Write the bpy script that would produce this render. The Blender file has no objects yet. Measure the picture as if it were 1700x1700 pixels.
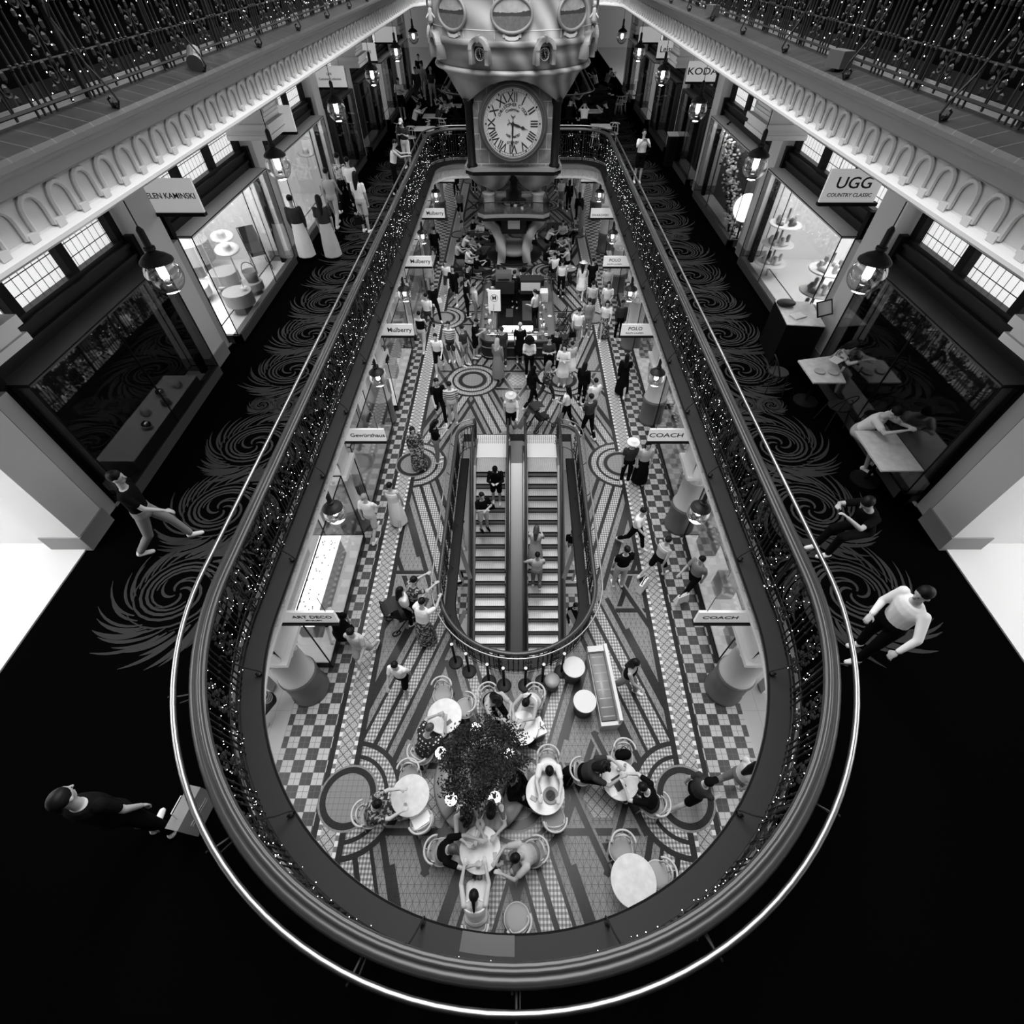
import bpy, bmesh, math, random
from mathutils import Vector, Matrix, Euler
random.seed(7)
PI = math.pi
S = bpy.context.scene
COL = S.collection
# ---------------------------------------------------------------- camera
FPX, PCX, PCY, PITCH = 805.0, 861.0, 850.0, math.atan(955/805)
CAM = Vector((0.04, 0.0, 11.2))
cd = bpy.data.cameras.new('camera'); co = bpy.data.objects.new('camera', cd); COL.objects.link(co)
cd.sensor_width = 36; cd.lens = 36*FPX/1700; cd.shift_x = -(PCX-850)/1700; cd.clip_start = 0.02; cd.clip_end = 200
co.location = CAM; co.rotation_euler = (PI/2-PITCH, 0, 0)
S.camera = co
# ---------------------------------------------------------------- light and exposure
w = bpy.data.worlds.new('world'); S.world = w; w.use_nodes = True
nt = w.node_tree; nt.nodes.clear()
wo = nt.nodes.new('ShaderNodeOutputWorld'); bg = nt.nodes.new('ShaderNodeBackground')
bg.inputs[0].default_value = (1, 1, 1, 1); bg.inputs[1].default_value = 0.6
nt.links.new(bg.outputs[0], wo.inputs[0])
S.view_settings.view_transform = 'Standard'; S.view_settings.look = 'None'
S.view_settings.gamma = 1; S.view_settings.exposure = 1.0; S.view_settings.use_curve_mapping = False
S.cycles.max_bounces = 6; S.cycles.diffuse_bounces = 3; S.cycles.glossy_bounces = 2
S.cycles.transparent_max_bounces = 12; S.cycles.transmission_bounces = 4
S.cycles.caustics_reflective = False; S.cycles.caustics_refractive = False
S.cycles.sample_clamp_indirect = 3.0
def area(name, loc, sx, sy, power, rot=(0, 0, 0)):
    l = bpy.data.lights.new(name, 'AREA'); l.shape = 'RECTANGLE'; l.size = sx; l.size_y = sy; l.energy = power
    o = bpy.data.objects.new(name, l); o.location = loc; o.rotation_euler = rot; COL.objects.link(o); return o
# the glazed roof of the arcade runs above the well: soft daylight
area('skylight', (0, 16, 19.5), 6.5, 30, 3000)
# ---------------------------------------------------------------- materials
M = {}
def newmat(name):
    m = bpy.data.materials.new(name); m.use_nodes = True; n = m.node_tree
    return m, n, n.nodes['Principled BSDF']
def mat(name, c, rough=0.6, metal=0.0, emit=0.0, spec=0.5, bump=0.0, bscale=30, var=0.0, vscale=4):
    if name in M: return M[name]
    m, n, b = newmat(name)
    b.inputs['Base Color'].default_value = (c, c, c, 1); b.inputs['Roughness'].default_value = rough
    b.inputs['Metallic'].default_value = metal; b.inputs['Specular IOR Level'].default_value = spec
    if emit:
        b.inputs['Emission Color'].default_value = (1, 1, 1, 1); b.inputs['Emission Strength'].default_value = emit
    tc = n.nodes.new('ShaderNodeTexCoord')
    if var:
        nz = n.nodes.new('ShaderNodeTexNoise'); nz.inputs['Scale'].default_value = vscale; nz.inputs['Detail'].default_value = 4
        n.links.new(tc.outputs['Object'], nz.inputs['Vector'])
        cr = n.nodes.new('ShaderNodeValToRGB'); a, d = max(0, c*(1-var)), min(1, c*(1+var))
        cr.color_ramp.elements[0].position = .35; cr.color_ramp.elements[1].position = .65
        cr.color_ramp.elements[0].color = (a, a, a, 1); cr.color_ramp.elements[1].color = (d, d, d, 1)
        n.links.new(nz.outputs[0], cr.inputs[0]); n.links.new(cr.outputs[0], b.inputs['Base Color'])
    if bump:
        nz = n.nodes.new('ShaderNodeTexNoise'); nz.inputs['Scale'].default_value = bscale
        n.links.new(tc.outputs['Object'], nz.inputs['Vector'])
        bp = n.nodes.new('ShaderNodeBump'); bp.inputs['Strength'].default_value = bump; bp.inputs['Distance'].default_value = .01
        n.links.new(nz.outputs[0], bp.inputs['Height']); n.links.new(bp.outputs[0], b.inputs['Normal'])
    M[name] = m; return m
class NG:
    """tiny helper to write maths node graphs"""
    def __init__(s, name, rough=.5, spec=.5):
        s.m, s.n, s.b = newmat(name); s.b.inputs['Roughness'].default_value = rough; s.b.inputs['Specular IOR Level'].default_value = spec
        M[name] = s.m; s.tc = s.n.nodes.new('ShaderNodeTexCoord')
        s.sep = s.n.nodes.new('ShaderNodeSeparateXYZ'); s.n.links.new(s.tc.outputs['Object'], s.sep.inputs[0])
        s.x, s.y, s.z = s.sep.outputs
    def op(s, o, a, b=0.0, c=0.0):
        k = s.n.nodes.new('ShaderNodeMath'); k.operation = o
        for i, q in enumerate((a, b, c)):
            if isinstance(q, (int, float)): k.inputs[i].default_value = q
            else: s.n.links.new(q, k.inputs[i])
        return k.outputs[0]
    def line(s, v, period, width):            # 1 on a line every period
        f = s.op('FLOORED_MODULO', v, period); return s.op('LESS_THAN', f, width)
    def mx(s, *a):
        r = a[0]
        for q in a[1:]: r = s.op('MAXIMUM', r, q)
        return r
    def mix(s, f, a, b):                      # a where f=0, b where f=1 (scalars or sockets)
        return s.op('MULTIPLY_ADD', f, s.op('SUBTRACT', b, a), a)
    def noise(s, scale, detail=2):
        k = s.n.nodes.new('ShaderNodeTexNoise'); k.inputs['Scale'].default_value = scale; k.inputs['Detail'].default_value = detail
        s.n.links.new(s.tc.outputs['Object'], k.inputs['Vector']); return k.outputs[0]
    def out(s, v, what='Base Color'):
        s.n.links.new(v, s.b.inputs[what]); return s.m
def tile_mat(name, col, line, p, wd, diag=True, rough=.35, var=.12):
    g = NG(name, rough, .25)
    l = g.mx(g.line(g.y, p, wd), g.line(g.x, p, wd))
    if diag: l = g.mx(l, g.line(g.op('ADD', g.x, g.op('MULTIPLY', g.y, .5)), p, wd*1.1), g.line(g.op('SUBTRACT', g.x, g.op('MULTIPLY', g.y, .5)), p, wd*1.1))
    nz = g.op('MULTIPLY_ADD', g.noise(1.6, 3), var*2*col, col*(1-var))
    return g.out(g.mix(l, nz, line))
tile_mat('floor_tile', .205, .075, .125, .008)
tile_mat('floor_disc', .20, .12, .105, .009, diag=False)
tile_mat('floor_dark', .017, .008, .11, .006, diag=False, rough=.3)
tile_mat('floor_plain_light', .42, .3, .9, .01, diag=False, rough=.5)
# white dotted mosaic strip
g = NG('mosaic', .35)
cx = g.op('FLOORED_MODULO', g.op('FLOOR', g.op('DIVIDE', g.x, .033)), 2); cy = g.op('FLOORED_MODULO', g.op('FLOOR', g.op('DIVIDE', g.y, .04)), 2)
g.out(g.mix(g.op('MULTIPLY', cx, cy), g.mix(g.mx(cx, cy), .09, .22), .5))
g = NG('mosaic_net', .35)                      # diamond lattice along the border
a = g.op('ADD', g.x, g.op('MULTIPLY', g.y, 1)); b_ = g.op('SUBTRACT', g.x, g.op('MULTIPLY', g.y, 1))
l = g.mx(g.line(a, .2, .022), g.line(b_, .2, .022)); l2 = g.mx(g.line(g.x, .05, .006), g.line(g.y, .05, .006))
g.out(g.mix(l, g.mix(l2, .36, .17), .05))
g = NG('mosaic_dash', .35)
g.out(g.mix(g.line(g.y, .18, .09), .12, .6))
g = NG('floor_check', .35)
P = .235
cx = g.op('FLOORED_MODULO', g.op('ADD', g.op('FLOOR', g.op('DIVIDE', g.x, P)), g.op('FLOOR', g.op('DIVIDE', g.y, P))), 2)
l = g.mx(g.line(g.x, P/2, .008), g.line(g.y, P/2, .008))
nz = g.noise(.7, 2)
g.out(g.mix(l, g.mix(cx, .032, g.op('MULTIPLY_ADD', nz, .3, .25)), .09))
g = NG('ledge_tile', .4, .12); g.out(g.mix(g.line(g.y, .26, .012), g.op('MULTIPLY_ADD', g.noise(2.2, 3), .03, .003), .05))
g = NG('grid_plate', .4)
g.out(g.mix(g.mx(g.line(g.x, .07, .014), g.line(g.y, .07, .014)), .62, .12))
g = NG('stone_block', .5)
zz = g.op('FLOOR', g.op('DIVIDE', g.z, .36)); xo = g.op('ADD', g.x, g.op('MULTIPLY', g.op('FLOORED_MODULO', zz, 2), .24))
l = g.mx(g.line(g.z, .36, .02), g.line(xo, .48, .02), 0)
g.out(g.mix(l, g.op('MULTIPLY_ADD', g.noise(5, 5), .3, .05), .5))
g = NG('veined_timber', .45)
wv = g.n.nodes.new('ShaderNodeTexWave'); wv.inputs['Scale'].default_value = .9; wv.inputs['Distortion'].default_value = 2.2; wv.inputs['Detail'].default_value = 3
wv.bands_direction = 'DIAGONAL'; g.n.links.new(g.tc.outputs['Object'], wv.inputs['Vector'])
g.out(g.op('MULTIPLY_ADD', wv.outputs['Fac'], .22, .13))
g = NG('marble_top', .25)
g.out(g.op('MULTIPLY_ADD', g.op('POWER', g.noise(9, 5), 2), .3, .5))
g = NG('step_grooves', .35, .6)
gr = g.line(g.x, .028, .009); g.out(g.mix(gr, g.op('MULTIPLY_ADD', g.noise(3, 3), .25, .34), .12)); g.b.inputs['Metallic'].default_value = .35
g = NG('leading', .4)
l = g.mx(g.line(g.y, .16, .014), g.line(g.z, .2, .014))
g.out(g.mix(l, g.op('MULTIPLY_ADD', g.noise(3, 2), .25, .55), .01)); g.n.links.new(g.mix(l, .35, 0.0), g.b.inputs['Emission Strength']); g.b.inputs['Emission Color'].default_value = (1, 1, 1, 1)  # panes glow: light from behind is put into the emission
def pat(name, base, spot, kind, sc):
    if name in M: return M[name]
    g = NG(name, .8, .2)
    if kind == 'stripe': f = g.line(g.z, sc, sc*.45)
    elif kind == 'dot':
        v = g.n.nodes.new('ShaderNodeTexVoronoi'); v.inputs['Scale'].default_value = sc; v.inputs['Randomness'].default_value = .3
        g.n.links.new(g.tc.outputs['Object'], v.inputs['Vector']); f = g.op('LESS_THAN', v.outputs['Distance'], .28)
    else: f = g.op('GREATER_THAN', g.noise(sc, 3), .53)
    return g.out(g.mix(f, base, spot))
def glass(name, tint=.92, refl=.12, rough=.02):
    m = bpy.data.materials.new(name); m.use_nodes = True; n = m.node_tree; n.nodes.clear()
    o = n.nodes.new('ShaderNodeOutputMaterial'); t = n.nodes.new('ShaderNodeBsdfTransparent'); gl = n.nodes.new('ShaderNodeBsdfGlossy')
    mx = n.nodes.new('ShaderNodeMixShader'); fr = n.nodes.new('ShaderNodeLayerWeight'); fr.inputs[0].default_value = .25
    t.inputs[0].default_value = (tint, tint, tint, 1); gl.inputs['Roughness'].default_value = rough; gl.inputs[0].default_value = (.9, .9, .9, 1)
    ml = n.nodes.new('ShaderNodeMath'); ml.operation = 'MULTIPLY_ADD'; ml.inputs[1].default_value = .5; ml.inputs[2].default_value = refl
    n.links.new(fr.outputs['Fresnel'], ml.inputs[0]); n.links.new(ml.outputs[0], mx.inputs[0])
    n.links.new(t.outputs[0], mx.inputs[1]); n.links.new(gl.outputs[0], mx.inputs[2]); n.links.new(mx.outputs[0], o.inputs[0])
    M[name] = m; return m
glass('glass', .93, .03); glass('globe_glass', .88, .1, .05); glass('dark_glass', .5, .06)
for a in [('white', .6, .5), ('offwhite', .62, .55), ('lightgrey', .42, .55), ('midgrey', .22, .55), ('darkgrey', .06, .5),
          
          ('column_base', .085, .4), ('column', .42, .5),
          ('plaster', .68, .55), ('plaster_shaded', .38, .55), ('soffit', .30, .7), ('wall_white', .70, .7), ('seat_leather', .27, .38),
          ('cane', .48, .5), ('upholstery', .30, .6), ('skin', .38, .55), ('skin_dark', .16, .5), ('skin_light', .5, .55),  ('hair_brown', .045, .5), ('hair_grey', .28, .6),
          ('hair_blond', .36, .5), ('lip', .16, .5), ('ink', .01, .6), ('bark', .04, .8), ('rubber', .008, .5), ('shop_floor', .55, .5),
          ('paper', .8, .6), ('screen', .06, .15)]:
    mat(*a)
for a in [('ledge', .006, .42, .12), ('carpet', .0012, 1.0, .0), ('carpet_scroll', .030, 1.0, .0), ('iron', .012, .5, .2), ('timber_rail', .030, .3, .4), ('dark_timber', .014, .4, .25),
          ('hair_black', .004, .5, .15), ('leaf', .010, .6, .1), ('leaf2', .028, .6, .1), ('charcoal', .014, .5, .25), ('black', .004, .5, .15)]: mat(a[0], a[1], a[2], spec=a[3])
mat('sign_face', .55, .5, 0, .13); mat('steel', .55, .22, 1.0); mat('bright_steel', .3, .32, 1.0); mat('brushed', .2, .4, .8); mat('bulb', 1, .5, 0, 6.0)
mat('fairy', 1, .5, 0, 8.0); M['fairy'].cycles.emission_sampling = 'NONE'
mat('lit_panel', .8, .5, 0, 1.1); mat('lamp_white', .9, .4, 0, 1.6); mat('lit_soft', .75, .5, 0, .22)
SH = {'w': ('white', .72), 'l': ('pale grey', .42), 'g': ('grey', .2), 'd': ('dark grey', .035), 'k': ('black', .004)}
for k, (nm, v) in SH.items(): mat('cloth_'+k, v, .85, spec=.05, bump=.25, bscale=18)
pat('cloth_f', .5, .12, 'floral', 14); pat('cloth_F', .03, .3, 'floral', 16); pat('cloth_s', .62, .12, 'stripe', .09); pat('cloth_p', .02, .65, 'dot', 14)
SH.update({'f': ('pale patterned', 0), 'F': ('dark patterned', 0), 's': ('striped', 0), 'p': ('black polka dot', 0)})
# ---------------------------------------------------------------- mesh builder
class MB:
    def __init__(s): s.v = []; s.f = []; s.m = []
    def add(s, vs, fs, mi=0):
        o = len(s.v); s.v += [tuple(q) for q in vs]; s.f += [tuple(i+o for i in f) for f in fs]; s.m += [mi]*len(fs); return s
    def box(s, x0, y0, z0, x1, y1, z1, mi=0):
        return s.add([(x0, y0, z0), (x1, y0, z0), (x1, y1, z0), (x0, y1, z0), (x0, y0, z1), (x1, y0, z1), (x1, y1, z1), (x0, y1, z1)],
                     [(3, 2, 1, 0), (4, 5, 6, 7), (0, 1, 5, 4), (1, 2, 6, 5), (2, 3, 7, 6), (3, 0, 4, 7)], mi)
    def obox(s, c, d, rz=0, mi=0, rx=0):
        R = Matrix.Rotation(rz, 3, 'Z') @ Matrix.Rotation(rx, 3, 'X'); c = Vector(c); o = len(s.v)
        hx, hy, hz = d[0]/2, d[1]/2, d[2]/2
        vs = [c + R @ Vector((a, b, e)) for e in (-hz, hz) for a, b in ((-hx, -hy), (hx, -hy), (hx, hy), (-hx, hy))]
        return s.add(vs, [(3, 2, 1, 0), (4, 5, 6, 7), (0, 1, 5, 4), (1, 2, 6, 5), (2, 3, 7, 6), (3, 0, 4, 7)], mi)
    def prism(s, pts, z0, z1, mi=0):
        n = len(pts)
        return s.add([(p[0], p[1], z0) for p in pts]+[(p[0], p[1], z1) for p in pts],
                     [tuple(range(n-1, -1, -1)), tuple(range(n, 2*n))]+[(i, (i+1) % n, n+(i+1) % n, n+i) for i in range(n)], mi)
    def poly(s, pts, z, mi=0): return s.add([(p[0], p[1], z) for p in pts], [tuple(range(len(pts)))], mi)
    def lathe(s, cx, cy, prof, n=24, mi=0, cap=True, a0=0, sx=1, sy=1):
        vs = []; fs = []; k = len(prof)
        for r, z in prof: vs += [(cx+sx*r*math.cos(a0+2*PI*i/n), cy+sy*r*math.sin(a0+2*PI*i/n), z) for i in range(n)]
        for j in range(k-1): fs += [(j*n+i, j*n+(i+1) % n, (j+1)*n+(i+1) % n, (j+1)*n+i) for i in range(n)]
        if cap: fs += [tuple(range(n-1, -1, -1)), tuple(range((k-1)*n, k*n))]
        return s.add(vs, fs, mi)
    def tube(s, pts, r, n=6, mi=0, closed=False, cap=True):
        P = [Vector(p) for p in pts]; k = len(P); vs = []; fs = []; up = None
        rr = r if isinstance(r, (list, tuple)) else [r]*k
        for i in range(k):
            a = P[(i-1) % k] if (i or closed) else P[0]; b = P[(i+1) % k] if (i < k-1 or closed) else P[-1]
            t = (b-a); t = t.normalized() if t.length > 1e-9 else Vector((0, 0, 1))
            if up is None: up = t.orthogonal().normalized()
            u = up-t*up.dot(t); u = u.normalized() if u.length > 1e-6 else t.orthogonal().normalized(); up = u; q = t.cross(u)
            vs += [P[i]+(u*math.cos(2*PI*j/n)+q*math.sin(2*PI*j/n))*rr[i] for j in range(n)]
        e = k if closed else k-1
        for i in range(e):
            i2 = (i+1) % k; fs += [(i*n+j, i*n+(j+1) % n, i2*n+(j+1) % n, i2*n+j) for j in range(n)]
        if cap and not closed: fs += [tuple(range(n-1, -1, -1)), tuple(range((k-1)*n, k*n))]
        return s.add(vs, fs, mi)
    def caps(s, p0, p1, r0, r1, n=10):          # capsule with round ends
        p0, p1 = Vector(p0), Vector(p1); d = (p1-p0); L = d.length or 1e-4; d = d/L; pts = []; rs = []
        for a in (-1, -.7, -.35): pts.append(p0+d*(a*r0)); rs.append(max(r0*math.sqrt(1-a*a), r0*.12))
        pts.append(p0); rs.append(r0); pts.append(p1); rs.append(r1)
        for a in (.35, .7, 1): pts.append(p1+d*(a*r1)); rs.append(max(r1*math.sqrt(1-a*a), r1*.12))
        return s.tube(pts, rs, n)
    def ell(s, c, r, n=14, R=None, mi=0):
        c = Vector(c); vs = []; fs = []; k = n//2+1
        for i in range(k):
            a = PI*i/(k-1); rr = max(math.sin(a), .02)
            for j in range(n):
                v = Vector((r[0]*rr*math.cos(2*PI*j/n), r[1]*rr*math.sin(2*PI*j/n), r[2]*math.cos(a)))
                vs.append(c+(R @ v if R else v))
        for i in range(k-1): fs += [((i+1)*n+j, (i+1)*n+(j+1) % n, i*n+(j+1) % n, i*n+j) for j in range(n)]
        fs += [tuple(range(n)), tuple(range(k*n-1, (k-1)*n-1, -1))]
        return s.add(vs, fs, mi)
    def mesh(s, name, mats, smooth=False):
        me = bpy.data.meshes.new(name); me.from_pydata(s.v, [], s.f)
        for m in mats: me.materials.append(M[m] if isinstance(m, str) else m)
        if len(mats) > 1: me.polygons.foreach_set('material_index', s.m)
        if smooth: me.polygons.foreach_set('use_smooth', [True]*len(s.f))
        me.update(); return me
    def build(s, name, mats, parent=None, smooth=False, loc=None, kind=None):
        if isinstance(mats, str): mats = [mats]
        o = bpy.data.objects.new(name, s.mesh(name, mats, smooth)); COL.objects.link(o)
        if parent: o.parent = parent
        if loc: o.location = loc
        if kind: o['kind'] = kind
        return o
def obj(name, me, parent=None, loc=None, rot=None, sc=None):
    o = bpy.data.objects.new(name, me); COL.objects.link(o)
    if parent: o.parent = parent
    if loc is not None: o.location = loc
    if rot is not None: o.rotation_euler = rot
    if sc is not None: o.scale = sc
    return o
def short(label):
    for w_ in ('the', 'a', 'an', 'The', 'of', 'with', 'and', 'in', 'by'):
        ws = label.split()
        while len(ws) > 16 and w_ in ws[3:]: i = len(ws)-1-ws[::-1].index(w_); ws.pop(i)
        label = ' '.join(ws)
    return ' '.join(label.split()[:16]).rstrip(',')
def tag(o, label, cat, group=None, kind=None):
    o['label'] = short(label); o['category'] = cat
    if group: o['group'] = group
    if kind: o['kind'] = kind
    return o
def thing(name, label, cat, loc=(0, 0, 0), rz=0, group=None):
    o = bpy.data.objects.new(name, None); COL.objects.link(o); o.empty_display_size = .2
    o.location = loc; o.rotation_euler = (0, 0, rz); return tag(o, label, cat, group)
def dup(root, loc, rz=0, label=None, group=None, sc=None):
    def rec(o, par):
        c = o.copy(); COL.objects.link(c)
        if par: c.parent = par
        for ch in o.children: rec(ch, c)
        return c
    r = rec(root, None); r.location = loc; r.rotation_euler = (0, 0, rz)
    if label: r['label'] = short(label)
    if group: r['group'] = group
    if sc: r.scale = (sc, sc, sc)
    return r
def struct(o): o['kind'] = 'structure'; return o
def text_mesh(body, size, depth=.003):
    c = bpy.data.curves.new('lettering', 'FONT'); c.body = body; c.size = size; c.extrude = depth; c.offset = size*.01; c.align_x = 'CENTER'; c.align_y = 'CENTER'; c.resolution_u = 3
    o = bpy.data.objects.new('lettering', c); COL.objects.link(o)
    dg = bpy.context.evaluated_depsgraph_get(); me = bpy.data.meshes.new_from_object(o.evaluated_get(dg))
    bpy.data.objects.remove(o); return me
def lettering(body, size, parent, loc, rot, m='ink', sx=1.0, name='lettering'):
    me = text_mesh(body, size); me.materials.clear(); me.materials.append(M[m]); o = obj(name, me, parent, loc, rot, (sx, 1, 1)); return o
def at(u, v, z):                              # point at height z on the view ray of photo pixel (u, v)
    x = (u-PCX)/FPX; y = -(v-PCY)/FPX; s_, c_ = math.sin(PITCH), math.cos(PITCH)
    t = (z-CAM.z)/(-s_+y*c_); return Vector((CAM.x+x*t, (c_+y*s_)*t, z))
# ---------------------------------------------------------------- path of the oval well
YC, YE = 3.5, 22.45
def well_path(r0, seg=64, straight=40, yc=YC, ye=YE, rcd=2.54):
    rc = r0-rcd; out = []
    for i in range(seg+1):
        a = -PI/2+PI/2*i/(seg/2) if i <= seg//2 else None
        if a is None: break
        out.append((r0*math.cos(a), yc+r0*math.sin(a), math.cos(a), math.sin(a)))
    yt = ye+r0-rc
    for i in range(1, straight): out.append((r0, yc+(yt-yc)*i/straight, 1, 0))
    for i in range(9):
        a = PI/2*i/8; out.append((r0-rc+rc*math.cos(a), yt+rc*math.sin(a), math.cos(a), math.sin(a)))
    for i in range(1, 6): out.append(((r0-rc)*(1-i/6), yt+rc, 0, 1))
    right = out; left = [(-x, y, -nx, ny) for x, y, nx, ny in reversed(right) if abs(x) > 1e-6]
    return right+[(0, yt+rc, 0, 1)]+left
WP = well_path(3.6); WP_UP = well_path(3.6, yc=2.3)
def off(p, r, base=3.6): return (p[0]+(r-base)*p[2], p[1]+(r-base)*p[3])
def sweep(mb, prof, mi=0, path=None, base=3.6, closed=True, loopprof=True):
    path = path or WP; n = len(path); k = len(prof); vs = []
    for p in path:
        for r, z in prof: x, y = off(p, r, base); vs.append((x, y, z))
    fs = []; e = n if closed else n-1; kk = k if loopprof else k-1
    for i in range(e):
        i2 = (i+1) % n
        for j in range(kk): fs.append((i*k+j, i2*k+j, i2*k+(j+1) % k, i*k+(j+1) % k))
    mb.add(vs, fs, mi); return mb
def stations(step, base=3.6, path=None, start=0):
    """points along the well at equal arc steps: x, y, nx, ny"""
    path = path or WP; out = []; acc = start; n = len(path)
    for i in range(n):
        a, b = path[i], path[(i+1) % n]; L = math.hypot(b[0]-a[0], b[1]-a[1])
        while acc < L:
            t = acc/L; nx, ny = a[2]*(1-t)+b[2]*t, a[3]*(1-t)+b[3]*t; q = math.hypot(nx, ny)
            out.append((a[0]*(1-t)+b[0]*t, a[1]*(1-t)+b[1]*t, nx/q, ny/q)); acc += step
        acc -= L
    return out
# ================================================================ GROUND FLOOR
WR, WC, WT = 1.87, 6.42, 12.3                    # escalator well: half width, centre of its round end, landing line
def well_hole_floor(mb, z0, z1, r, mi=0):
    seg = 24; X = 12.5
    mb.box(-X, -7, z0, -r, 60, z1, mi); mb.box(r, -7, z0, X, 60, z1, mi)
    mb.box(-r, 13.0, z0, r, 60, z1, mi)
    arc = [(r*math.cos(a), WC+r*math.sin(a)) for a in [PI+PI*i/seg for i in range(seg+1)]]
    for a, b in zip(arc, arc[1:]): mb.prism([(a[0], -7), (b[0], -7), b, a], z0, z1, mi)
mb = MB(); well_hole_floor(mb, -.35, 0, WR)
CNT = [0]
def strip(p, q, a, b, z, mi):
    z += (CNT[0] % 40)*.00003
    d = Vector((q[0]-p[0], q[1]-p[1])).normalized(); nx, ny = -d.y, d.x
    mb.poly([(p[0]+nx*b, p[1]+ny*b), (p[0]+nx*a, p[1]+ny*a), (q[0]+nx*a, q[1]+ny*a), (q[0]+nx*b, q[1]+ny*b)], z, mi)
FM = ['floor_tile', 'floor_dark', 'mosaic', 'floor_disc', 'mosaic_net', 'mosaic_dash', 'floor_check', 'floor_plain_light', 'grid_plate', 'plaster']
def inwell(x, y): return abs(x) < 2.05 and 4.4 < y < 13.3
def cutstrip(p, q, a, b, z, mi):                # drawn in short pieces, left out over the well and outside the border
    n = 24; CNT[0] += 1
    for i in range(n):
        p1 = (p[0]+(q[0]-p[0])*i/n, p[1]+(q[1]-p[1])*i/n); q1 = (p[0]+(q[0]-p[0])*(i+1)/n, p[1]+(q[1]-p[1])*(i+1)/n)
        mx_, my = (p1[0]+q1[0])/2, (p1[1]+q1[1])/2
        if abs(mx_) > 3.7 or (abs(mx_) < 1.75 and 4.9 < my < 13.1) or (math.hypot(mx_, my-WC) < 1.85): continue
        strip(p1, q1, a, b, z, mi)
rows = [(1.9, (-3.4, 0, 3.4)), (6.7, (-1.7, 1.7)), (11.5, (-3.4, 0, 3.4)), (16.2, (-1.76, 1.76)), (21.0, (-3.4, 0, 3.4)), (25.8, (-1.7, 1.7)), (30.6, (-3.4, 0, 3.4)), (35.4, (-1.7, 1.7)), (40.2, (-3.4, 0, 3.4)), (-2.9, (-1.7, 1.7))]
rows.sort(); stars = []
for (y0, xs0), (y1, xs1) in zip(rows, rows[1:]):
    for xa in xs0:
        for xb in xs1:
            if abs(xa-xb) < 2.2:
                P0, P1 = (xa, y0), (xb, y1)
                cutstrip(P0, P1, -.34, .34, .002, 1); cutstrip(P0, P1, -.27, -.05, .004, 2); cutstrip(P0, P1, .05, .27, .004, 2)
                for s_ in (-1, 1): cutstrip(P0, P1, s_*.48, s_*.60, .002, 1)
for y0, xs0 in rows:
    if len(xs0) == 3: stars += [(-1.7, y0), (1.7, y0)]
    else: stars += [(0, y0), (-3.4, y0), (3.4, y0)]
for sx, sy in stars:
    if inwell(sx, sy): continue
    for k, wd in ((.60, .10), (.44, .06)):       # nested chevrons
        for a, b in (((0, 4.8), (1.7, 0)), ((1.7, 0), (0, -4.8)), ((0, -4.8), (-1.7, 0)), ((-1.7, 0), (0, 4.8))):
            if k < .5 : continue
            A, B = Vector(a)*k, Vector(b)*k
            A2 = A+(B-A)*.0; B2 = A+(B-A)*.62 if a[0] == 0 else B
            if a[0] != 0: A2 = A+(B-A)*.38
            cutstrip((sx+A2.x, sy+A2.y), (sx+B2.x, sy+B2.y), -wd/2, wd/2, .003, 1)
    for up in (1, -1):                           # hexagram
        T = [(sx, sy+1.28*up), (sx-.86*up, sy-.62*up), (sx+.86*up, sy-.62*up)]
        for i in range(3):
            p, q = Vector(T[i]), Vector(T[(i+1) % 3])
            cutstrip(p, q, -.02, .10, .007, 1); cutstrip(p, q, .10, .15, .007, 3)
        c = Vector((sx, sy+.86*up)); t = [(c.x, c.y+.2*up), (c.x-.14*up, c.y-.1*up), (c.x+.14*up, c.y-.1*up)]
        if abs(sx) < 3.3: mb.poly(t, .006, 1)
    if abs(sx) < 3.3: mb.poly([(sx+.36*math.cos(PI/3*i), sy+.4*math.sin(PI/3*i)) for i in range(6)], .006, 4)
for s_ in (-1, 1):                               # long borders beside the shops
    def bs(a, b, mi, z=.010):
        x0, x1 = sorted((s_*a, s_*b)); mb.poly([(x0, -7), (x1, -7), (x1, 60), (x0, 60)], z, mi)
    bs(3.30, 3.42, 1); bs(3.42, 3.49, 5); bs(3.49, 3.79, 4); bs(3.79, 3.86, 5); bs(3.86, 3.97, 1); bs(3.97, 5.05, 6); bs(5.05, 12.4, 7)
def ring(x, y, r0, r1, z, mi, n=40):
    for i in range(n):
        a, b = 2*PI*i/n, 2*PI*(i+1)/n
        pm = (x+r1*math.cos((a+b)/2), y+r1*math.sin((a+b)/2))
        if (abs(pm[0]) < 1.8 and WC < pm[1] < 13.1) or math.hypot(pm[0], pm[1]-WC) < 1.86 or (r0 > .75 and abs(pm[0]) > 3.5): continue
        mb.poly([(x+r0*math.cos(a), y+r0*math.sin(a)), (x+r1*math.cos(a), y+r1*math.sin(a)), (x+r1*math.cos(b), y+r1*math.sin(b)), (x+r0*math.cos(b), y+r0*math.sin(b))], z, mi)
for y0, xs0 in rows:
    for x0 in xs0:
        if inwell(x0, y0) and abs(x0) < 2.2: continue
        R_ = .44 if abs(x0) > 3 else .40
        ring(x0, y0, 0, .6, .014, 3); ring(x0, y0, R_, .56, .016, 1)
        ring(x0, y0, .56, .72, .008, 2); ring(x0, y0, .72, .80, .008, 1); ring(x0, y0, .80, .97, .008, 2); ring(x0, y0, .97, 1.07, .008, 1)
fl = struct(mb.build('floor', FM))
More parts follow.
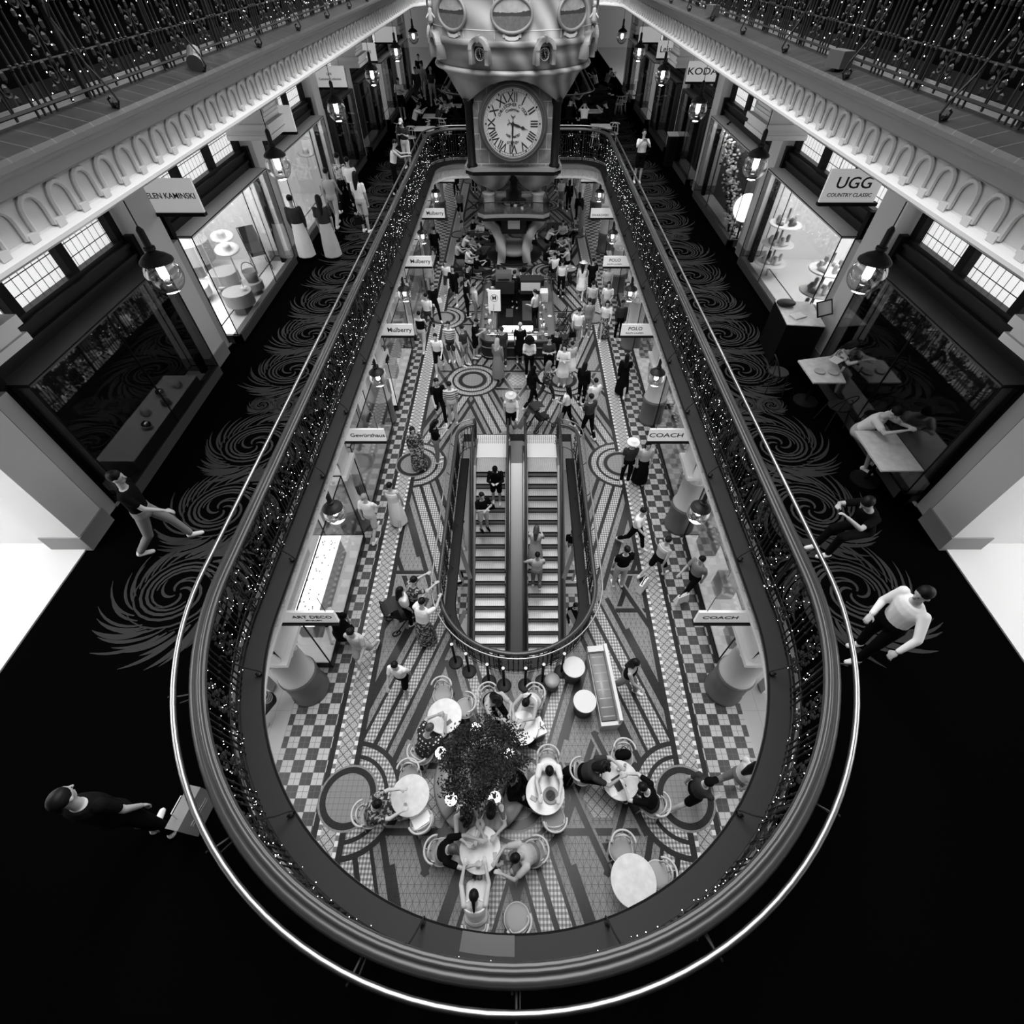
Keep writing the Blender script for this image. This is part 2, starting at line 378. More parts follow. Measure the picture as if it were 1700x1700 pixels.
# basement floor seen down the escalator well
BZ = -4.55
mb = MB(); mb.box(-6, -4, BZ-.2, 6, 16, BZ, 0)
for i in range(3): mb.poly([(-6, 9.6+i*.3), (6, 9.6+i*.3), (6, 9.75+i*.3), (-6, 9.75+i*.3)], BZ+.004, 1)
mb.poly([(-6, 8.3), (6, 8.3), (6, 9.3), (-6, 9.3)], BZ+.004, 2)
mb.box(-6, 15.8, BZ, 6, 16, -.35, 3); mb.box(-6, -4, BZ, 6, -3.8, -.35, 3); mb.box(-6, -4, BZ, -5.8, 16, -.35, 3); mb.box(5.8, -4, BZ, 6, 16, -.35, 3)
struct(mb.build('floor', ['floor_plain_light', 'floor_dark', 'floor_check', 'offwhite']))
area('basement_ceiling_light', (-3.6, 8, -.6), 2.5, 12, 90); area('basement_ceiling_light', (3.6, 8, -.6), 2.5, 12, 90)
# ================================================================ UPPER FLOORS
def plate(mb, r, z0, z1, mi=0, X=12.5, Y0=-7, Y1=60, WP=None, YC=3.5):
    WP = WP or globals()['WP']
    for s_ in (-1, 1): x0, x1 = sorted((s_*r, s_*X)); mb.box(x0, Y0, z0, x1, Y1, z1, mi)
    pts = [off(p, r) for p in WP]
    near = [p for p in pts if p[1] <= YC+1e-6]; far = [p for p in pts if p[1] >= YE-2]
    near.sort(); far.sort(key=lambda p: (p[0]))
    fr = [p for p in far]
    for a, b in zip(near, near[1:]):
        if abs(a[0]-b[0]) > 1e-5: mb.prism([(a[0], Y0), (b[0], Y0), b, a], z0, z1, mi)
    R = [off(p, r) for p in WP if p[1] > YC+1 and p[3] > -1e-6 and (p[3] > 1e-6 or abs(p[0]) < 3.5)]
    R = sorted(set((round(x, 5), round(y, 5)) for x, y in R)); R = [(-r, R[0][1])]+R+[(r, R[-1][1])]
    for a, b in zip(R, R[1:]):
        if b[0]-a[0] > 1e-4: mb.prism([a, b, (b[0], Y1), (a[0], Y1)], z0, z1, mi)
for zf, nm in ((4.8, 'floor_gallery'), (10.35, 'floor_upper_gallery')):
    P_, Y_ = (WP, YC) if zf < 6 else (WP_UP, 2.3)
    mb = MB(); plate(mb, 3.92, zf-.72, zf-.02, 0, WP=P_, YC=Y_); plate(mb, 3.96, zf-.02, zf, 1, WP=P_, YC=Y_)
    struct(mb.build(nm, ['soffit', 'carpet']))
# carpet scrolls
mb = MB()
def stroke(pts, w, z=4.806):
    CNT[0] += 1; z += (CNT[0] % 97)*.00006; P = [Vector(p) for p in pts]; n = len(P); L = []; R = []
    for i in range(n):
        t = (P[min(i+1, n-1)]-P[max(i-1, 0)]); t.normalize(); k = i/(n-1); ww = w*math.sin(PI*min(1, .08+k*.92))**.8+.003
        L.append((P[i].x-t.y*ww, P[i].y+t.x*ww)); R.append((P[i].x+t.y*ww, P[i].y-t.x*ww))
    mb.add([(x, y, z) for x, y in L+R], [(n+i, n+i+1, i+1, i) for i in range(n-1)])
rs = random.Random(3)
def scroll(cx, cy, s_, sc=1.0):
    def T(x, y): return (cx+s_*x*sc, cy+y*sc)
    for k in range(5):                            # nested spirals
        a0 = k*2*PI/5+.4; r0 = .10+.04*k; turns = 1.1
        stroke([T((r0+(.74-r0)*t)*math.cos(a0+turns*2*PI*t), (r0+(.74-r0)*t)*.92*math.sin(a0+turns*2*PI*t)) for t in [i/22 for i in range(3, 22)]], .020*sc)
    for k in range(4):
        a0 = k*PI/2; stroke([T(r*math.cos(a0+r*7), r*math.sin(a0+r*7)) for r in [.05+.28*i/10 for i in range(11)]], .02*sc)
    for k in range(26):                           # acanthus leaves that sweep outwards
        a = PI*.42+k*PI*1.25/26; r0 = .62+rs.random()*.1; r1 = r0+.28+rs.random()*.26
        stroke([T((r0+(r1-r0)*t)*math.cos(a+.75*t), (r0+(r1-r0)*t)*math.sin(a+.75*t)) for t in [i/8 for i in range(9)]], (.022+rs.random()*.02)*sc)
    for k in range(14):
        a = -PI*.55+k*PI*.9/14; r0 = .6; r1 = .85+rs.random()*.25
        stroke([T((r0+(r1-r0)*t)*math.cos(a+.9*t), (r0+(r1-r0)*t)*math.sin(a+.9*t)) for t in [i/7 for i in range(8)]], .018*sc)
for s_ in (-1, 1):
    for y in [3.8, 5.45, 7.1, 9.6, 11.15, 12.75, 14.4, 16.05, 18.5, 20.1, 21.7, 23.4, 25.0, 27.4, 29.0, 30.6, 32.2, 34, 36, 38, 40, 42]: scroll(s_*5.12, y, s_)
    for y in (8.35, 17.3, 26.2):
        for q in (4.4, 4.9, 5.4): scroll(s_*q, y, s_, .3)
mb.build('carpet_pattern', ['carpet_scroll'], kind='structure')
# cornice, ledge and ceiling edge round the well, at both floors
CO = [(3.93, .28), (3.93, .10), (3.62, .03), (3.60, .0), (3.60, -.035), (3.63, -.05), (3.64, -.07), (3.70, -.10), (3.76, -.19), (3.775, -.21), (3.80, -.21), (3.80, -.23), (3.86, -.24), (3.86, -.50), (3.84, -.51), (3.82, -.53), (3.80, -.56), (3.80, -.59), (3.84, -.62), (4.4, -.62), (4.4, -.1)]
for zl, nm in ((4.6, 'trim_gallery_edge'), (10.15, 'trim_upper_gallery_edge')):
    PT = WP if zl < 6 else WP_UP
    mb = MB(); k = len(CO); n = len(PT)
    vs = []
    for p in PT:
        for r, z in CO: x, y = off(p, r); vs.append((x, y, zl+z))
    for j in range(k-1):
        m_ = 0 if j < 3 else (1 if j == 3 else (2 if j < 12 else 3))
        if 12 <= j: m_ = 3
        mb.add([], [])
        mb.f += [(i*k+j, ((i+1) % n)*k+j, ((i+1) % n)*k+j+1, i*k+j+1) for i in range(n)]; mb.m += [m_]*n
    mb.v = vs
    # relief arcade on the fascia
    for (x, y, nx, ny) in stations(.35, path=PT):
        tx, ty = -ny, nx
        if zl < 5 and not (y > 20 or abs(y-3) < 9): pass
        pts = []
        for i in range(9):
            a = PI*i/8; u = .115*math.cos(a); z = zl-.37+.115*math.sin(a)
            pts.append((u, z, 3.85-.012))
        pts = [(.115, zl-.50, 3.84)]+pts+[(-.115, zl-.50, 3.84)]
        mb.tube([(x+tx*u+nx*(r-3.6), y+ty*u+ny*(r-3.6), z) for u, z, r in pts], .022, 6, 3, cap=False)
        px, py = x+nx*.24+tx*.175, y+ny*.24+ty*.175
        mb.obox((px, py, zl-.50), (.10, .05, .06), math.atan2(ty, tx), 3)
    struct(mb.build(nm, ['ledge' if zl < 6 else 'ledge_tile', 'brushed', 'plaster_shaded', 'plaster'], smooth=False))  # moulding under the ledge lip: its shade is put into a darker plaster
# sheet flashing on the gallery ledge near the photographer
mb = MB(); pA = [off(p, 3.615) for p in WP if p[1] < 0 and -.62 < p[0] < .02]; pB = [off(p, 3.9) for p in WP if p[1] < 0 and -.62 < p[0] < .02]
pA.sort(); pB.sort(); mb.prism(pA+pB[::-1], 4.635, 4.665)
tag(mb.build('cover_plate', ['darkgrey']), 'flat dark metal cover plate lying on the near end of the ledge', 'cover plate')
# ================================================================ OUTER WALLS
mb = MB()
for s_, nm in ((-1, 'wall_left'), (1, 'wall_right')):
    m2 = MB(); x0, x1 = sorted((s_*12.3, s_*12.5)); m2.box(x0, -7, 0, x1, 60, 14); struct(m2.build(nm, ['wall_white']))
m2 = MB(); m2.box(-12.5, 59.8, 0, 12.5, 60, 14); struct(m2.build('wall_back', ['offwhite']))
m2 = MB(); m2.box(-12.5, -7.2, 0, 12.5, -7, 14); struct(m2.build('wall_front', ['charcoal']))
# roof over the upper gallery, open glazed strip over the well
m2 = MB(); m2.box(-12.5, -7, 14, -5.0, 60, 14.2); m2.box(5.0, -7, 14, 12.5, 60, 14.2); m2.box(-5, -7, 14, 5, -1.2, 14.2); struct(m2.build('ceiling', ['offwhite']))
# ================================================================ BALUSTRADES
def rail_set(zb, near_labels, yl):
    """cast-iron balustrade: zb = foot of the bars; returns the thing"""
    low = zb < 6; WP = globals()['WP'] if low else WP_UP
    stations = lambda *a, **k: globals()['stations'](*a, path=WP, **k)
    t = thing('balustrade', near_labels[0], 'balustrade')
    H = 1.12
    mb = MB(); prof = [(3.79, zb+H-.05), (3.755, zb+H-.02), (3.76, zb+H+.01), (3.775, zb+H+.02), (3.785, zb+H+.018), (3.79, zb+H+.04), (3.81, zb+H+.052), (3.835, zb+H+.05), (3.84, zb+H+.04), (3.86, zb+H+.058), (3.90, zb+H+.05), (3.925, zb+H+.02), (3.93, zb+H-.02), (3.90, zb+H-.05)]
    sweep(mb, prof, path=WP); mb.build('handrail', ['timber_rail'], t, True)
    mb = MB()
    for z, r_ in ((zb+.06, .014), (zb+.30, .008), (zb+.93, .010)):
        mb.tube([(*off(p, 3.85), z) for p in WP], r_, 5, closed=True)
    mb.build('bottom_rail', ['iron'], t)
    st = stations(.0805, base=3.6)
    st = [(x+.25*nx, y+.25*ny, nx, ny) for x, y, nx, ny in st]
    bar = MB(); bar.cyl = None
    bar.tube([(0, 0, 0), (0, 0, .3), (0, 0, .45), (0, 0, H-.04)], [.011, .013, .009, .011], 5)
    for z in (.3, .62, .92): bar.ell((0, 0, z), (.02, .02, .028), 6)
    bm_ = bar.mesh('baluster', ['iron'])
    pan = MB()                                      # scrolled panel, in the x-z plane, .30 wide
    def sp(cx, cz, r, a0, tr, d=1, w=.009):
        pan.tube([(cx+r*(1-.8*t)*math.cos(a0+d*tr*2*PI*t), 0, cz+r*(1-.8*t)*math.sin(a0+d*tr*2*PI*t)) for t in [i/12 for i in range(13)]], w, 4)
    for zc in (.20, .42, .64, .86):
        for s_ in (-1, 1):
            sp(s_*.07, zc, .065, PI/2, 1.3, s_); pan.ell((s_*.07, .004, zc), (.032, .014, .03), 6); pan.ell((s_*.12, .004, zc+.07), (.03, .012, .04), 6); pan.ell((s_*.125, .004, zc-.07), (.028, .012, .03), 6)
        pan.ell((0, .004, zc+.1), (.025, .012, .04), 6)
    for s_ in (-1, 1): pan.tube([(s_*.005, 0, .02), (s_*.03, 0, .3), (s_*.005, 0, .55), (s_*.03, 0, .8), (s_*.005, 0, H-.04)], .007, 4)
    pm_ = pan.mesh('scroll_panel', ['iron'])
    bars = []; pans = []
    for i, s_ in enumerate(st):
        k = i % 9
        if k < 4: bars.append(s_)
        elif k == 6: pans.append(s_)
    key = lambda q: (Vector((q[0], q[1], zb))-CAM).length+(0 if zb < 6 or q[1] > 5 else 50)
    for lst, me, nm in ((bars, bm_, 'baluster'), (pans, pm_, 'scroll_panel')):
        lst = sorted(lst, key=key)
        if not low: lst = [q for q in lst if q[1] > 4.5]
        for x, y, nx, ny in lst[:100]: obj(nm, me, t, (x, y, zb), (0, 0, math.atan2(ny, nx)+PI/2))
        rest = lst[100:]
        if rest:
            big = MB(); V0 = [v.co.copy() for v in me.vertices]; F0 = [tuple(p.vertices) for p in me.polygons]
            for x, y, nx, ny in rest:
                if not low and y > 30: continue
                a = math.atan2(ny, nx)+PI/2; c_, s2 = math.cos(a), math.sin(a)
                big.add([(x+c_*v.x-s2*v.y, y+s2*v.x+c_*v.y, zb+v.z) for v in V0], F0)
            big.build(nm+'s_beyond', ['iron'], t, kind='stuff')
    # tubular steel rail outside on arms
    mb = MB(); mb.tube([(*off(p, 4.05), zb+H+.08) for p in WP], .03, 10, closed=True); mb.build('steel_rail', ['bright_steel'], t, True)
    arm = MB(); arm.tube([(0, 0, H-.10), (.06, 0, H-.06), (.18, 0, H+.0), (.24, 0, H+.06)], [.016, .012, .011, .012], 5); arm.obox((.0, 0, H/2), (.03, .05, H-.02)); arm.obox((.1, .03, H-.12), (.2, .012, .05)); arm.obox((.05, -.035, H-.25), (.1, .02, .03))
    am = arm.mesh('rail_arm', ['iron'])
    A = stations(1.5, start=.02 if low else .5); A = [q for q in A if low or q[1] > 4.5]
    for x, y, nx, ny in A: obj('rail_arm', am, t, (x+.27*nx, y+.27*ny, zb), (0, 0, math.atan2(ny, nx)))
    # scrolled stays that foot on the ledge
    stay = MB(); stay.tube([(.02, 0, .62), (-.02, 0, .66), (-.05, 0, .60), (-.02, 0, .50), (-.12, 0, .22), (-.22, 0, .06), (-.25, 0, -.03), (-.22, 0, -.08), (-.17, 0, -.07), (-.16, 0, -.02), (-.19, 0, 0)], .010, 5)
    stay.ell((-.2, 0, -.05), (.03, .03, .02), 6)
    sm = stay.mesh('scroll_stay', ['iron'])
    for x, y, nx, ny in stations(1.9, start=.95):
        if not low and y < 4.5: continue
        obj('scroll_stay', sm, t, (x+.24*nx, y+.24*ny, zb+.02), (0, 0, math.atan2(ny, nx)))
    return t
rail_set(4.7, ['dark cast iron balustrade round the oval well of the middle gallery with timber handrail and outer steel rail'], 0)
rail_set(10.25, ['dark cast iron balustrade of the upper gallery above the white arcaded cornice'], 0)
# fairy lights threaded through the ironwork
rr = random.Random(11)
def fairy(zb, n, ymin, label):
    mb = MB()
    st = stations(.02)
    for _ in range(n):
        x, y, nx, ny = rr.choice(st)
        if y < ymin: continue
        d = rr.uniform(.20, .27); z = zb+rr.uniform(.04, 1.0); s_ = rr.choice((.003, .004, .0052))
        cx, cy = x+nx*d, y+ny*d
        mb.add([(cx+s_, cy, z), (cx-s_, cy, z), (cx, cy+s_, z), (cx, cy-s_, z), (cx, cy, z+s_), (cx, cy, z-s_)], [(0, 2, 4), (2, 1, 4), (1, 3, 4), (3, 0, 4), (2, 0, 5), (1, 2, 5), (3, 1, 5), (0, 3, 5)])
    tag(mb.build('fairy_lights', ['fairy']), label, 'fairy lights', kind='stuff')
fairy(4.7, 2000, -9, 'tiny fairy lights strung through the middle gallery balustrade')
fairy(10.25, 1500, 4.5, 'tiny fairy lights strung through the upper gallery balustrade')
# small spotlights on the upper ledge
for sx, y, lab in ((-1, 7.65, 'dark round spotlight on the upper gallery ledge at left'), (1, 7.55, 'dark boxy spotlight on the upper gallery ledge near the right edge'), (1, 13.2, 'dark square spotlight box on the upper ledge, right side, farther along')):
    t = thing('spotlight', lab, 'spotlight', (sx*3.72, y, 10.18), 0)
    m2 = MB(); m2.cyl = 0
    if sx < 0: m2.tube([(-.02, .08, .16), (.05, -.14, .08)], [.07, .085], 14)
    else: m2.obox((0, 0, .12), (.15, .24, .15), .3)
    m2.build('lamp_head', ['darkgrey'], t); m3 = MB(); m3.obox((0, 0, .03), (.05, .05, .08)); m3.build('mounting_foot', ['black'], t)
# ================================================================ GROUND ARCADE
CY = [4.1+4.84*k for k in range(9)]
def side_word(s_): return 'left' if s_ < 0 else 'right'
ORD = ['nearest', 'second', 'third', 'fourth', 'fifth', 'sixth', 'seventh', 'eighth', 'ninth']
def make_column():
    t = thing('column', 'x', 'column')
    m = MB(); m.lathe(0, 0, [(.42, 0), (.42, .12), (.39, .14), (.39, .86), (.41, .9), (.41, .95), (.37, .98)], 28); m.build('column_base', ['column_base'], t, True)
    m = MB(); m.lathe(0, 0, [(.385, .98), (.385, 1.02), (.34, 1.05), (.335, 1.6), (.325, 2.0), (.345, 2.02), (.345, 2.05)], 28); m.build('shaft', ['column'], t, True)
    m = MB(); m.lathe(0, 0, [(.33, 2.05), (.35, 2.12), (.38, 2.22), (.46, 2.34), (.48, 2.36)], 28)
    for k in range(16):
        a = 2*PI*k/16; m.ell((.37*math.cos(a), .37*math.sin(a), 2.2), (.06, .06, .11), 6)
    m.prism([(-.47, -.47), (.47, -.47), (.47, .47), (-.47, .47)], 2.36, 2.46); m.build('capital', ['plaster'], t, False)
    return t
c0 = make_column(); used = False
for s_ in (-1, 1):
    for k, y in enumerate(CY[:7]):
        lab = f'pale round column with dark plinth, {ORD[k]} along the {side_word(s_)} side of the ground floor'
        if not used: c0.location = (s_*4.75, y, 0); c0['label'] = lab; c0['group'] = 'ground floor arcade columns'; used = True
        else: dup(c0, (s_*4.75, y, 0), 0, lab, 'ground floor arcade columns')
for s_, nm in ((-1, 'trim_arcade_left'), (1, 'trim_arcade_right')):
    m = MB()
    for k in range(-1, 9):                          # moulded arches column to column and back to the shop wall
        y0, y1 = CY[0]+4.84*k, CY[0]+4.84*(k+1)
        for (ra, za, xa, xb) in ((1.0, 0, 4.45, 5.05), (.93, .05, 4.40, 4.5)):
            R_ = (y1-y0)/2-.36; pts = []
            n = 18; yc = (y0+y1)/2
            o = [(yc+R_*math.cos(PI*i/n), 2.46+1.3*math.sin(PI*i/n)**.8) for i in range(n+1)]
            x0, x1 = sorted((s_*xa, s_*xb)); vs = []; fs = []
            for yy, zz in o: vs += [(x0, yy, zz), (x1, yy, zz), (x1, yy, 3.98), (x0, yy, 3.98)]
            for i in range(n): fs += [(i*4+j, (i+1)*4+j, (i+1)*4+(j+1) % 4, i*4+(j+1) % 4) for j in range(4)]
            m.add(vs, fs, 0)
        x0, x1 = sorted((s_*4.4, s_*5.1)); m.box(x0, y1-.42, 2.46, x1, y1+.42, 3.98, 0)
        # shallow barrel rib from the column back to the shop front
        for w_, dz in ((.36, 0), (.28, .05), (.19, .10), (.08, .14)):
            pts = [(s_*(5.0+1.3*(1-math.cos(PI/2*i/8))), 2.30+dz+1.4*math.sin(PI/2*i/8)) for i in range(9)]; vs = []
            for x, z in pts: vs += [(x, y1-w_, z), (x, y1+w_, z), (x, y1+w_, z+.12), (x, y1-w_, z+.12)]
            m.add(vs, [(i*4+j, (i+1)*4+j, (i+1)*4+(j+1) % 4, i*4+(j+1) % 4) for i in range(8) for j in range(4)]+[(3, 2, 1, 0), (32, 33, 34, 35)], 0)
    struct(m.build(nm, ['plaster']))
# ground shop fronts
def frame_tubes(m, x0, y0, z0, x1, y1, z1, r=.014, mi=0):
    c = [(x0, y0), (x1, y0), (x1, y1), (x0, y1)]
    for z in (z0, z1):
        for i in range(4): a, b = c[i], c[(i+1) % 4]; m.tube([(*a, z), (*b, z)], r, 4, mi)
    for a in c: m.tube([(*a, z0), (*a, z1)], r, 4, mi)
rg = random.Random(5)
GN = {(-1, 0): 'bright white jewellery trays', (-1, 1): 'pale boxes', (-1, 2): 'handbags', (-1, 3): 'handbags', (1, 0): 'dark and pale handbags', (1, 1): 'scarves and handbags', (1, 2): 'folded shirts', (1, 3): 'folded shirts'}
def display_case(s_, k):
    y0, y1 = CY[k]+.5, CY[k+1]-.55
    xf, xb = (4.35, 5.45) if s_ < 0 else (4.75, 5.7)
    if s_ > 0: y0 += .1
    what = GN.get((s_, k), 'goods')
    t = thing('display_case', f'glass shop display case with {what} between the {ORD[k]} and {ORD[k+1]} columns on the {side_word(s_)}', 'display case', (s_*(xf+xb)/2, (y0+y1)/2, 0))
    hx, hy = (xb-xf)/2, (y1-y0)/2
    m = MB(); m.box(-hx, -hy, 0, hx, hy, .22); m.build('plinth', ['dark_timber' if s_ < 0 or k else 'charcoal'], t)
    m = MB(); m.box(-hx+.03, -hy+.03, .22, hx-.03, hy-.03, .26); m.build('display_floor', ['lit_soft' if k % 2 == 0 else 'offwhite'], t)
    m = MB(); frame_tubes(m, -hx, -hy, .23, hx, hy, 2.62, .016); m.build('frame', ['black'], t)
    m = MB(); m.box(-hx, -hy, .24, -hx+.012, hy, 2.6); m.box(hx-.012, -hy, .24, hx, hy, 2.6); m.box(-hx, -hy, .24, hx, -hy+.012, 2.6); m.build('pane', ['glass'], t)
    if s_ < 0 and k == 0:
        m = MB(); m.obox((-.05, .0, .95), (.55, 2.6, .05)); m.build('lit_tray', ['lamp_white'], t)
        m = MB(); m.obox((-.05, 0, .58), (.5, 2.5, .68)); m.build('tray_stand', ['midgrey'], t)
        m = MB()
        for _ in range(40): m.ell((-.05+rg.uniform(-.22, .22), rg.uniform(-1.2, 1.2), .985), (.02, .03, .012), 6)
        m.build('jewellery', ['darkgrey'], t, kind='stuff')
    else:
        for j in range(3):
            m = MB(); m.obox((rg.uniform(-.1, .1), -hy+.5+j*(2*hy-1)/2, .26+.3), (.4, .5, .6)); m.build('display_block', ['offwhite' if j % 2 else 'midgrey'], t)
    return t, hx, hy
def handbag(c='cloth_d', nm='handbag'):
    t = thing(nm, 'x', 'bag')
    m = MB(); m.add([(-.15, -.06, 0), (.15, -.06, 0), (.15, .06, 0), (-.15, .06, 0), (-.12, -.03, .2), (.12, -.03, .2), (.12, .03, .2), (-.12, .03, .2)], [(3, 2, 1, 0), (4, 5, 6, 7), (0, 1, 5, 4), (1, 2, 6, 5), (2, 3, 7, 6), (3, 0, 4, 7)])
    m.build('bag_body', [c], t); m = MB(); m.tube([(.09*math.cos(PI*i/8), 0, .2+.11*math.sin(PI*i/8)) for i in range(9)], .009, 5); m.build('bag_handle', ['black'], t); return t
hb = {c: None for c in 'kwl'}
def put_bag(c, loc, rz, lab, group=None, sc=1):
    if hb[c] is None: hb[c] = handbag('cloth_'+c); r = hb[c]; r.location = loc; r.rotation_euler = (0, 0, rz); r['label'] = short(lab); r.scale = (sc,)*3; \
        (r.__setitem__('group', group) if group else None); return r
    r = dup(hb[c], loc, rz, lab, group, sc)
    if not group and 'group' in r: del r['group']
    return r
for s_ in (-1, 1):
    for k in range(5):
        t, hx, hy = display_case(s_, k)
        if (s_, k) == (-1, 0): continue
        for j in range(3):
            y = t.location.y-hy+.5+j*(2*hy-1)/2
            put_bag('kwl'[(j+k) % 3], (t.location.x, y, .87), rg.uniform(1, 2), f'{SH["kwl"[(j+k)%3]][0]} handbag on a display block, {["nearest","middle","farthest"][j]} in the case between {ORD[k]} and {ORD[k+1]} {side_word(s_)} columns', f'bags in the {ORD[k]} {side_word(s_)} display case')
for s_, nm in ((-1, 'wall_shops_left'), (1, 'wall_shops_right')):       # party walls and rear walls of the ground shops
    m = MB(); x0, x1 = sorted((s_*9.0, s_*9.15)); m.box(x0, -7, .02, x1, 60, 4.05, 0)
    for k in range(-2, 10): xa, xb = sorted((s_*5.6, s_*9.0)); m.box(xa, CY[0]+4.84*k-.12, .02, xb, CY[0]+4.84*k+.12, 4.05, 1)
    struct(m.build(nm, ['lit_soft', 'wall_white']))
    area('shop_light', (s_*7.0, 10, 3.9), 2.4, 24, 300); area('shop_light', (s_*7.0, 34, 3.9), 2.4, 20, 150)
# ---------------------------------------------------------------- pendants
def make_pendant(rod):
    t = thing('pendant_lamp', 'x', 'lamp')
    m = MB(); m.lathe(0, 0, [(.008, .42), (.008, rod)], 6); m.build('suspension_rod', ['black'], t)
    m = MB(); m.lathe(0, 0, [(.02, .5), (.045, .46), (.045, .27), (.07, .26), (.07, .23), (.05, .21), (.08, .19), (.15, .15), (.205, .10), (.21, .075)], 24); m.build('lamp_cap', ['charcoal'], t, False)
    m = MB(); m.lathe(0, 0, [(.15, .075)]+[(.235*math.cos(a), -.10+.235*math.sin(a)) for a in [PI*(.27-.74*i/12) for i in range(13)]], 24, cap=False); m.build('glass_globe', ['globe_glass'], t, True)
    m = MB(); m.lathe(0, 0, [(.05, -.13), (.055, -.12), (.055, .0), (.05, .01)], 12); m.build('bulb', ['bulb'], t, True)
    m = MB(); m.lathe(0, 0, [(.03, -.23), (.05, -.21), (.03, -.17)], 12); m.build('lamp_holder', ['darkgrey'], t, True)
    return t
p0 = make_pendant(1.30); p1 = make_pendant(.62); used = set(); PENDS = []
for s_ in (-1, 1):
    for k in range(5): PENDS.append((s_*3.82, 6.55+4.84*k, 3.74, f'clear glass globe pendant under the gallery edge, {ORD[k]} on the {side_word(s_)}', 'ground floor globe pendants', 1.0))
    for k in range(6): PENDS.append((s_*4.77, 6.7+4.84*k, 8.59, f'clear glass globe pendant over the middle gallery walkway, {ORD[k]} on the {side_word(s_)}', 'gallery globe pendants', 1.0))
for x, y, z, lab, gp, sc in PENDS:
    z = z-.25
    src = p1 if z < 5 else p0
    if src not in used: src.location = (x, y, z); src['label'] = short(lab); src['group'] = gp; src.scale = (sc,)*3; used.add(src)
    else: dup(src, (x, y, z), 0, lab, gp, sc)
    if y < 28:
        l = bpy.data.lights.new('pendant_light', 'POINT'); l.energy = 14; l.shadow_soft_size = .12; o = bpy.data.objects.new('pendant_light', l); COL.objects.link(o); o.location = (x, y, z-.35)
# ---------------------------------------------------------------- blade signs
def sign(s_, y, z, xa, words, h=.36, what=''):
    x0, x1 = sorted((s_*xa, s_*(xa+1.08))); xm = (x0+x1)/2; wd = x1-x0
    t = thing('hanging_sign', f'pale hanging shop sign {what}', 'sign', (xm, y, z))
    m = MB(); m.obox((0, 0, h/2+.03), (wd, .05, h)); m.build('sign_panel', ['sign_face'], t)
    m = MB(); m.obox((s_*.04, 0, 0), (wd+.08, .12, .06)); m.build('sign_bar', ['black'], t)
    m = MB()
    for e in (-.4, .4): m.tube([(e, 0, h+.03), (e, 0, h+.5)], .006, 4)
    m.build('hanger', ['iron'], t)
    for (txt, sz, dz, sx) in words: lettering(txt, sz, t, (-s_*.12 if z < 5 else 0, -.028, h/2+.03+dz), (PI/2, 0, 0), 'ink', sx)
    return t
GS = {(-1, 0): [('ART DECO', .13, .02, 1.1), ('JEWELLERY', .05, -.10, 1.2)], (-1, 1): [('Gewürzhaus', .15, 0, 1.1)], (-1, 2): [('Mulberry', .2, 0, 1)], (-1, 3): [('Mulberry', .2, 0, 1)], (-1, 4): [('Mulberry', .2, 0, 1)], (-1, 5): [('apm', .2, 0, 1.2)],
      (1, 0): [('COACH', .13, 0, 1.35)], (1, 1): [('COACH', .17, 0, 1.35)], (1, 2): [('POLO', .15, .04, 1.1), ('RALPH LAUREN', .07, -.1, 1.1)], (1, 3): [('POLO', .15, .04, 1.1), ('RALPH LAUREN', .07, -.1, 1.1)], (1, 4): [('SWAROVSKI', .12, -.08, 1.1)], (1, 5): [('JAN LOGAN', .09, .03, 1.1)]}
for (s_, k), wds in GS.items():
    sign(s_, CY[k], 3.27, 3.17, wds, .36, f'lettered in black by the {ORD[k]} column on the {side_word(s_)} of the ground floor')
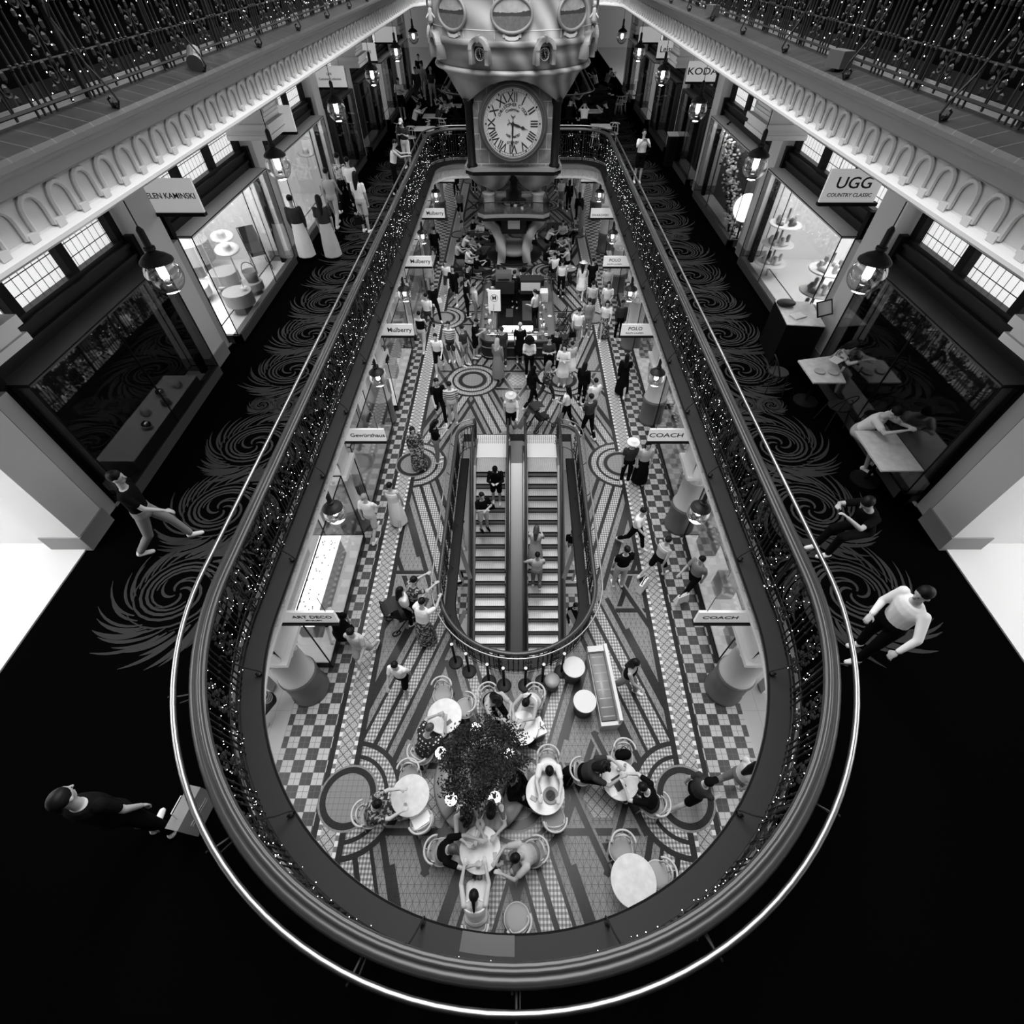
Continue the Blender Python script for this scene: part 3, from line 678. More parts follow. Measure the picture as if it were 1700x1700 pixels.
# ================================================================ MIDDLE GALLERY SHOPS
PY = [(4.6, 5.2), (9.6, 10.35), (15.4, 16.05), (21.3, 22.0), (25.9, 26.6), (31.0, 31.7), (36, 36.7), (41, 41.7)]
for s_, nm in ((-1, 'wall_shopfronts_left'), (1, 'wall_shopfronts_right')):
    m = MB()
    for i, (a, b) in enumerate(PY):
        x0, x1 = sorted((s_*6.87, s_*7.5)); m.box(x0, a, 4.8, x1, b, 9.55, 0)
        x0, x1 = sorted((s_*6.84, s_*7.5)); m.box(x0, a-.02, 4.8, x1, b+.02, 5.12, 1)
        x0, x1 = sorted((s_*7.5, s_*12.3)); m.box(x0, a+.1, 4.82, x1, b-.1, 9.55, 0)
        if i in (0, 2, 4, 6):                       # bracket block that carries the gallery beam
            a2, b2 = a-.25, b+.4
            x0, x1 = sorted((s_*6.28, s_*7.8)); m.box(x0, a2, 8.2, x1, b2, 9.55, 0)
            for e, z0, z1 in ((.10, 7.88, 7.98), (.06, 7.98, 8.08), (.12, 8.08, 8.2)):
                x0, x1 = sorted((s_*(6.28-e), s_*7.8)); m.box(x0, a2-e, z0, x1, b2+e, z1, 0)
            for q in (.06, .14, .22):
                xx = s_*6.28; m.tube([(xx-s_*0.01, a2+q, 8.25+q), (xx-s_*.01, b2-q, 8.25+q), (xx-s_*.01, b2-q, 8.95-q), (xx-s_*.01, a2+q, 8.95-q)], .012, 4, 2, closed=True)
        else:
            x0, x1 = sorted((s_*6.7, s_*7.6)); m.box(x0, a-.06, 8.9, x1, b+.06, 9.55, 0)
    struct(m.build(nm, ['plaster', 'midgrey', 'offwhite']))
    m = MB(); x0, x1 = sorted((s_*6.95, s_*12.3)); m.box(x0, -7, 4.79, x1, 60, 4.825); struct(m.build('floor_shops_'+side_word(s_), ['shop_floor']))
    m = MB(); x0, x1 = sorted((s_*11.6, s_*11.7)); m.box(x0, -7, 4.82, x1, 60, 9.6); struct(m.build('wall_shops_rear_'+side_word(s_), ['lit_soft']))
    area('gallery_shop_light', (s_*9.3, 8, 9.4), 3.0, 14, 800 if s_ < 0 else 620); area('gallery_shop_light', (s_*9.3, 24, 9.4), 3.0, 14, 330); area('gallery_shop_light', (s_*9.3, 40, 9.4), 3.0, 14, 130)
def mullion_arch(m, x, y0, y1, z0, z1):
    n = 10; yc = (y0+y1)/2; hw = (y1-y0)/2; o = [(yc+hw*math.cos(PI*i/n), z0+(z1-z0)*.35+(z1-z0)*.65*math.sin(PI*i/n)) for i in range(n+1)]
    vs = []; fs = []
    for yy, zz in o: vs += [(x, yy, zz), (x, yy, z1+.12)]
    for i in range(n): fs.append((2*i, 2*i+2, 2*i+3, 2*i+1))
    k = len(vs); vs2 = [(x+.09, a, b) for _, a, b in vs]; m.add(vs+vs2, fs+[tuple(reversed([q+k for q in f])) for f in fs]+[(2*i, 2*i+k, 2*i+2+k, 2*i+2) for i in range(n)])
BN = {(-1, 0): 'pale table goods', (-1, 1): 'sun hats', (-1, 2): 'lamps and vases', (-1, 3): 'clothes rails', (-1, 4): 'dark cabinets', (1, 0): 'dark shelving', (1, 1): 'slippers and boots', (1, 2): 'white flower garland', (1, 3): 'watches', (1, 4): 'jewellery'}
for s_ in (-1, 1):
    for k in range(7):
        a, b = PY[k][1], PY[k+1][0]; what = BN.get((s_, k), 'mixed goods'); L = b-a
        y0, y1 = a+.42, b-.08
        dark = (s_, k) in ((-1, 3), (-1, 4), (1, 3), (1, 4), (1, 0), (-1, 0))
        t = thing('shopfront', f'shopfront of {what} in the {ORD[k]} bay of the {side_word(s_)} middle gallery', 'shopfront', (s_*6.7, (a+b)/2, 4.8))
        cx = lambda x: s_*(x-6.7); ym = (a+b)/2
        def bx(m, xa, ya, za, xb, yb, zb, mi=0):
            q0, q1 = sorted((cx(xa), cx(xb))); m.box(q0, ya-ym, za, q1, yb-ym, zb, mi)
        m = MB(); bx(m, 6.68, y0, 0, 6.86, y1, .2); bx(m, 6.68, y0, 0, 7.4, y0+.1, .2); m.build('plinth', ['darkgrey'], t)
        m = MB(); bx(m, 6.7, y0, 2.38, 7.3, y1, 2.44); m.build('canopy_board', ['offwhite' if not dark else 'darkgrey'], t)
        m = MB(); q = [cx(6.70), cx(7.3)]; frame_tubes(m, q[0], y0-ym, .2, q[1], y1-ym, 2.42, .012)
        yd = y0+.62*(y1-y0) if L > 5 else y0+.5*(y1-y0)
        m.tube([(cx(6.7), yd-ym, .2), (cx(6.7), yd-ym, 2.42)], .012, 4); m.build('frame', ['black'], t)
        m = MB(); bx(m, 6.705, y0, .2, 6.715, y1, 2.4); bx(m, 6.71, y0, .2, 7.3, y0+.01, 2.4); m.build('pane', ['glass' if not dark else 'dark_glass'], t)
        m = MB(); bx(m, 7.0, y0-.10, 0, 7.15, y0+.03, 2.9); m.build('jamb', ['black'], t); m = MB(); bx(m, 7.0, b-.12, 0, 7.15, b, 2.9); m.build('jamb', ['black'], t)
        m = MB()
        for i, (xx, za, zb) in enumerate(((7.1, 2.44, 2.56), (7.05, 2.56, 2.62), (7.14, 2.62, 2.74), (7.08, 2.74, 2.8), (7.16, 2.8, 2.86))): bx(m, xx, a, za, 7.5, b, zb)
        m.build('fascia', ['dark_timber'], t)
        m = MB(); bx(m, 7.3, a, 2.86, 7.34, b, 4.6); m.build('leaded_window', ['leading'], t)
        m = MB(); n3 = 3; wz = (b-a-.3)/n3
        for i in range(n3+1): bx(m, 7.16, a+.1+i*wz-.05, 2.86, 7.36, a+.1+i*wz+.13, 4.75)
        for i in range(n3): mullion_arch(m, min(cx(7.2), cx(7.29)), a+.2+i*wz-ym, a+.08+(i+1)*wz-ym, 3.1, 4.4)
        m.build('mullion', ['black'], t)
        m = MB(); bx(m, 6.95, y0-.35, 0, 7.2, y0-.1, 2.4); m.build('pier_facing', ['lightgrey'], t)
        if dark or (s_, k) == (1, 2):
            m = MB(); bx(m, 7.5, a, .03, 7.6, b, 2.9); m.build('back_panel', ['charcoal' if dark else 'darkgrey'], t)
        if k < 5: area('added_display_light', (s_*7.02, (y0+y1)/2, 4.8+2.35), .35, L-.8, 30 if not dark else 14)  # unseen lamp added at the top of each bay to brighten its display
# signs of the middle gallery
US = [(-1, 10.35, 5.95, [('HELEN KAMINSKI', .13, 0, 1)], 'reading KAMINSKI at the left edge of the photo'), (-1, 16.3, 5.95, [], 'with a blank face behind the first bracket block on the left'), (-1, 22.3, 5.95, [('QVB', .09, .07, 1), ('Customer Collection', .09, -.06, 1)], 'for the customer collection on the left gallery'),
      (-1, 27.9, 5.95, [('ARENDSEE', .12, 0, 1.2)], 'with spaced capitals farther along the left gallery'), (1, 10.9, 5.98, [('UGG', .27, .05, 1.2), ('COUNTRY CLASSIC', .09, -.15, 1.1)], 'reading UGG at the right edge of the photo'),
      (1, 23.3, 6.1, [('KODA', .27, 0, 1.4)], 'reading KODA on the right gallery'), (1, 28.6, 6.0, [('Leisure', .3, 0, 1)], 'reading Leisure farther along the right gallery'), (1, 33.5, 6.0, [], 'small and blank, far along the right gallery'), (-1, 33.5, 6.0, [], 'small and blank, far along the left gallery')]
for s_, y, xa, wds, what in US: sign(s_, y, 7.78, xa, wds, .55, what)
# ---------------------------------------------------------------- things inside the gallery shops
def drum(r, h, m1, m2, lab, loc, nm='display_table'):
    t = thing(nm, lab, 'display table', loc)
    m = MB(); m.prism([(.75*r*math.cos(PI*i/3), .75*r*math.sin(PI*i/3)) for i in range(6)], 0, h*.4); m.build('pedestal_foot', [m2], t)
    m = MB(); m.lathe(0, 0, [(r, h*.4), (r, h), (r*.98, h+.01)], 32); m.build('round_top', [m1], t, False); return t
TB = [((-7.2, 12.35), .36, .5, 'nearest the window corner'), ((-7.95, 13.4), .38, .55, 'in the middle of the hat shop window'), ((-9.3, 14.6), .55, .85, 'at the rear of the hat shop'), ((-7.25, 13.35), .27, .3, 'low, beside a straw basket'), ((-8.7, 12.9), .45, .35, 'low, at the left of the hat shop')]
for (x, y), r, h, w_ in TB: drum(r, h, 'lightgrey', 'midgrey', f'round pale display table {w_}', (x, y, 4.83))
def hat(R_=.26, c='white'):
    m = MB(); m.lathe(0, 0, [(R_, 0), (R_*.98, .02), (R_*.7, .015), (.105, .02), (.10, .10), (.085, .13), (.03, .14)], 24); return m.mesh('sun_hat', [c], True)
hm = {c: hat(.28, c) for c in ('offwhite', 'white', 'midgrey')}
HT = [((-7.0, 12.4), 1.0, 'offwhite', 'wide pale sun hat on the nearest stand'), ((-7.56, 13.4), 1.2, 'white', 'large white sun hat on a thin stand in mid window'), ((-7.92, 13.0), 1.85, 'white', 'patterned white hat on a tall thin stand'), ((-8.54, 13.6), 1.9, 'white', 'white bucket shaped hat at the left rear'), ((-7.2, 20.0), 1.4, 'midgrey', 'dark felt hat hung in the lamp shop window')]
for (x, y), h, c, lab in HT:
    t = thing('hat_stand', lab.replace('hat', 'hat stand', 1) + ' (thin rod)', 'hat stand', (x, y, 4.83+(.58 if y < 12.5 else .3)))
    t['label'] = 'thin pale rod stand carrying the '+lab.split(' on ')[0]
    m = MB(); m.tube([(0, 0, 0), (0, 0, h-.02)], .012, 5); m.build('rod', ['white'], t); m = MB(); m.lathe(0, 0, [(.08, 0), (.08, .012)], 14); m.build('foot', ['offwhite'], t)
    tag(obj('sun_hat', hm[c], None, (x, y, 4.83+(.58 if y < 12.5 else .3)+h-.08), (.2, .1, 0)), lab, 'hat', 'hats in the shop window')
t = thing('straw_basket', 'woven dark straw basket with hooped handle on the low round table', 'basket', (-7.2, 13.35, 5.14))
m = MB(); m.lathe(0, 0, [(.14, 0), (.2, .28), (.19, .28), (.13, .02)], 18); m.build('basket_body', ['midgrey'], t, True)
m = MB(); m.tube([(.19*math.cos(PI*i/10), 0, .28+.22*math.sin(PI*i/10)) for i in range(11)], .012, 5); m.build('basket_handle', ['darkgrey'], t)
t = thing('pushchair', 'dark pushchair with black wheels inside the hat shop', 'pushchair', (-7.6, 14.9, 4.83), .6)
m = MB()
for x in (-.22, .22):
    for y in (-.3, .3): m.tube([(x, y, .1), (x+.001, y, .1)], .1, 12); 
m.tube([(-.22, -.3, .1), (-.22, .1, .6), (-.22, .45, 1.0), (.22, .45, 1.0), (.22, .1, .6), (.22, -.3, .1)], .015, 6); m.build('chassis', ['black'], t)
m = MB(); m.obox((0, 0, .55), (.4, .5, .12), 0, 0, .3); m.obox((0, .25, .8), (.4, .08, .5), 0, 0, -.3); m.build('seat', ['charcoal'], t)
# lamps, flower garland, globe lamp, shelves
rv = random.Random(21)
t = thing('flower_garland', 'tall climbing garland of white flowers in the second right gallery window', 'garland', (6.95, 18.6, 4.9))
m = MB(); m.tube([(0, -1.3, 0), (.1, -.3, .9), (.2, .7, 1.7), (.1, 1.2, 2.1)], .05, 6); m.build('stem', ['leaf'], t)
m = MB()
for _ in range(420):
    u = rv.random(); y = -1.5+2.9*u+rv.gauss(0, .17); z = .15+2.0*u+rv.gauss(0, .17); m.ell((rv.gauss(.05, .1), y, max(.05, z)), (.045, .045, .035), 6, mi=0 if rv.random() < .7 else 1)
m.build('blossom', ['white', 'leaf2'], t, kind='stuff')
t = thing('globe_lamp', 'large glowing white globe lamp standing in the right gallery window', 'lamp', (7.1, 16.9, 4.83))
m = MB(); m.ell((0, 0, .95), (.38, .38, .38), 24); m.build('lamp_globe', ['lamp_white'], t, True); m = MB(); m.lathe(0, 0, [(.2, 0), (.2, .03), (.03, .05), (.03, .6)], 16); m.build('lamp_stand', ['black'], t)
def shoe_mesh():
    m = MB(); m.caps((0, -.08, .05), (0, .10, .045), .05, .045, 8); m.caps((0, -.08, .05), (0, -.08, .16), .05, .05, 8); return m.mesh('boot', ['white', 'lightgrey', 'midgrey'], True)
SHM = {}
for c in ('white', 'lightgrey', 'midgrey', 'darkgrey'):
    m = MB(); m.caps((0, -.08, .05), (0, .10, .045), .05, .045, 8); m.caps((0, -.08, .05), (0, -.08, .17), .05, .05, 8); SHM[c] = m.mesh('boot', [c], True)
def round_shelf(loc, lab):
    t = thing('shelf_stand', lab, 'shelf', loc); m = MB()
    m.tube([(0, 0, 0), (0, 0, 1.75)], .03, 8); m.build('post', ['steel'], t)
    for z in (.35, .85, 1.35): m = MB(); m.lathe(0, 0, [(.42, z), (.43, z+.01), (.42, z+.03)], 24); m.build('round_shelf', ['offwhite'], t)
for sx, sy, wd in ((7.25, 14.4, 'farther'), (7.25, 11.6, 'nearer')):
    round_shelf((sx, sy, 4.83), f'stand of round shelves holding pale slippers, {wd} of two in the first right gallery window')
    for z, hn in ((.38, 'bottom'), (.88, 'middle'), (1.38, 'top')):
        for q in range(4):
            c = rv.choice(['white', 'lightgrey', 'midgrey', 'darkgrey']); a = q*PI/2+.4
            tag(obj('boot', SHM[c], None, (sx+.22*math.cos(a), sy+.22*math.sin(a), 4.83+z), (0, 0, a)), f'{dict(white="white",lightgrey="pale",midgrey="grey",darkgrey="dark")[c]} sheepskin boot, {["rear","wall side","front","walkway side"][q]} of {hn} shelf, {wd} round stand, right gallery', 'boot', f'boots on the {hn} shelf of the {wd} stand')
# generic shelving with boxes in the other bays
for s_, k, y, nm in ((-1, 2, 19.5, 'homeware'), (-1, 3, 24.2, 'clothing'), (1, 3, 24.2, 'watch'), (1, 1, 12.8, 'slipper'), (-1, 1, 13.0, 'hat'), (-1, 4, 28.9, 'cabinet'), (1, 4, 28.9, 'jewellery'), (1, 2, 18.8, 'homeware'), (-1, 0, 7.4, 'gift'), (1, 0, 7.4, 'dark')):
    t = thing('shelving', f'open shelving at the rear of the {nm} shop, {ORD[k]} bay on the {side_word(s_)} gallery', 'shelving', (s_*9.9, y, 4.83))
    m = MB(); m.box(-.2, -1.6, 0, .2, -1.55, 2.2); m.box(-.2, 1.55, 0, .2, 1.6, 2.2)
    m.build('side_panel', ['offwhite'], t)
    for z in (.1, .6, 1.1, 1.6, 2.1): m = MB(); m.box(-.2, -1.55, z, .2, 1.55, z+.03); m.build('shelf', ['white'], t)
    for j in range(8):
        z = (.13, .63, 1.13, 1.63)[j % 4]; yy = (-.8 if j < 4 else .8)+rv.uniform(-.5, .5); m = MB(); h = .18+.2*rv.random(); c = rv.choice(['midgrey', 'darkgrey', 'lightgrey', 'white'])
        m.lathe(0, 0, [(.1, 0), (.13, h*.3), (.12, h*.6), (.05, h*.8), (.05, h)], 12); o = m.build('vase', [c], None, True, (s_*9.9, y+yy, 4.83+z))
        tag(o, f'{dict(midgrey="grey",darkgrey="dark",lightgrey="pale grey",white="white")[c]} vase, {("bottom","second","third","fourth")[j % 4]} shelf, {"near" if j < 4 else "far"} end, rear of {nm} shop, {side_word(s_)}', 'vase', f'wares on the {nm} shop shelving')
# low lit counter in the left foreground bay
t = thing('display_counter', 'low pale counter with glassware in the near left gallery window', 'counter', (-6.95, 7.5, 4.83)); m = MB(); m.box(-.5, -1.3, 0, .2, 1.3, .4); m.build('counter_body', ['offwhite'], t)
for j, (dx, dy, c) in enumerate(((.0, .9, 'white'), (-.2, .6, 'steel'), (.05, .3, 'midgrey'), (-.2, .0, 'white'), (.02, -.4, 'steel'))):
    m = MB(); m.lathe(0, 0, [(.05, 0), (.09, .04), (.08, .12), (.04, .15)], 14); o = m.build('glass_bowl', [c], None, True, (-6.95+dx, 7.5+dy, 5.23)); tag(o, f'small {["white bowl at the far end","shiny bowl behind it","grey bowl in the middle","white bowl left of centre","shiny bowl at the near end"][j]} of the low pale counter', 'bowl', 'bowls on the low counter')
# ================================================================ HANGING CLOCK TOWER
KX, KYF, KYC = -0.12, 17.0, 18.42
t = thing('clock_tower', 'huge hanging timber clock tower with a white roman dial above the well', 'clock', (KX, KYC, 0))
hw = 1.22
m = MB(); m.box(-hw, -hw, 6.78, hw, hw, 8.95); m.build('tower_body', ['stone_block'], t)
m = MB(); n = 64                                   # bowl: round drum above running down to four pointed corners
ring0 = []; ring1 = []; ring2 = []
for i in range(n):
    a = 2*PI*i/n; c, s2 = math.cos(a), math.sin(a); q = abs(math.sin(2*a))
    ring0.append((2.08*c, 2.08*s2, 8.92)); k = 1/max(abs(c), abs(s2)); kk = q**1.5
    ring1.append(((1.93*(1-kk)+1.92*kk)*c, (1.93*(1-kk)+1.92*kk)*s2, 8.86-.12*kk)); ring2.append(((1.88*(1-kk)+1.82*kk)*c, (1.88*(1-kk)+1.82*kk)*s2, 8.82-.58*(1-math.sqrt(max(0, 1-q*q)))))
inner = [(hw*.98*math.cos(2*PI*i/n)/max(abs(math.cos(2*PI*i/n)), abs(math.sin(2*PI*i/n))), hw*.98*math.sin(2*PI*i/n)/max(abs(math.cos(2*PI*i/n)), abs(math.sin(2*PI*i/n))), 8.86-.56*(1-math.sqrt(max(0, 1-math.sin(4*PI*i/n)**2)))) for i in range(n)]
R4 = [ring0, ring1, ring2, inner]
m.add([p for r in R4 for p in r], [(j*n+i, (j+1)*n+i, (j+1)*n+(i+1) % n, j*n+(i+1) % n) for j in range(3) for i in range(n)]); m.build('bowl', ['veined_timber'], t, True)
m = MB(); m.lathe(0, 0, [(2.08, 8.9), (2.15, 8.92), (2.17, 8.96), (2.15, 9), (2.10, 9.02)], 64, cap=False); m.build('lower_moulding', ['veined_timber'], t, True)
m = MB(); m.lathe(0, 0, [(2.08, 8.98), (2.12, 9.28), (2.14, 9.44), (2.20, 9.45), (2.22, 9.48), (2.22, 9.55), (2.19, 9.58), (2.16, 9.59), (2.16, 10.98), (2.22, 11.03), (2.22, 11.18), (2.0, 11.38), (2.0, 14)], 72); m.build('drum', ['veined_timber'], t, True)
m = MB()
for z in (9.74, 10.32): m.lathe(0, 0, [(2.162, z), (2.166, z+.008), (2.162, z+.016)], 72, cap=False)
for i in range(16):
    a = 2*PI*(i+.5)/16; m.tube([(2.16*math.cos(a), 2.16*math.sin(a), 9.6), (2.16*math.cos(a), 2.16*math.sin(a), 10.98)], .008, 4)
m.build('panel_bead', ['offwhite'], t)
g = NG('harbour_view', .4)                           # painted coast scene: sky, far hills, water
zz = g.z; nz = g.noise(3, 4)
hill = g.op('GREATER_THAN', g.op('ADD', -.06, g.op('MULTIPLY', nz, .22)), zz)
sea = g.op('LESS_THAN', zz, g.op('MULTIPLY_ADD', g.noise(9, 2), .05, -.05))
g.out(g.mix(sea, g.mix(hill, g.op('MULTIPLY_ADD', g.noise(5, 4), .5, .15), .05), g.op('MULTIPLY_ADD', g.noise(14, 3), .12, .07)))
PA = [0, 42, -42, 80, -80]
pm = MB(); pm.add([(.46*math.cos(2*PI*i/40), 0, .29*math.sin(2*PI*i/40)) for i in range(40)]+[(.46*math.cos(2*PI*i/40), .05, .29*math.sin(2*PI*i/40)) for i in range(40)], [tuple(range(40))]+[(i, i+40, (i+1) % 40+40, (i+1) % 40) for i in range(40)]); pme = pm.mesh('painting', ['harbour_view'])
fm = MB(); fm.tube([(.48*math.cos(2*PI*i/40), -.01, .305*math.sin(2*PI*i/40)) for i in range(40)], .035, 8, closed=True); fme = fm.mesh('round_frame', ['midgrey'], True)
rb = MB(); rb.add([(x, -.02, z) for x, z in ((-.2, .02), (-.1, -.02), (.1, -.02), (.2, .02), (.2, .11), (.1, .07), (-.1, .07), (-.2, .11))]+[(x, .06, z) for x, z in ((-.2, .02), (-.1, -.02), (.1, -.02), (.2, .02), (.2, .11), (.1, .07), (-.1, .07), (-.2, .11))], [tuple(range(8))[::-1]]+[(i, (i+1) % 8, 8+(i+1) % 8, 8+i) for i in range(8)])
rb.obox((-.24, .03, .1), (.08, .04, .1), 0); rb.obox((.24, .03, .1), (.08, .04, .1), 0); rme = rb.mesh('scroll_ribbon', ['offwhite'])
for d in PA:
    a = math.radians(d)-PI/2; r = 2.19
    o = obj('painting', pme, t, (r*math.cos(a), r*math.sin(a), 10.02), (0, 0, a+PI/2)); obj('round_frame', fme, o, (0, 0, 0))
    obj('scroll_ribbon', rme, t, (2.19*math.cos(a), 2.19*math.sin(a), 9.60), (0, 0, a+PI/2), (.8, 1, .7))
NI = [21, -21, 62, -62, 100, -100]                      # niches with small dials
m1 = MB()                                             # hood and cheeks
n1 = 12
for i in range(n1):
    a, b = PI*i/n1, PI*(i+1)/n1
    m1.add([(r*math.cos(q), y, .02+r*math.sin(q)) for q in (a, b) for r in (.21, .33) for y in (-.16, .12)], [(0, 2, 6, 4), (1, 5, 7, 3), (2, 3, 7, 6), (0, 4, 5, 1)])
for s_ in (-1, 1): m1.box(min(s_*.21, s_*.33), -.14, -.36, max(s_*.21, s_*.33), .12, .02)
m1.box(-.03, -.19, .2, .03, .0, .38); hood = m1.mesh('niche_hood', ['veined_timber'])
m2 = MB(); m2.add([(.2*math.cos(2*PI*i/24), -.02, -.06+.22*math.sin(2*PI*i/24)) for i in range(24)], [tuple(range(24))[::-1]]); nich = m2.mesh('niche', ['black'])
m3 = MB(); m3.tube([(.15*math.cos(2*PI*i/24), -.04, -.1+.16*math.sin(2*PI*i/24)) for i in range(24)], .022, 5, closed=True); m3.obox((0, -.05, -.02), (.02, .01, .16)); m3.obox((.03, -.05, -.12), (.012, .01, .1))
for i in range(12): q = 2*PI*i/12; m3.obox((.105*math.cos(q), -.05, -.1+.11*math.sin(q)), (.014, .01, .03))
dial = m3.mesh('small_dial', ['midgrey'])
for d in NI:
    a = math.radians(d)-PI/2; r = 2.19
    o = obj('niche', nich, t, (r*math.cos(a), r*math.sin(a), 9.40), (0, 0, a+PI/2), (.8, 1, .72)); obj('niche_hood', hood, o); 
    if abs(d) < 50: obj('small_dial', dial, o)
# carved figures on two hoods
for d, w_ in ((-62, 'left'), (62, 'right')):
    a = math.radians(d)-PI/2; x, y = 2.32*math.cos(a), 2.32*math.sin(a); m = MB()
    m.caps((x, y, 9.86), (x, y, 10.03), .07, .05, 8); m.ell((x, y, 10.13), (.05, .05, .06), 8); m.caps((x, y, 10), (x+.1, y-.05, 9.9), .03, .02, 6); m.caps((x, y, 10), (x-.1, y-.05, 9.9), .03, .02, 6); m.build('carved_figure', ['lightgrey'], t, True)
# great dial
fy = KYF-KYC-.02; cz = 7.86
dl = bpy.data.objects.new('dial', None)
g = NG('dial_face', .45); g.out(g.op('ADD', .44, g.op('MULTIPLY', g.noise(1.5, 1), .2)))
m = MB(); nn = 64; m.add([(.92*math.cos(2*PI*i/nn), -.10, .88*math.sin(2*PI*i/nn)) for i in range(nn)]+[(.92*math.cos(2*PI*i/nn), .2, .88*math.sin(2*PI*i/nn)) for i in range(nn)], [tuple(range(nn))]+[(i, (i+1) % nn, nn+(i+1) % nn, nn+i) for i in range(nn)])
D = m.build('dial', ['dial_face'], t, loc=(0, fy, cz))
m = MB()
for r, w_, y in ((.99, .055, -.10), (.93, .03, -.13), (1.045, .03, -.06)): m.tube([(r*math.cos(2*PI*i/nn), y, r*.955*math.sin(2*PI*i/nn)) for i in range(nn)], w_, 8, closed=True)
m.build('bezel', ['darkgrey'], D, True)
m = MB()
for r in (.865, .80): m.tube([(r*math.cos(2*PI*i/nn), -.105, r*.955*math.sin(2*PI*i/nn)) for i in range(nn)], .004, 4, closed=True)
for i in range(60): a = 2*PI*i/60; m.obox((.832*math.sin(a), -.105, .795*math.cos(a)), (.008, .006, .06) if i % 5 else (.04, .008, .05), 0)
m.build('minute_track', ['ink'], D)
NUM = ['XII', 'I', 'II', 'III', 'IIII', 'V', 'VI', 'VII', 'VIII', 'IX', 'X', 'XI']
for i, s_ in enumerate(NUM):
    a = 2*PI*i/12; me = text_mesh(s_, .32, .002); me.materials.clear(); me.materials.append(M['ink'])
    o = obj('numeral', me, D, (.645*math.sin(a), -.11, .62*math.cos(a)), (PI/2, 0, 0), (.8 if len(s_) > 2 else .95, 1, 1))
    o.rotation_euler = (Matrix.Rotation(a, 4, 'Y') @ Matrix.Rotation(PI/2, 4, 'X')).to_euler()
def arc_text(s_, r, a0, a1, sz, inv=False):
    for i, ch in enumerate(s_):
        if ch == ' ': continue
        a = math.radians(a0+(a1-a0)*i/(len(s_)-1)); me = text_mesh(ch, sz, .002); me.materials.clear(); me.materials.append(M['ink'])
        o = obj('lettering', me, D, (r*math.sin(a), -.11, r*math.cos(a))); rr_ = a+(PI if inv else 0)
        o.rotation_euler = (Matrix.Rotation(rr_, 4, 'Y') @ Matrix.Rotation(PI/2, 4, 'X')).to_euler()
arc_text('CHRISTOPHER C COOK', .46, -62, 62, .11); arc_text('Clockmaker', .35, -32, 32, .10); arc_text('HORE LIMITED', .33, 215, 145, .085, True)
lettering('SYDNEY', .10, D, (0, -.11, -.47), (PI/2, 0, 0))
def hand(ang, L, nm, w_):
    m = MB(); m.add([(-.02, 0, -.04), (.02, 0, -.04), (w_, 0, L*.3), (.012, 0, L*.5), (w_*1.3, 0, L*.62), (.012, 0, L*.75), (0, 0, L), (-.012, 0, L*.75), (-w_*1.3, 0, L*.62), (-.012, 0, L*.5), (-w_, 0, L*.3)], [tuple(range(11))])
    m.tube([(w_*1.2*math.cos(2*PI*i/10), 0, L*.62+w_*1.2*math.sin(2*PI*i/10)) for i in range(10)], .006, 4, closed=True)
    m.tube([(0, 0, 0), (0, 0, -L*.22)], .012, 4); m.tube([(.06*math.cos(PI*i/6), 0, -L*.22-.05+.05*math.sin(PI*i/6)) for i in range(7)], .01, 4)
    o = m.build(nm, ['ink'], D); o.location = (0, -.125, 0); o.rotation_euler = (0, ang, 0)
D.scale = (.9, 1, .9)
hand(math.radians(108), .52, 'hour_hand', .035); hand(math.radians(183), .78, 'minute_hand', .03)
m = MB(); m.obox((0, -.13, 0), (.09, .02, .09), 0); o = m.build('hand_boss', ['ink'], D); o.rotation_euler = (0, PI/4, 0)
# corner columns, sill and brackets below
for sx in (-1, 1):
    for sy in (-1, 1):
        m = MB(); m.lathe(sx*1.22, sy*1.24, [(.16, 6.78), (.16, 6.84), (.12, 6.88), (.11, 8.2), (.15, 8.28), (.15, 8.36)], 16); m.build('corner_column', ['black'], t, True)
m = MB()
def cslab(m, h, z0, z1, dip, cut=.12, nseg=10):
    pts = []
    for k in range(4):
        a = k*PI/2; c, s2 = math.cos(a), math.sin(a)
        for i in range(nseg):
            u = -1+2*(i+.5)/nseg; x = h-dip*(1-u*u); y = u*(h-cut); pts.append((x*c-y*s2, x*s2+y*c))
    m.prism(pts, z0, z1)
cslab(m, 1.46, 6.70, 6.80, .05); m.build('sill', ['midgrey'], t); m = MB(); cslab(m, 1.44, 6.60, 6.70, .05); m.build('sill_band', ['black'], t)
m = MB(); n = 48; A = []; B = []; C_ = []                      # arched bracket stage, tapering to four feet
for j, (h, z) in enumerate(((1.40, 6.6), (1.15, 6.3), (.85, 6.12), (.72, 6.0))):
    for i in range(n):
        a = 2*PI*i/n; q = 1/max(abs(math.cos(a)), abs(math.sin(a))); d = abs(math.sin(2*a))**.7
        zz = z if j == 0 else 6.6-(6.6-z)*d
        m.v.append((h*q*math.cos(a)*.97, h*q*math.sin(a)*.97, zz))
    if j: m.f += [((j-1)*n+i, j*n+i, j*n+(i+1) % n, (j-1)*n+(i+1) % n) for i in range(n)]; m.m += [0]*n
m.build('bracket_stage', ['veined_timber'], t, True)
for sx in (-1, 1):
    for sy in (-1, 1): m = MB(); m.lathe(sx*.78, sy*.78, [(.22, 5.98), (.17, 5.93), (.17, 5.5), (.2, 5.45)], 16); m.build('short_column', ['lightgrey'], t, True)
m = MB(); m.lathe(0, 0, [(.42, 5.46), (.42, 5.52), (.26, 5.54), (.26, 5.8), (.14, 5.84), (.12, 6.05), (.24, 6.2), (.26, 6.35), (.16, 6.5)], 20); m.build('dark_finial', ['charcoal'], t, True)
m = MB(); cslab(m, 1.18, 5.36, 5.46, .10); m.build('deck', ['midgrey'], t)
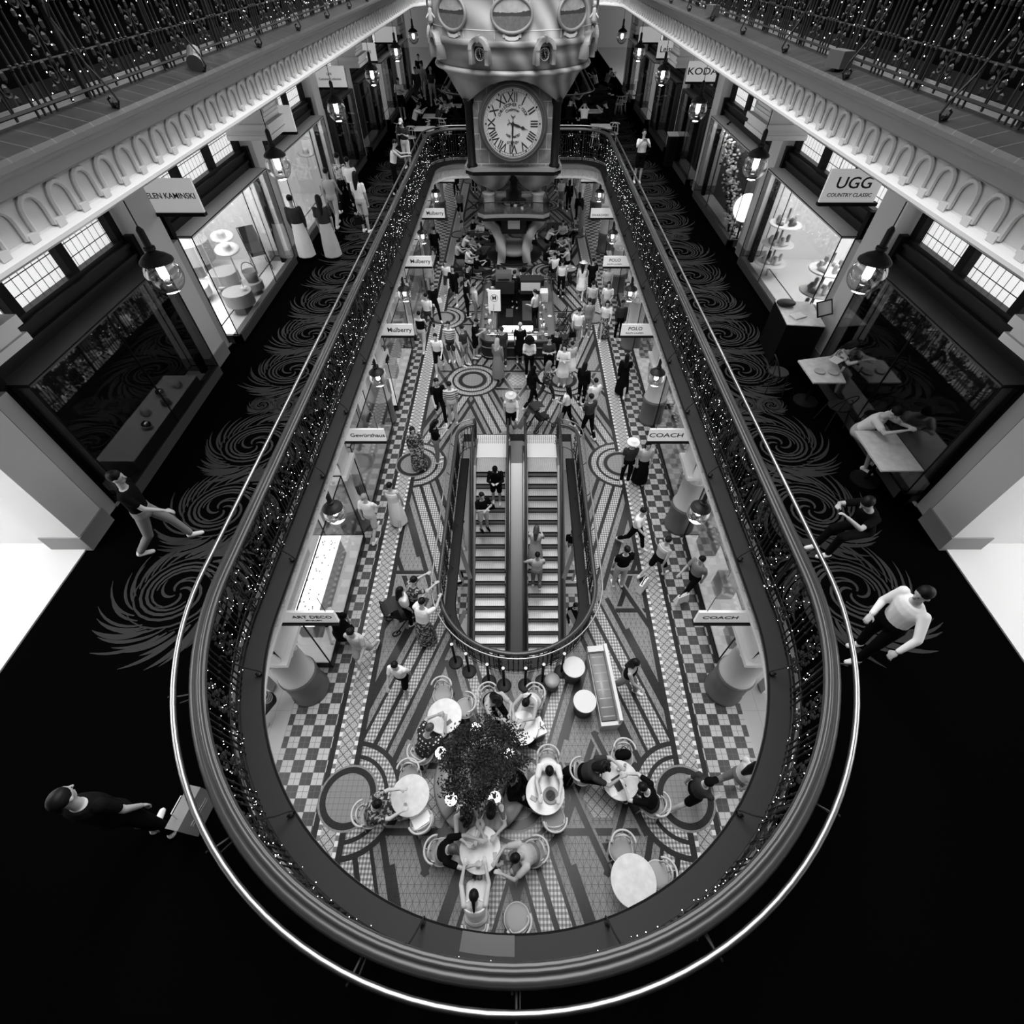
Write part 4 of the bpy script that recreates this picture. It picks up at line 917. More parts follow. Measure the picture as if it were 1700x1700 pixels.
m = MB(); cslab(m, 1.2, 5.28, 5.36, .10); m.build('deck_edge', ['black'], t)
m = MB()
for z in (5.80,):
    pts = []
    for k in range(4):
        a = k*PI/2; c, s2 = math.cos(a), math.sin(a)
        for i in range(10): u = -1+2*(i+.5)/10; x = 1.16-.1*(1-u*u); y = u*1.05; pts.append((x*c-y*s2, x*s2+y*c, z))
    m.tube(pts, .014, 5, closed=True); k = len(pts); m.add([(x, y, 5.46) for x, y, _ in pts]+pts, [(i, (i+1) % k, k+(i+1) % k, k+i) for i in range(k)], 1)
m.build('glass_rail', ['iron', 'dark_glass'], t)
for sx in (-1, 1):                                    # curved legs down to the dark dish
    m = MB(); pr = [(1.05, 5.28), (.98, 5.1), (.78, 4.9), (.62, 4.6), (.55, 4.3), (.56, 4.0), (.6, 3.8)]
    vs = []; fs = []
    for x, z in pr:
        for dx, y in ((0, -.95), (0, .95), (-.34, .95), (-.34, -.95)): vs.append((sx*(x+dx*.8), y*(1 if z > 5 else .9), z))
    for i in range(len(pr)-1): fs += [(i*4+j, (i+1)*4+j, (i+1)*4+(j+1) % 4, i*4+(j+1) % 4) for j in range(4)]
    m.add(vs, fs); m.build('curved_leg', ['veined_timber'], t, True)
m = MB(); m.box(-.42, -.6, 4.7, .42, .6, 5.28); m.build('inner_stage', ['dark_timber'], t); m = MB(); m.box(-.2, -.62, 4.86, .2, -.6, 5.2); m.build('stage_opening', ['offwhite'], t)
m = MB(); m.lathe(0, 0, [(.55, 4.15), (.66, 4.1), (.66, 3.98), (.5, 3.9)], 24); m.build('collar', ['midgrey'], t, True)
m = MB(); m.lathe(0, 0, [(.2, 3.5), (.7, 3.62), (.95, 3.78), (1.0, 3.86), (.9, 3.84), (.3, 3.78)], 32); m.build('dish', ['black'], t, True)
# rail of the next well farther along the arcade
t = thing('balustrade', 'dark iron balustrade of the next well beyond the clock tower, far end of the gallery', 'balustrade', (0, 33, 4.8))
cp = [(3.9, 14)]+[(3.9, 2.6)]+[(2.3+1.6*math.cos(a), 1.6-1.6*math.sin(a)) for a in [PI/2*i/8 for i in range(9)]]
cp += [(-x, y) for x, y in cp[::-1]]
m = MB(); m.tube([(x, y, 1.02) for x, y in cp], .07, 6); m.build('handrail', ['timber_rail'], t)
m = MB(); m.tube([(x*1.06, y-.15, 1.1) for x, y in cp], .025, 6); m.build('steel_rail', ['bright_steel'], t)
m = MB(); m.tube([(x, y, .05) for x, y in cp], .03, 5); m.build('bottom_rail', ['iron'], t)
bb = MB(); bb.tube([(0, 0, 0), (0, 0, 1.0)], .016, 5); bbm = bb.mesh('baluster', ['iron'])
for k in range(48): obj('baluster', bbm, t, (-2.3+4.6*k/47, 0, 0))
for k in range(20): obj('baluster', bbm, t, (3.9, 2+k*.2, 0)); obj('baluster', bbm, t, (-3.9, 2+k*.2, 0))
# ================================================================ ESCALATORS AND THEIR WELL
RUN, RISE, YT = .32, .224, 11.45
def zslope(y): return -(YT-y)*RISE/RUN
Y0E = 5.3
def escalator(x0, x1, lab):
    t = thing('escalator', lab, 'escalator', ((x0+x1)/2, 0, 0)); hx = (x1-x0)/2
    for k in range(20):
        y = YT-k*RUN
        if y-RUN < Y0E-.9: break
        m = MB(); z = -k*RISE
        m.box(-hx+.02, y-RUN, z-.04, hx-.02, y, z, 0); m.box(-hx+.02, y-RUN, z-RISE, hx-.02, y-RUN+.02, z-.03, 2); m.box(-hx+.02, y-RUN-.002, z-.05, hx-.02, y-RUN+.02, z+.002, 1); m.box(-hx+.02, y-RUN-.003, z-RISE, hx-.02, y-RUN+.01, z-RISE+.05, 1)
        m.build('step', ['step_grooves', 'black', 'midgrey'], t)
    for d, nm in ((.32, 'step'),):
        m = MB(); m.box(-hx+.02, YT, -.045, hx-.02, YT+.36, -.005, 0); m.build('step', ['step_grooves'], t)
    m = MB(); m.box(-hx-.08, YT+.36, -.05, hx+.08, YT+1.05, .012, 0); m.box(-hx-.08, YT+1.05, -.05, hx+.08, YT+1.5, .012, 1); m.build('landing_plate', ['white', 'grid_plate'], t)
    for s_ in (-1, 1):
        xs = s_*(hx+.035)
        yb = Y0E-.9
        pr = [(YT+1.3, .02), (YT+.4, .04), (YT, -.0), (yb, zslope(yb)-.0), (yb, zslope(yb)-.6), (YT+.2, -.6), (YT+1.3, -.05)]
        m = MB(); a, b = sorted((xs-.03, xs+.03)); m.add([(a, y, z) for y, z in pr]+[(b, y, z) for y, z in pr], [tuple(range(7)), tuple(range(13, 6, -1))]+[(i, 7+i, 7+(i+1) % 7, (i+1) % 7) for i in range(7)]); m.build('skirt', ['brushed'], t)
        g0 = [(YT+1.35, .25), (YT+1.4, .6), (YT+1.2, .88), (YT+.5, .92), (YT, .86), (yb, zslope(yb)+.86)]
        m = MB(); xb = s_*(hx+.07); m.add([(xb, y, z) for y, z in g0]+[(xb, yb, zslope(yb)), (xb, YT, 0), (xb, YT+1.3, .03)], [tuple(range(9))]); m.build('balustrade_panel', ['dark_glass'], t)
        m = MB(); m.tube([(xb, YT+1.2, .1), (xb, YT+1.42, .3), (xb, YT+1.45, .6), (xb, YT+1.25, .9), (xb, YT+.5, .95), (xb, YT, .89), (xb, yb, zslope(yb)+.89)], .042, 8); m.build('handrail', ['rubber'], t, True)
        m = MB(); m.tube([(xb+s_*.05, YT+.9, .02), (xb+s_*.05, YT, -.0), (xb+s_*.05, yb, zslope(yb))], .045, 6); m.build('deck_strip', ['bright_steel'], t, True)
    return t
escalator(-1.36, -.38, 'left escalator with two people in black riding down')
escalator(.33, 1.31, 'right escalator with two women riding up')
m = MB(); pr = [(YT+1.2, .0), (YT+.1, .0), (Y0E-.9, zslope(Y0E-.9)+.05), (Y0E-.9, zslope(Y0E-.9)-.1), (YT, -.15), (YT+1.2, -.1)]
m.add([(-.235, y, z) for y, z in pr]+[(.185, y, z) for y, z in pr], [tuple(range(6)), tuple(range(11, 5, -1))]+[(i, 6+i, 6+(i+1) % 6, (i+1) % 6) for i in range(6)])
tag(m.build('centre_deck', ['brushed']), 'long sloping metal deck between the two escalators', 'escalator deck')
for s_ in (-1, 1):
    m = MB(); xa, xb = sorted((s_*(1.49 if s_ < 0 else 1.44), s_*(1.49+.13 if s_ < 0 else 1.57))); pr = [(YT+.9, .0), (Y0E-.9, zslope(Y0E-.9)+.1), (Y0E-.9, zslope(Y0E-.9)-.9), (YT+.9, -.9)]
    m.add([(xa, y, z) for y, z in pr]+[(xb, y, z) for y, z in pr], [(0, 1, 2, 3), (7, 6, 5, 4)]+[(i, 4+i, 4+(i+1) % 4, (i+1) % 4) for i in range(4)])
    tag(m.build('truss_cladding', ['darkgrey']), f'dark sloping cladding on the outer {side_word(s_)} flank of the escalators', 'cladding')
# railing of the well
WPATH = []
for i in range(33):
    a = -PI/2+PI/2*i/16
    if a > 1e-9: break
    WPATH.append((1.92*math.cos(a), WC+1.92*math.sin(a), math.cos(a), math.sin(a)))
for i in range(1, 18): WPATH.append((1.92, WC+(11.75-WC)*i/17, 1, 0))
for i in range(1, 7): a = PI/2*i/6*.95; WPATH.append((1.92-.55+.55*math.cos(a), 11.75+.55*math.sin(a), math.cos(a), math.sin(a)))
WP2 = [(-x, y, -nx, ny) for x, y, nx, ny in WPATH[:0:-1]]+WPATH
offw = lambda p, r: off(p, r, 1.92)
t = thing('well_balustrade', 'dark iron balustrade with timber handrail and steel rail round the escalator well', 'balustrade')
m = MB(); sweep(m, [(1.87, .98), (1.87, 1.02), (1.90, 1.04), (1.94, 1.04), (1.97, 1.02), (1.97, .98)], path=WP2, base=1.92, closed=False); m.build('handrail', ['timber_rail'], t, True)
m = MB(); m.tube([(*offw(p, 2.08), 1.1) for p in WP2], .018, 8); m.build('steel_rail', ['bright_steel'], t, True)
m = MB()
for z in (.06, .9): m.tube([(*offw(p, 1.93), z) for p in WP2], .012, 5)
m.build('bottom_rail', ['iron'], t)
br = MB(); br.tube([(0, 0, 0), (0, 0, .5), (0, 0, 1.0)], [.011, .014, .011], 5); br.ell((0, 0, .5), (.022, .022, .04), 6); brm = br.mesh('baluster', ['iron'])
pn = MB()
for zc in (.2, .45, .7):
    for s_ in (-1, 1): pn.tube([(s_*.06+.055*(1-.8*q)*math.cos(PI/2+s_*8*q), 0, zc+.055*(1-.8*q)*math.sin(PI/2+s_*8*q)) for q in [i/10 for i in range(11)]], .008, 4); pn.ell((s_*.06, 0, zc+.1), (.02, .01, .03), 6)
pn.tube([(0, 0, .05), (0, 0, .95)], .008, 4); pnm = pn.mesh('scroll_panel', ['iron'])
ST = stations(.115, path=WP2, base=1.92); ST = [q for q in ST[:-1] if not (q[1] > 12.0 and abs(q[0]) < 1.2)]
nb = 0
for i, (x, y, nx, ny) in enumerate(ST):
    if i % 6 < 4:
        if nb < 100: obj('baluster', brm, t, (x, y, 0), (0, 0, math.atan2(ny, nx)+PI/2)); nb += 1
    elif i % 6 == 4: obj('scroll_panel', pnm, t, (x, y, 0), (0, 0, math.atan2(ny, nx)+PI/2))
ar = MB(); ar.tube([(0, 0, .9), (.07, 0, .95), (.16, 0, 1.08)], .011, 5); ar.obox((0, 0, .5), (.03, .045, 1)); arm_ = ar.mesh('rail_arm', ['iron'])
for x, y, nx, ny in stations(1.25, path=WP2, base=1.92)[:-1]:
    if y < 12: obj('rail_arm', arm_, t, (x, y, 0), (0, 0, math.atan2(ny, nx)))
m = MB(); prof = [(1.88, .0), (1.88, .03), (1.62, .03), (1.60, .01), (1.60, -.06), (1.70, -.12), (1.72, -.34), (1.88, -.34)]
WP3 = [p for p in WP2 if p[1] < 11.8]; sweep(m, prof, path=WP3, base=1.92, closed=False); struct(m.build('trim_well_ledge', ['ledge']))
sy = MB(); sy.tube([(.02, 0, .45), (-.05, 0, .30), (-.14, 0, .12), (-.17, 0, .06), (-.14, 0, .04), (-.12, 0, .07)], .008, 5); sym = sy.mesh('scroll_stay', ['iron'])
for x, y, nx, ny in stations(1.5, path=WP2, base=1.92, start=.7)[:-1]:
    if y < 11.6: obj('scroll_stay', sym, t, (x, y, .02), (0, 0, math.atan2(ny, nx)))
# queue posts around the near end
q0 = thing('queue_post', 'x', 'post')
m = MB(); m.lathe(0, 0, [(.17, 0), (.17, .015), (.15, .03), (.03, .04)], 20); m.build('post_base', ['charcoal'], q0, True)
m = MB(); m.lathe(0, 0, [(.03, .04), (.03, .95), (.035, .96), (.035, 1.0)], 12); m.build('post_tube', ['black'], q0); m = MB(); m.lathe(0, 0, [(.036, 1.0), (.036, 1.012)], 12); m.build('post_cap', ['white'], q0)
QP = [(757, 1100), (779, 1115), (812, 1132), (837, 1138), (872, 1138), (900, 1132), (932, 1115)]
QW = ['leftmost', 'second from the left', 'third from the left', 'fourth from the left, just left of centre', 'just right of the centre line', 'beside the round stool', 'rightmost, behind the white table']
for i, (u, v) in enumerate(QP):
    p = at(u, v, 0); lab = f'black queue post with pale cap at the near end of the escalator well, {QW[i]}'
    if i == 0: q0.location = p; q0['label'] = lab; q0['group'] = 'queue posts'
    else: dup(q0, p, 0, lab, 'queue posts')
# ================================================================ PEOPLE
def rad(d): return math.radians(d)
# pose: spine lean, head pitch, (thigh, knee) left/right, arms left/right: (pitch, abduct, elbow, inward)
POSES = {
 'stand': (0, 5, (2, 3), (-1, 2), (4, 9, 12, 5), (2, 9, 14, 5)),
 'phone': (3, 28, (3, 4), (-2, 4), (22, 10, 95, 30), (22, 10, 92, 30)),
 'fold': (0, 5, (2, 3), (0, 2), (24, 12, 85, 62), (20, 12, 82, 62)),
 'walk': (4, 4, (26, 12), (-16, 26), (-24, 8, 16, 4), (24, 8, 26, 6)),
 'walk2': (4, 6, (-18, 28), (24, 10), (22, 9, 30, 8), (-22, 9, 14, 4)),
 'carry': (2, 4, (14, 8), (-10, 20), (8, 10, 70, 20), (2, 10, 6, 2)),
 'lean': (14, 14, (4, 2), (-4, 6), (42, 10, 38, 8), (42, 10, 38, 8)),
 'pose_photo': (0, -4, (2, 3), (-1, 2), (58, 14, 105, 40), (58, 14, 105, 40)),
 'side_rail': (4, 12, (6, 6), (-4, 8), (20, 40, 12, -6), (12, 8, 60, 30)),
 'sit': (8, 14, (84, 84), (84, 80), (38, 10, 58, 26), (38, 10, 58, 26)),
 'sitlean': (24, 26, (86, 84), (80, 70), (52, 16, 48, 36), (52, 14, 52, 30)),
 'sitback': (-8, 4, (84, 60), (80, 84), (20, 12, 40, 20), (18, 12, 46, 26)),
 'sitreach': (20, 20, (84, 92), (86, 80), (74, 12, 18, 12), (74, 12, 18, 12)),
}
def skel(pose):
    L, hp, lg, rg_, la, ra = POSES[pose]; L = rad(L); J = {}
    pel = Vector((0, 0, .93)); sp = Vector((0, math.sin(L), math.cos(L)))
    J['pel'] = pel; J['waist'] = pel+sp*.14; J['chest'] = pel+sp*.34; J['neck'] = pel+sp*.50; J['sp'] = sp
    hd = Vector((0, math.sin(L*.6+rad(hp)), math.cos(L*.6+rad(hp)))); J['head'] = J['neck']+sp*.05+hd*.135; J['hd'] = hd; J['hp'] = L*.6+rad(hp)
    for s_, nm, (a, b), (p, ab, e, inn) in ((-1, 'l', lg, la), (1, 'r', rg_, ra)):
        hip = pel+Vector((s_*.092, 0, -.01)); d1 = Vector((s_*.03, math.sin(rad(a)), -math.cos(rad(a)))).normalized(); kn = hip+d1*.43
        d2 = Vector((0, math.sin(rad(a-b)), -math.cos(rad(a-b)))); an = kn+d2*.41
        J['hip'+nm], J['kn'+nm], J['an'+nm] = hip, kn, an
        sh = pel+sp*.455+Vector((s_*.175, 0, 0)); P_ = rad(p)+L
        u = Vector((s_*math.sin(rad(ab)), math.sin(P_)*math.cos(rad(ab)), -math.cos(P_)*math.cos(rad(ab)))); el = sh+u*.28
        Q = P_+rad(e); f = Vector((-s_*math.sin(rad(inn)), math.sin(Q)*math.cos(rad(inn)), -math.cos(Q)*math.cos(rad(inn)))); wr = el+f*.245
        J['sh'+nm], J['el'+nm], J['wr'+nm], J['fd'+nm] = sh, el, wr, f
    dz = .085-min(J['anl'].z, J['anr'].z)
    for k in J:
        if k not in ('sp', 'hd', 'hp', 'fdl', 'fdr'): J[k] = J[k]+Vector((0, 0, dz))
    return J
def torso(m, J, g, lo=0.0, hi=1.0):
    sp = J['sp']; rings = [(-.07, .145, .105), (0, .165, .12), (.10, .15, .108), (.2, .155, .11), (.34, .178, .118), (.43, .18, .10), (.485, .11, .075)]
    rings = [q for q in rings if lo <= q[0] <= hi]; vs = []; n = 16; fw = Vector((0, sp.z, -sp.y))
    for h, rx, ry in rings:
        c = J['pel']+sp*h; vs += [c+Vector((1, 0, 0))*(rx+g)*math.cos(2*PI*i/n)+fw*(ry+g)*math.sin(2*PI*i/n) for i in range(n)]
    k = len(rings); m.add(vs, [(j*n+i, j*n+(i+1) % n, (j+1)*n+(i+1) % n, (j+1)*n+i) for j in range(k-1) for i in range(n)]+[tuple(range(n-1, -1, -1)), tuple(range((k-1)*n, k*n))])
def remesh(m, name, voxel, smooth=3, fac=.5):
    me = m.mesh(name+'_src', ['skin']); o = bpy.data.objects.new('tmp', me); COL.objects.link(o)
    r = o.modifiers.new('r', 'REMESH'); r.mode = 'VOXEL'; r.voxel_size = voxel
    q = o.modifiers.new('s', 'SMOOTH'); q.factor = fac; q.iterations = smooth
    dg = bpy.context.evaluated_depsgraph_get(); out = bpy.data.meshes.new_from_object(o.evaluated_get(dg)); out.name = name
    bpy.data.objects.remove(o); bpy.data.meshes.remove(me)
    out.polygons.foreach_set('use_smooth', [True]*len(out.polygons)); out.materials.clear(); out.materials.append(M['skin']); return out
CACHE = {}
def piece(pose, what):
    key = (pose, what)
    if key in CACHE: return CACHE[key]
    J = skel(pose); m = MB(); H = J['head']; R = Matrix.Rotation(-J['hp'], 3, 'X'); W = lambda x, y, z: H+R @ Vector((x, y, z))
    vx = .013
    if what == 'body':
        vx = .0105
        torso(m, J, -.012)
        m.caps(J['neck']-J['sp']*.03, H-J['hd']*.05, .055, .052, 12)
        m.ell(W(0, .0, .02), (.075, .092, .10), 16, R); m.ell(W(0, .025, -.05), (.055, .062, .06), 12, R)
        m.caps(W(0, .088, .015), W(0, .104, -.015), .012, .017, 6)
        for s_ in (-1, 1): m.ell(W(s_*.077, -.005, .0), (.012, .02, .03), 8, R)
        for s_ in 'lr':
            m.caps(J['sh'+s_], J['el'+s_], .05, .038); m.caps(J['el'+s_], J['wr'+s_], .038, .026)
            m.caps(J['hip'+s_], J['kn'+s_], .083, .053, 12); k, a = J['kn'+s_], J['an'+s_]; mid = k+(a-k)*.35+Vector((0, -.015, 0)); m.caps(k, mid, .05, .052); m.caps(mid, a, .052, .036)
            m.caps(a+Vector((0, -.03, -.045)), a+Vector((0, .13, -.055)), .036, .026)
            sg = -1 if s_ == 'l' else 1; f = J['fd'+s_]; w_ = J['wr'+s_]; side = Vector((1, 0, 0)); side = (side-f*side.dot(f)).normalized(); nrm = f.cross(side)
            pc = w_+f*.05; m.ell(pc, (.04, .018, .052), 10, Matrix((side, nrm, f)).transposed())
            cd_ = nrm if nrm.z < 0 else -nrm
            for q, (o_, ln) in enumerate(((-.03, .058), (-.01, .070), (.011, .066), (.031, .052))):
                b = pc+f*.035+side*o_; e1 = b+(f*.9+cd_*.3).normalized()*ln*.55; e2 = e1+(f*.6+cd_*.8).normalized()*ln*.5
                m.caps(b, e1, .0105, .010, 6); m.caps(e1, e2, .010, .009, 6)
            tb = pc-side*sg*.028-f*.02; t1 = tb+(f*.7-side*sg*.7+cd_*.2).normalized()*.04; m.caps(tb, t1, .014, .011, 6); m.caps(t1, t1+(f*.9+cd_*.4).normalized()*.028, .011, .010, 6)
    elif what in ('tee', 'long'):
        torso(m, J, .012, -.08)
        for s_ in 'lr':
            e = J['sh'+s_]+(J['el'+s_]-J['sh'+s_])*(.62 if what == 'tee' else 1)
            m.caps(J['sh'+s_], e, .066, .058 if what == 'tee' else .05)
            if what == 'long': m.caps(J['el'+s_], J['el'+s_]+(J['wr'+s_]-J['el'+s_])*.95, .05, .036)
    elif what == 'vest': torso(m, J, .010, -.08, .44)
    elif what in ('trousers', 'shorts'):
        torso(m, J, .016, -.08, .1)
        for s_ in 'lr':
            k = J['kn'+s_]
            if what == 'shorts': m.caps(J['hip'+s_], J['hip'+s_]+(k-J['hip'+s_])*.82, .098, .085, 12)
            else: m.caps(J['hip'+s_], k, .095, .07, 12); m.caps(k, k+(J['an'+s_]-k)*.93, .066, .055, 12)
    elif what in ('skirt', 'long_skirt'):
        torso(m, J, .014, -.08, .1); sit = pose.startswith('sit')
        if sit:
            for s_ in 'lr': m.caps(J['hip'+s_], J['kn'+s_], .105, .085, 12)
            m.caps((J['hipl']+J['hipr'])/2, (J['knl']+J['knr'])/2, .1, .08, 12)
            if what == 'long_skirt': m.caps((J['knl']+J['knr'])/2, (J['anl']+J['anr'])/2+Vector((0, 0, .1)), .12, .14, 12)
        else:
            z1 = .45 if what == 'skirt' else .12; c = J['pel']; n = 20; pr = [(c.z+.02, .17, .13), (c.z-.15, .20, .17), ((c.z+z1)/2-.05, .23, .22), (z1, .25 if what == 'skirt' else .25, .24)]
            vs = []
            for z, rx, ry in pr: vs += [Vector((rx*(1+.07*math.cos(7*2*PI*i/n)*(z < .7))*math.cos(2*PI*i/n), c.y+ry*math.sin(2*PI*i/n), z)) for i in range(n)]
            m.add(vs, [((j+1)*n+i, (j+1)*n+(i+1) % n, j*n+(i+1) % n, j*n+i) for j in range(3) for i in range(n)]+[tuple(range(n)), tuple(range(4*n-1, 3*n-1, -1))])
    elif what in ('hair_short', 'hair_long', 'hair_bun', 'hair_tail', 'hair_curly', 'scarf', 'cap'):
        m.ell(W(0, -.014, .042), (.084, .098, .088), 16, R); vx = .011
        if what == 'cap': m.ell(W(0, .1, .05), (.07, .075, .012), 12, R)
        if what in ('hair_long', 'scarf'):
            m.caps(W(0, -.05, 0), W(0, -.06, -.12), .078, .085, 12); m.caps(W(0, -.06, -.12), J['chest']+J['sp']*.03+Vector((0, -.125, 0)), .085, .045, 12)
            for s_ in (-1, 1): m.caps(W(s_*.062, -.01, .02), W(s_*.066, -.01, -.12), .03, .028, 8)
        if what == 'scarf': m.caps(J['neck'], J['neck']-J['sp']*.08, .10, .15, 14)
        if what == 'hair_bun': m.ell(W(0, -.10, .07), (.042, .042, .042), 10)
        if what == 'hair_tail': m.caps(W(0, -.1, .03), W(0, -.13, -.16), .032, .02, 8)
        if what == 'hair_curly':
            for k in range(22):
                a, b = k*2.4, (k % 7)/7*1.9; m.ell(W(.09*math.cos(a)*math.sin(b+.3), -.035+.1*math.sin(a)*math.sin(b+.3), .04+.085*math.cos(b)), (.038, .038, .036), 8)
            m.caps(W(0, -.06, 0), W(0, -.08, -.13), .1, .09, 10)
    if what.startswith('shoe'):
        s_ = what[-1]; a = J['an'+s_]; vx = .012
        m.caps(a+Vector((0, -.035, -.045)), a+Vector((0, .15, -.055)), .045, .036, 10); m.caps(a+Vector((0, -.03, -.04)), a+Vector((0, -.01, .0)), .045, .042)
    if what == 'sunhat': 
        for r0, h0 in ((.19, 0),): vs = MB(); vs.lathe(0, 0, [(r0, 0), (r0*.97, .018), (.10, .02), (.095, .085), (.06, .10), (.02, .103)], 22)
        m.add([W(*q)+R @ Vector((0, -.01, .06)) for q in vs.v], vs.f); me = m.mesh('sun_hat', ['white'], True)
    elif what == 'eyes':
        for s_ in (-1, 1): m.ell(W(s_*.03, .083, .02), (.010, .006, .006), 6)
        me = m.mesh('eyes', ['black'])
    elif what == 'mouth': m.ell(W(0, .083, -.055), (.02, .008, .006), 6); me = m.mesh('mouth', ['lip'])
    else:
        if what.startswith('hair') or what in ('scarf', 'cap'):
            # keep the face free: hair is cut away in front of and below the brow
            me = remesh(m, what, vx, 2); bm = bmesh.new(); bm.from_mesh(me); RT = R.transposed(); rem = []
            for f in bm.faces:
                c = RT @ (f.calc_center_median()-H)
                lim = .06 if what != 'scarf' else .05
                if c.y > .045 and c.z < .045 and abs(c.x) < lim and c.z > -.16 and what != 'cap': rem.append(f)
            bmesh.ops.delete(bm, geom=rem, context='FACES'); bm.to_mesh(me); bm.free()
        else: me = remesh(m, what, vx, 4 if what == 'body' else 3, .45)
    CACHE[key] = me; return me
PEOPLE = 0
def part(nm, me, par, m_):
    o = obj(nm, me, par)
    if m_:
        o.material_slots[0].link = 'OBJECT'; o.material_slots[0].material = M[m_]
    return o
TOPN = {'tee': 'top', 'long': 'long sleeved top', 'vest': 'sleeveless top'}
def person(loc, rz, pose, top, bot, hair, where, sc=1.0, skin='skin', hat=None, shoe='cloth_w', haircol='hair_black', group=None, extra=''):
    """top / bot: piece + cloth letter, e.g. ('tee','w'), ('shorts','k')"""
    global PEOPLE; PEOPLE += 1
    tn, tc_ = top; bn, bc = bot
    hn = {'hair_short': 'short hair', 'hair_long': 'long hair', 'hair_bun': 'hair in a bun', 'hair_tail': 'ponytail', 'hair_curly': 'curly hair', 'scarf': 'headscarf', 'cap': 'a cap', None: 'bare head'}[hair]
    hc = {'hair_black': 'dark', 'hair_brown': 'brown', 'hair_grey': 'grey', 'hair_blond': 'fair', 'cloth_w': 'white', 'cloth_k': 'black', 'cloth_l': 'pale', 'cloth_g': 'grey', 'cloth_d': 'dark'}[haircol]
    if hair == 'cap': hn, hc = 'cap', hc
    same = bc == tc_ and bn in ('skirt', 'long_skirt')
    if same: cl = f'{SH[tc_][0]} dress'
    else: cl = f'{SH[tc_][0]} {TOPN[tn]} and {SH[bc][0]} {bn.replace("_"," ")}'
    if hat: cl = 'sun hat, '+cl
    lab = f'person in {cl}, {where}'
    wds = lab.split()
    if len(wds) > 16: lab = ' '.join(w_ for w_ in lab.split() if w_ not in ('the',))
    t = thing('person', lab, 'person', loc, rad(rz), group); t.scale = (sc,)*3
    part('body', piece(pose, 'body'), t, skin); part('eyes', piece(pose, 'eyes'), t, None); part('mouth', piece(pose, 'mouth'), t, None)
    part('shirt' if not same else 'dress_top', piece(pose, tn), t, 'cloth_'+tc_); part({'trousers': 'trousers', 'shorts': 'shorts', 'skirt': 'skirt', 'long_skirt': 'skirt'}[bn], piece(pose, bn), t, 'cloth_'+bc)
    if hair: part('hair' if hair.startswith('hair') else hair, piece(pose, hair), t, haircol)
    if hat: part('sun_hat', piece(pose, 'sunhat'), t, hat)
    for s_ in 'lr': part('shoe', piece(pose, 'shoe_'+s_), t, shoe)
    return t
def hand_pos(t, pose, s_='r', fwd=.07):
    J = skel(pose); p = J['wr'+s_]+J['fd'+s_]*fwd; return Matrix.LocRotScale(t.location, t.rotation_euler, t.scale) @ p
def backpack(loc, rz, lab, c='cloth_k', sc=1, lean=0):
    t = thing('backpack', lab, 'backpack', loc, rad(rz)); t.scale = (sc,)*3
    m = MB(); m.caps((0, -.2, 1.02), (0, -.2, 1.3), .12, .10, 10); m.caps((0, -.27, 1.02), (0, -.27, 1.15), .07, .07, 8); m.build('pack_body', [c], t, True)
    m = MB()
    for x in (-.1, .1): m.tube([(x, -.16, 1.38), (x, .0, 1.47), (x, .12, 1.36), (x, .12, 1.15), (x, -.1, 1.0)], .014, 5)
    m.build('strap', ['cloth_d'], t); return t
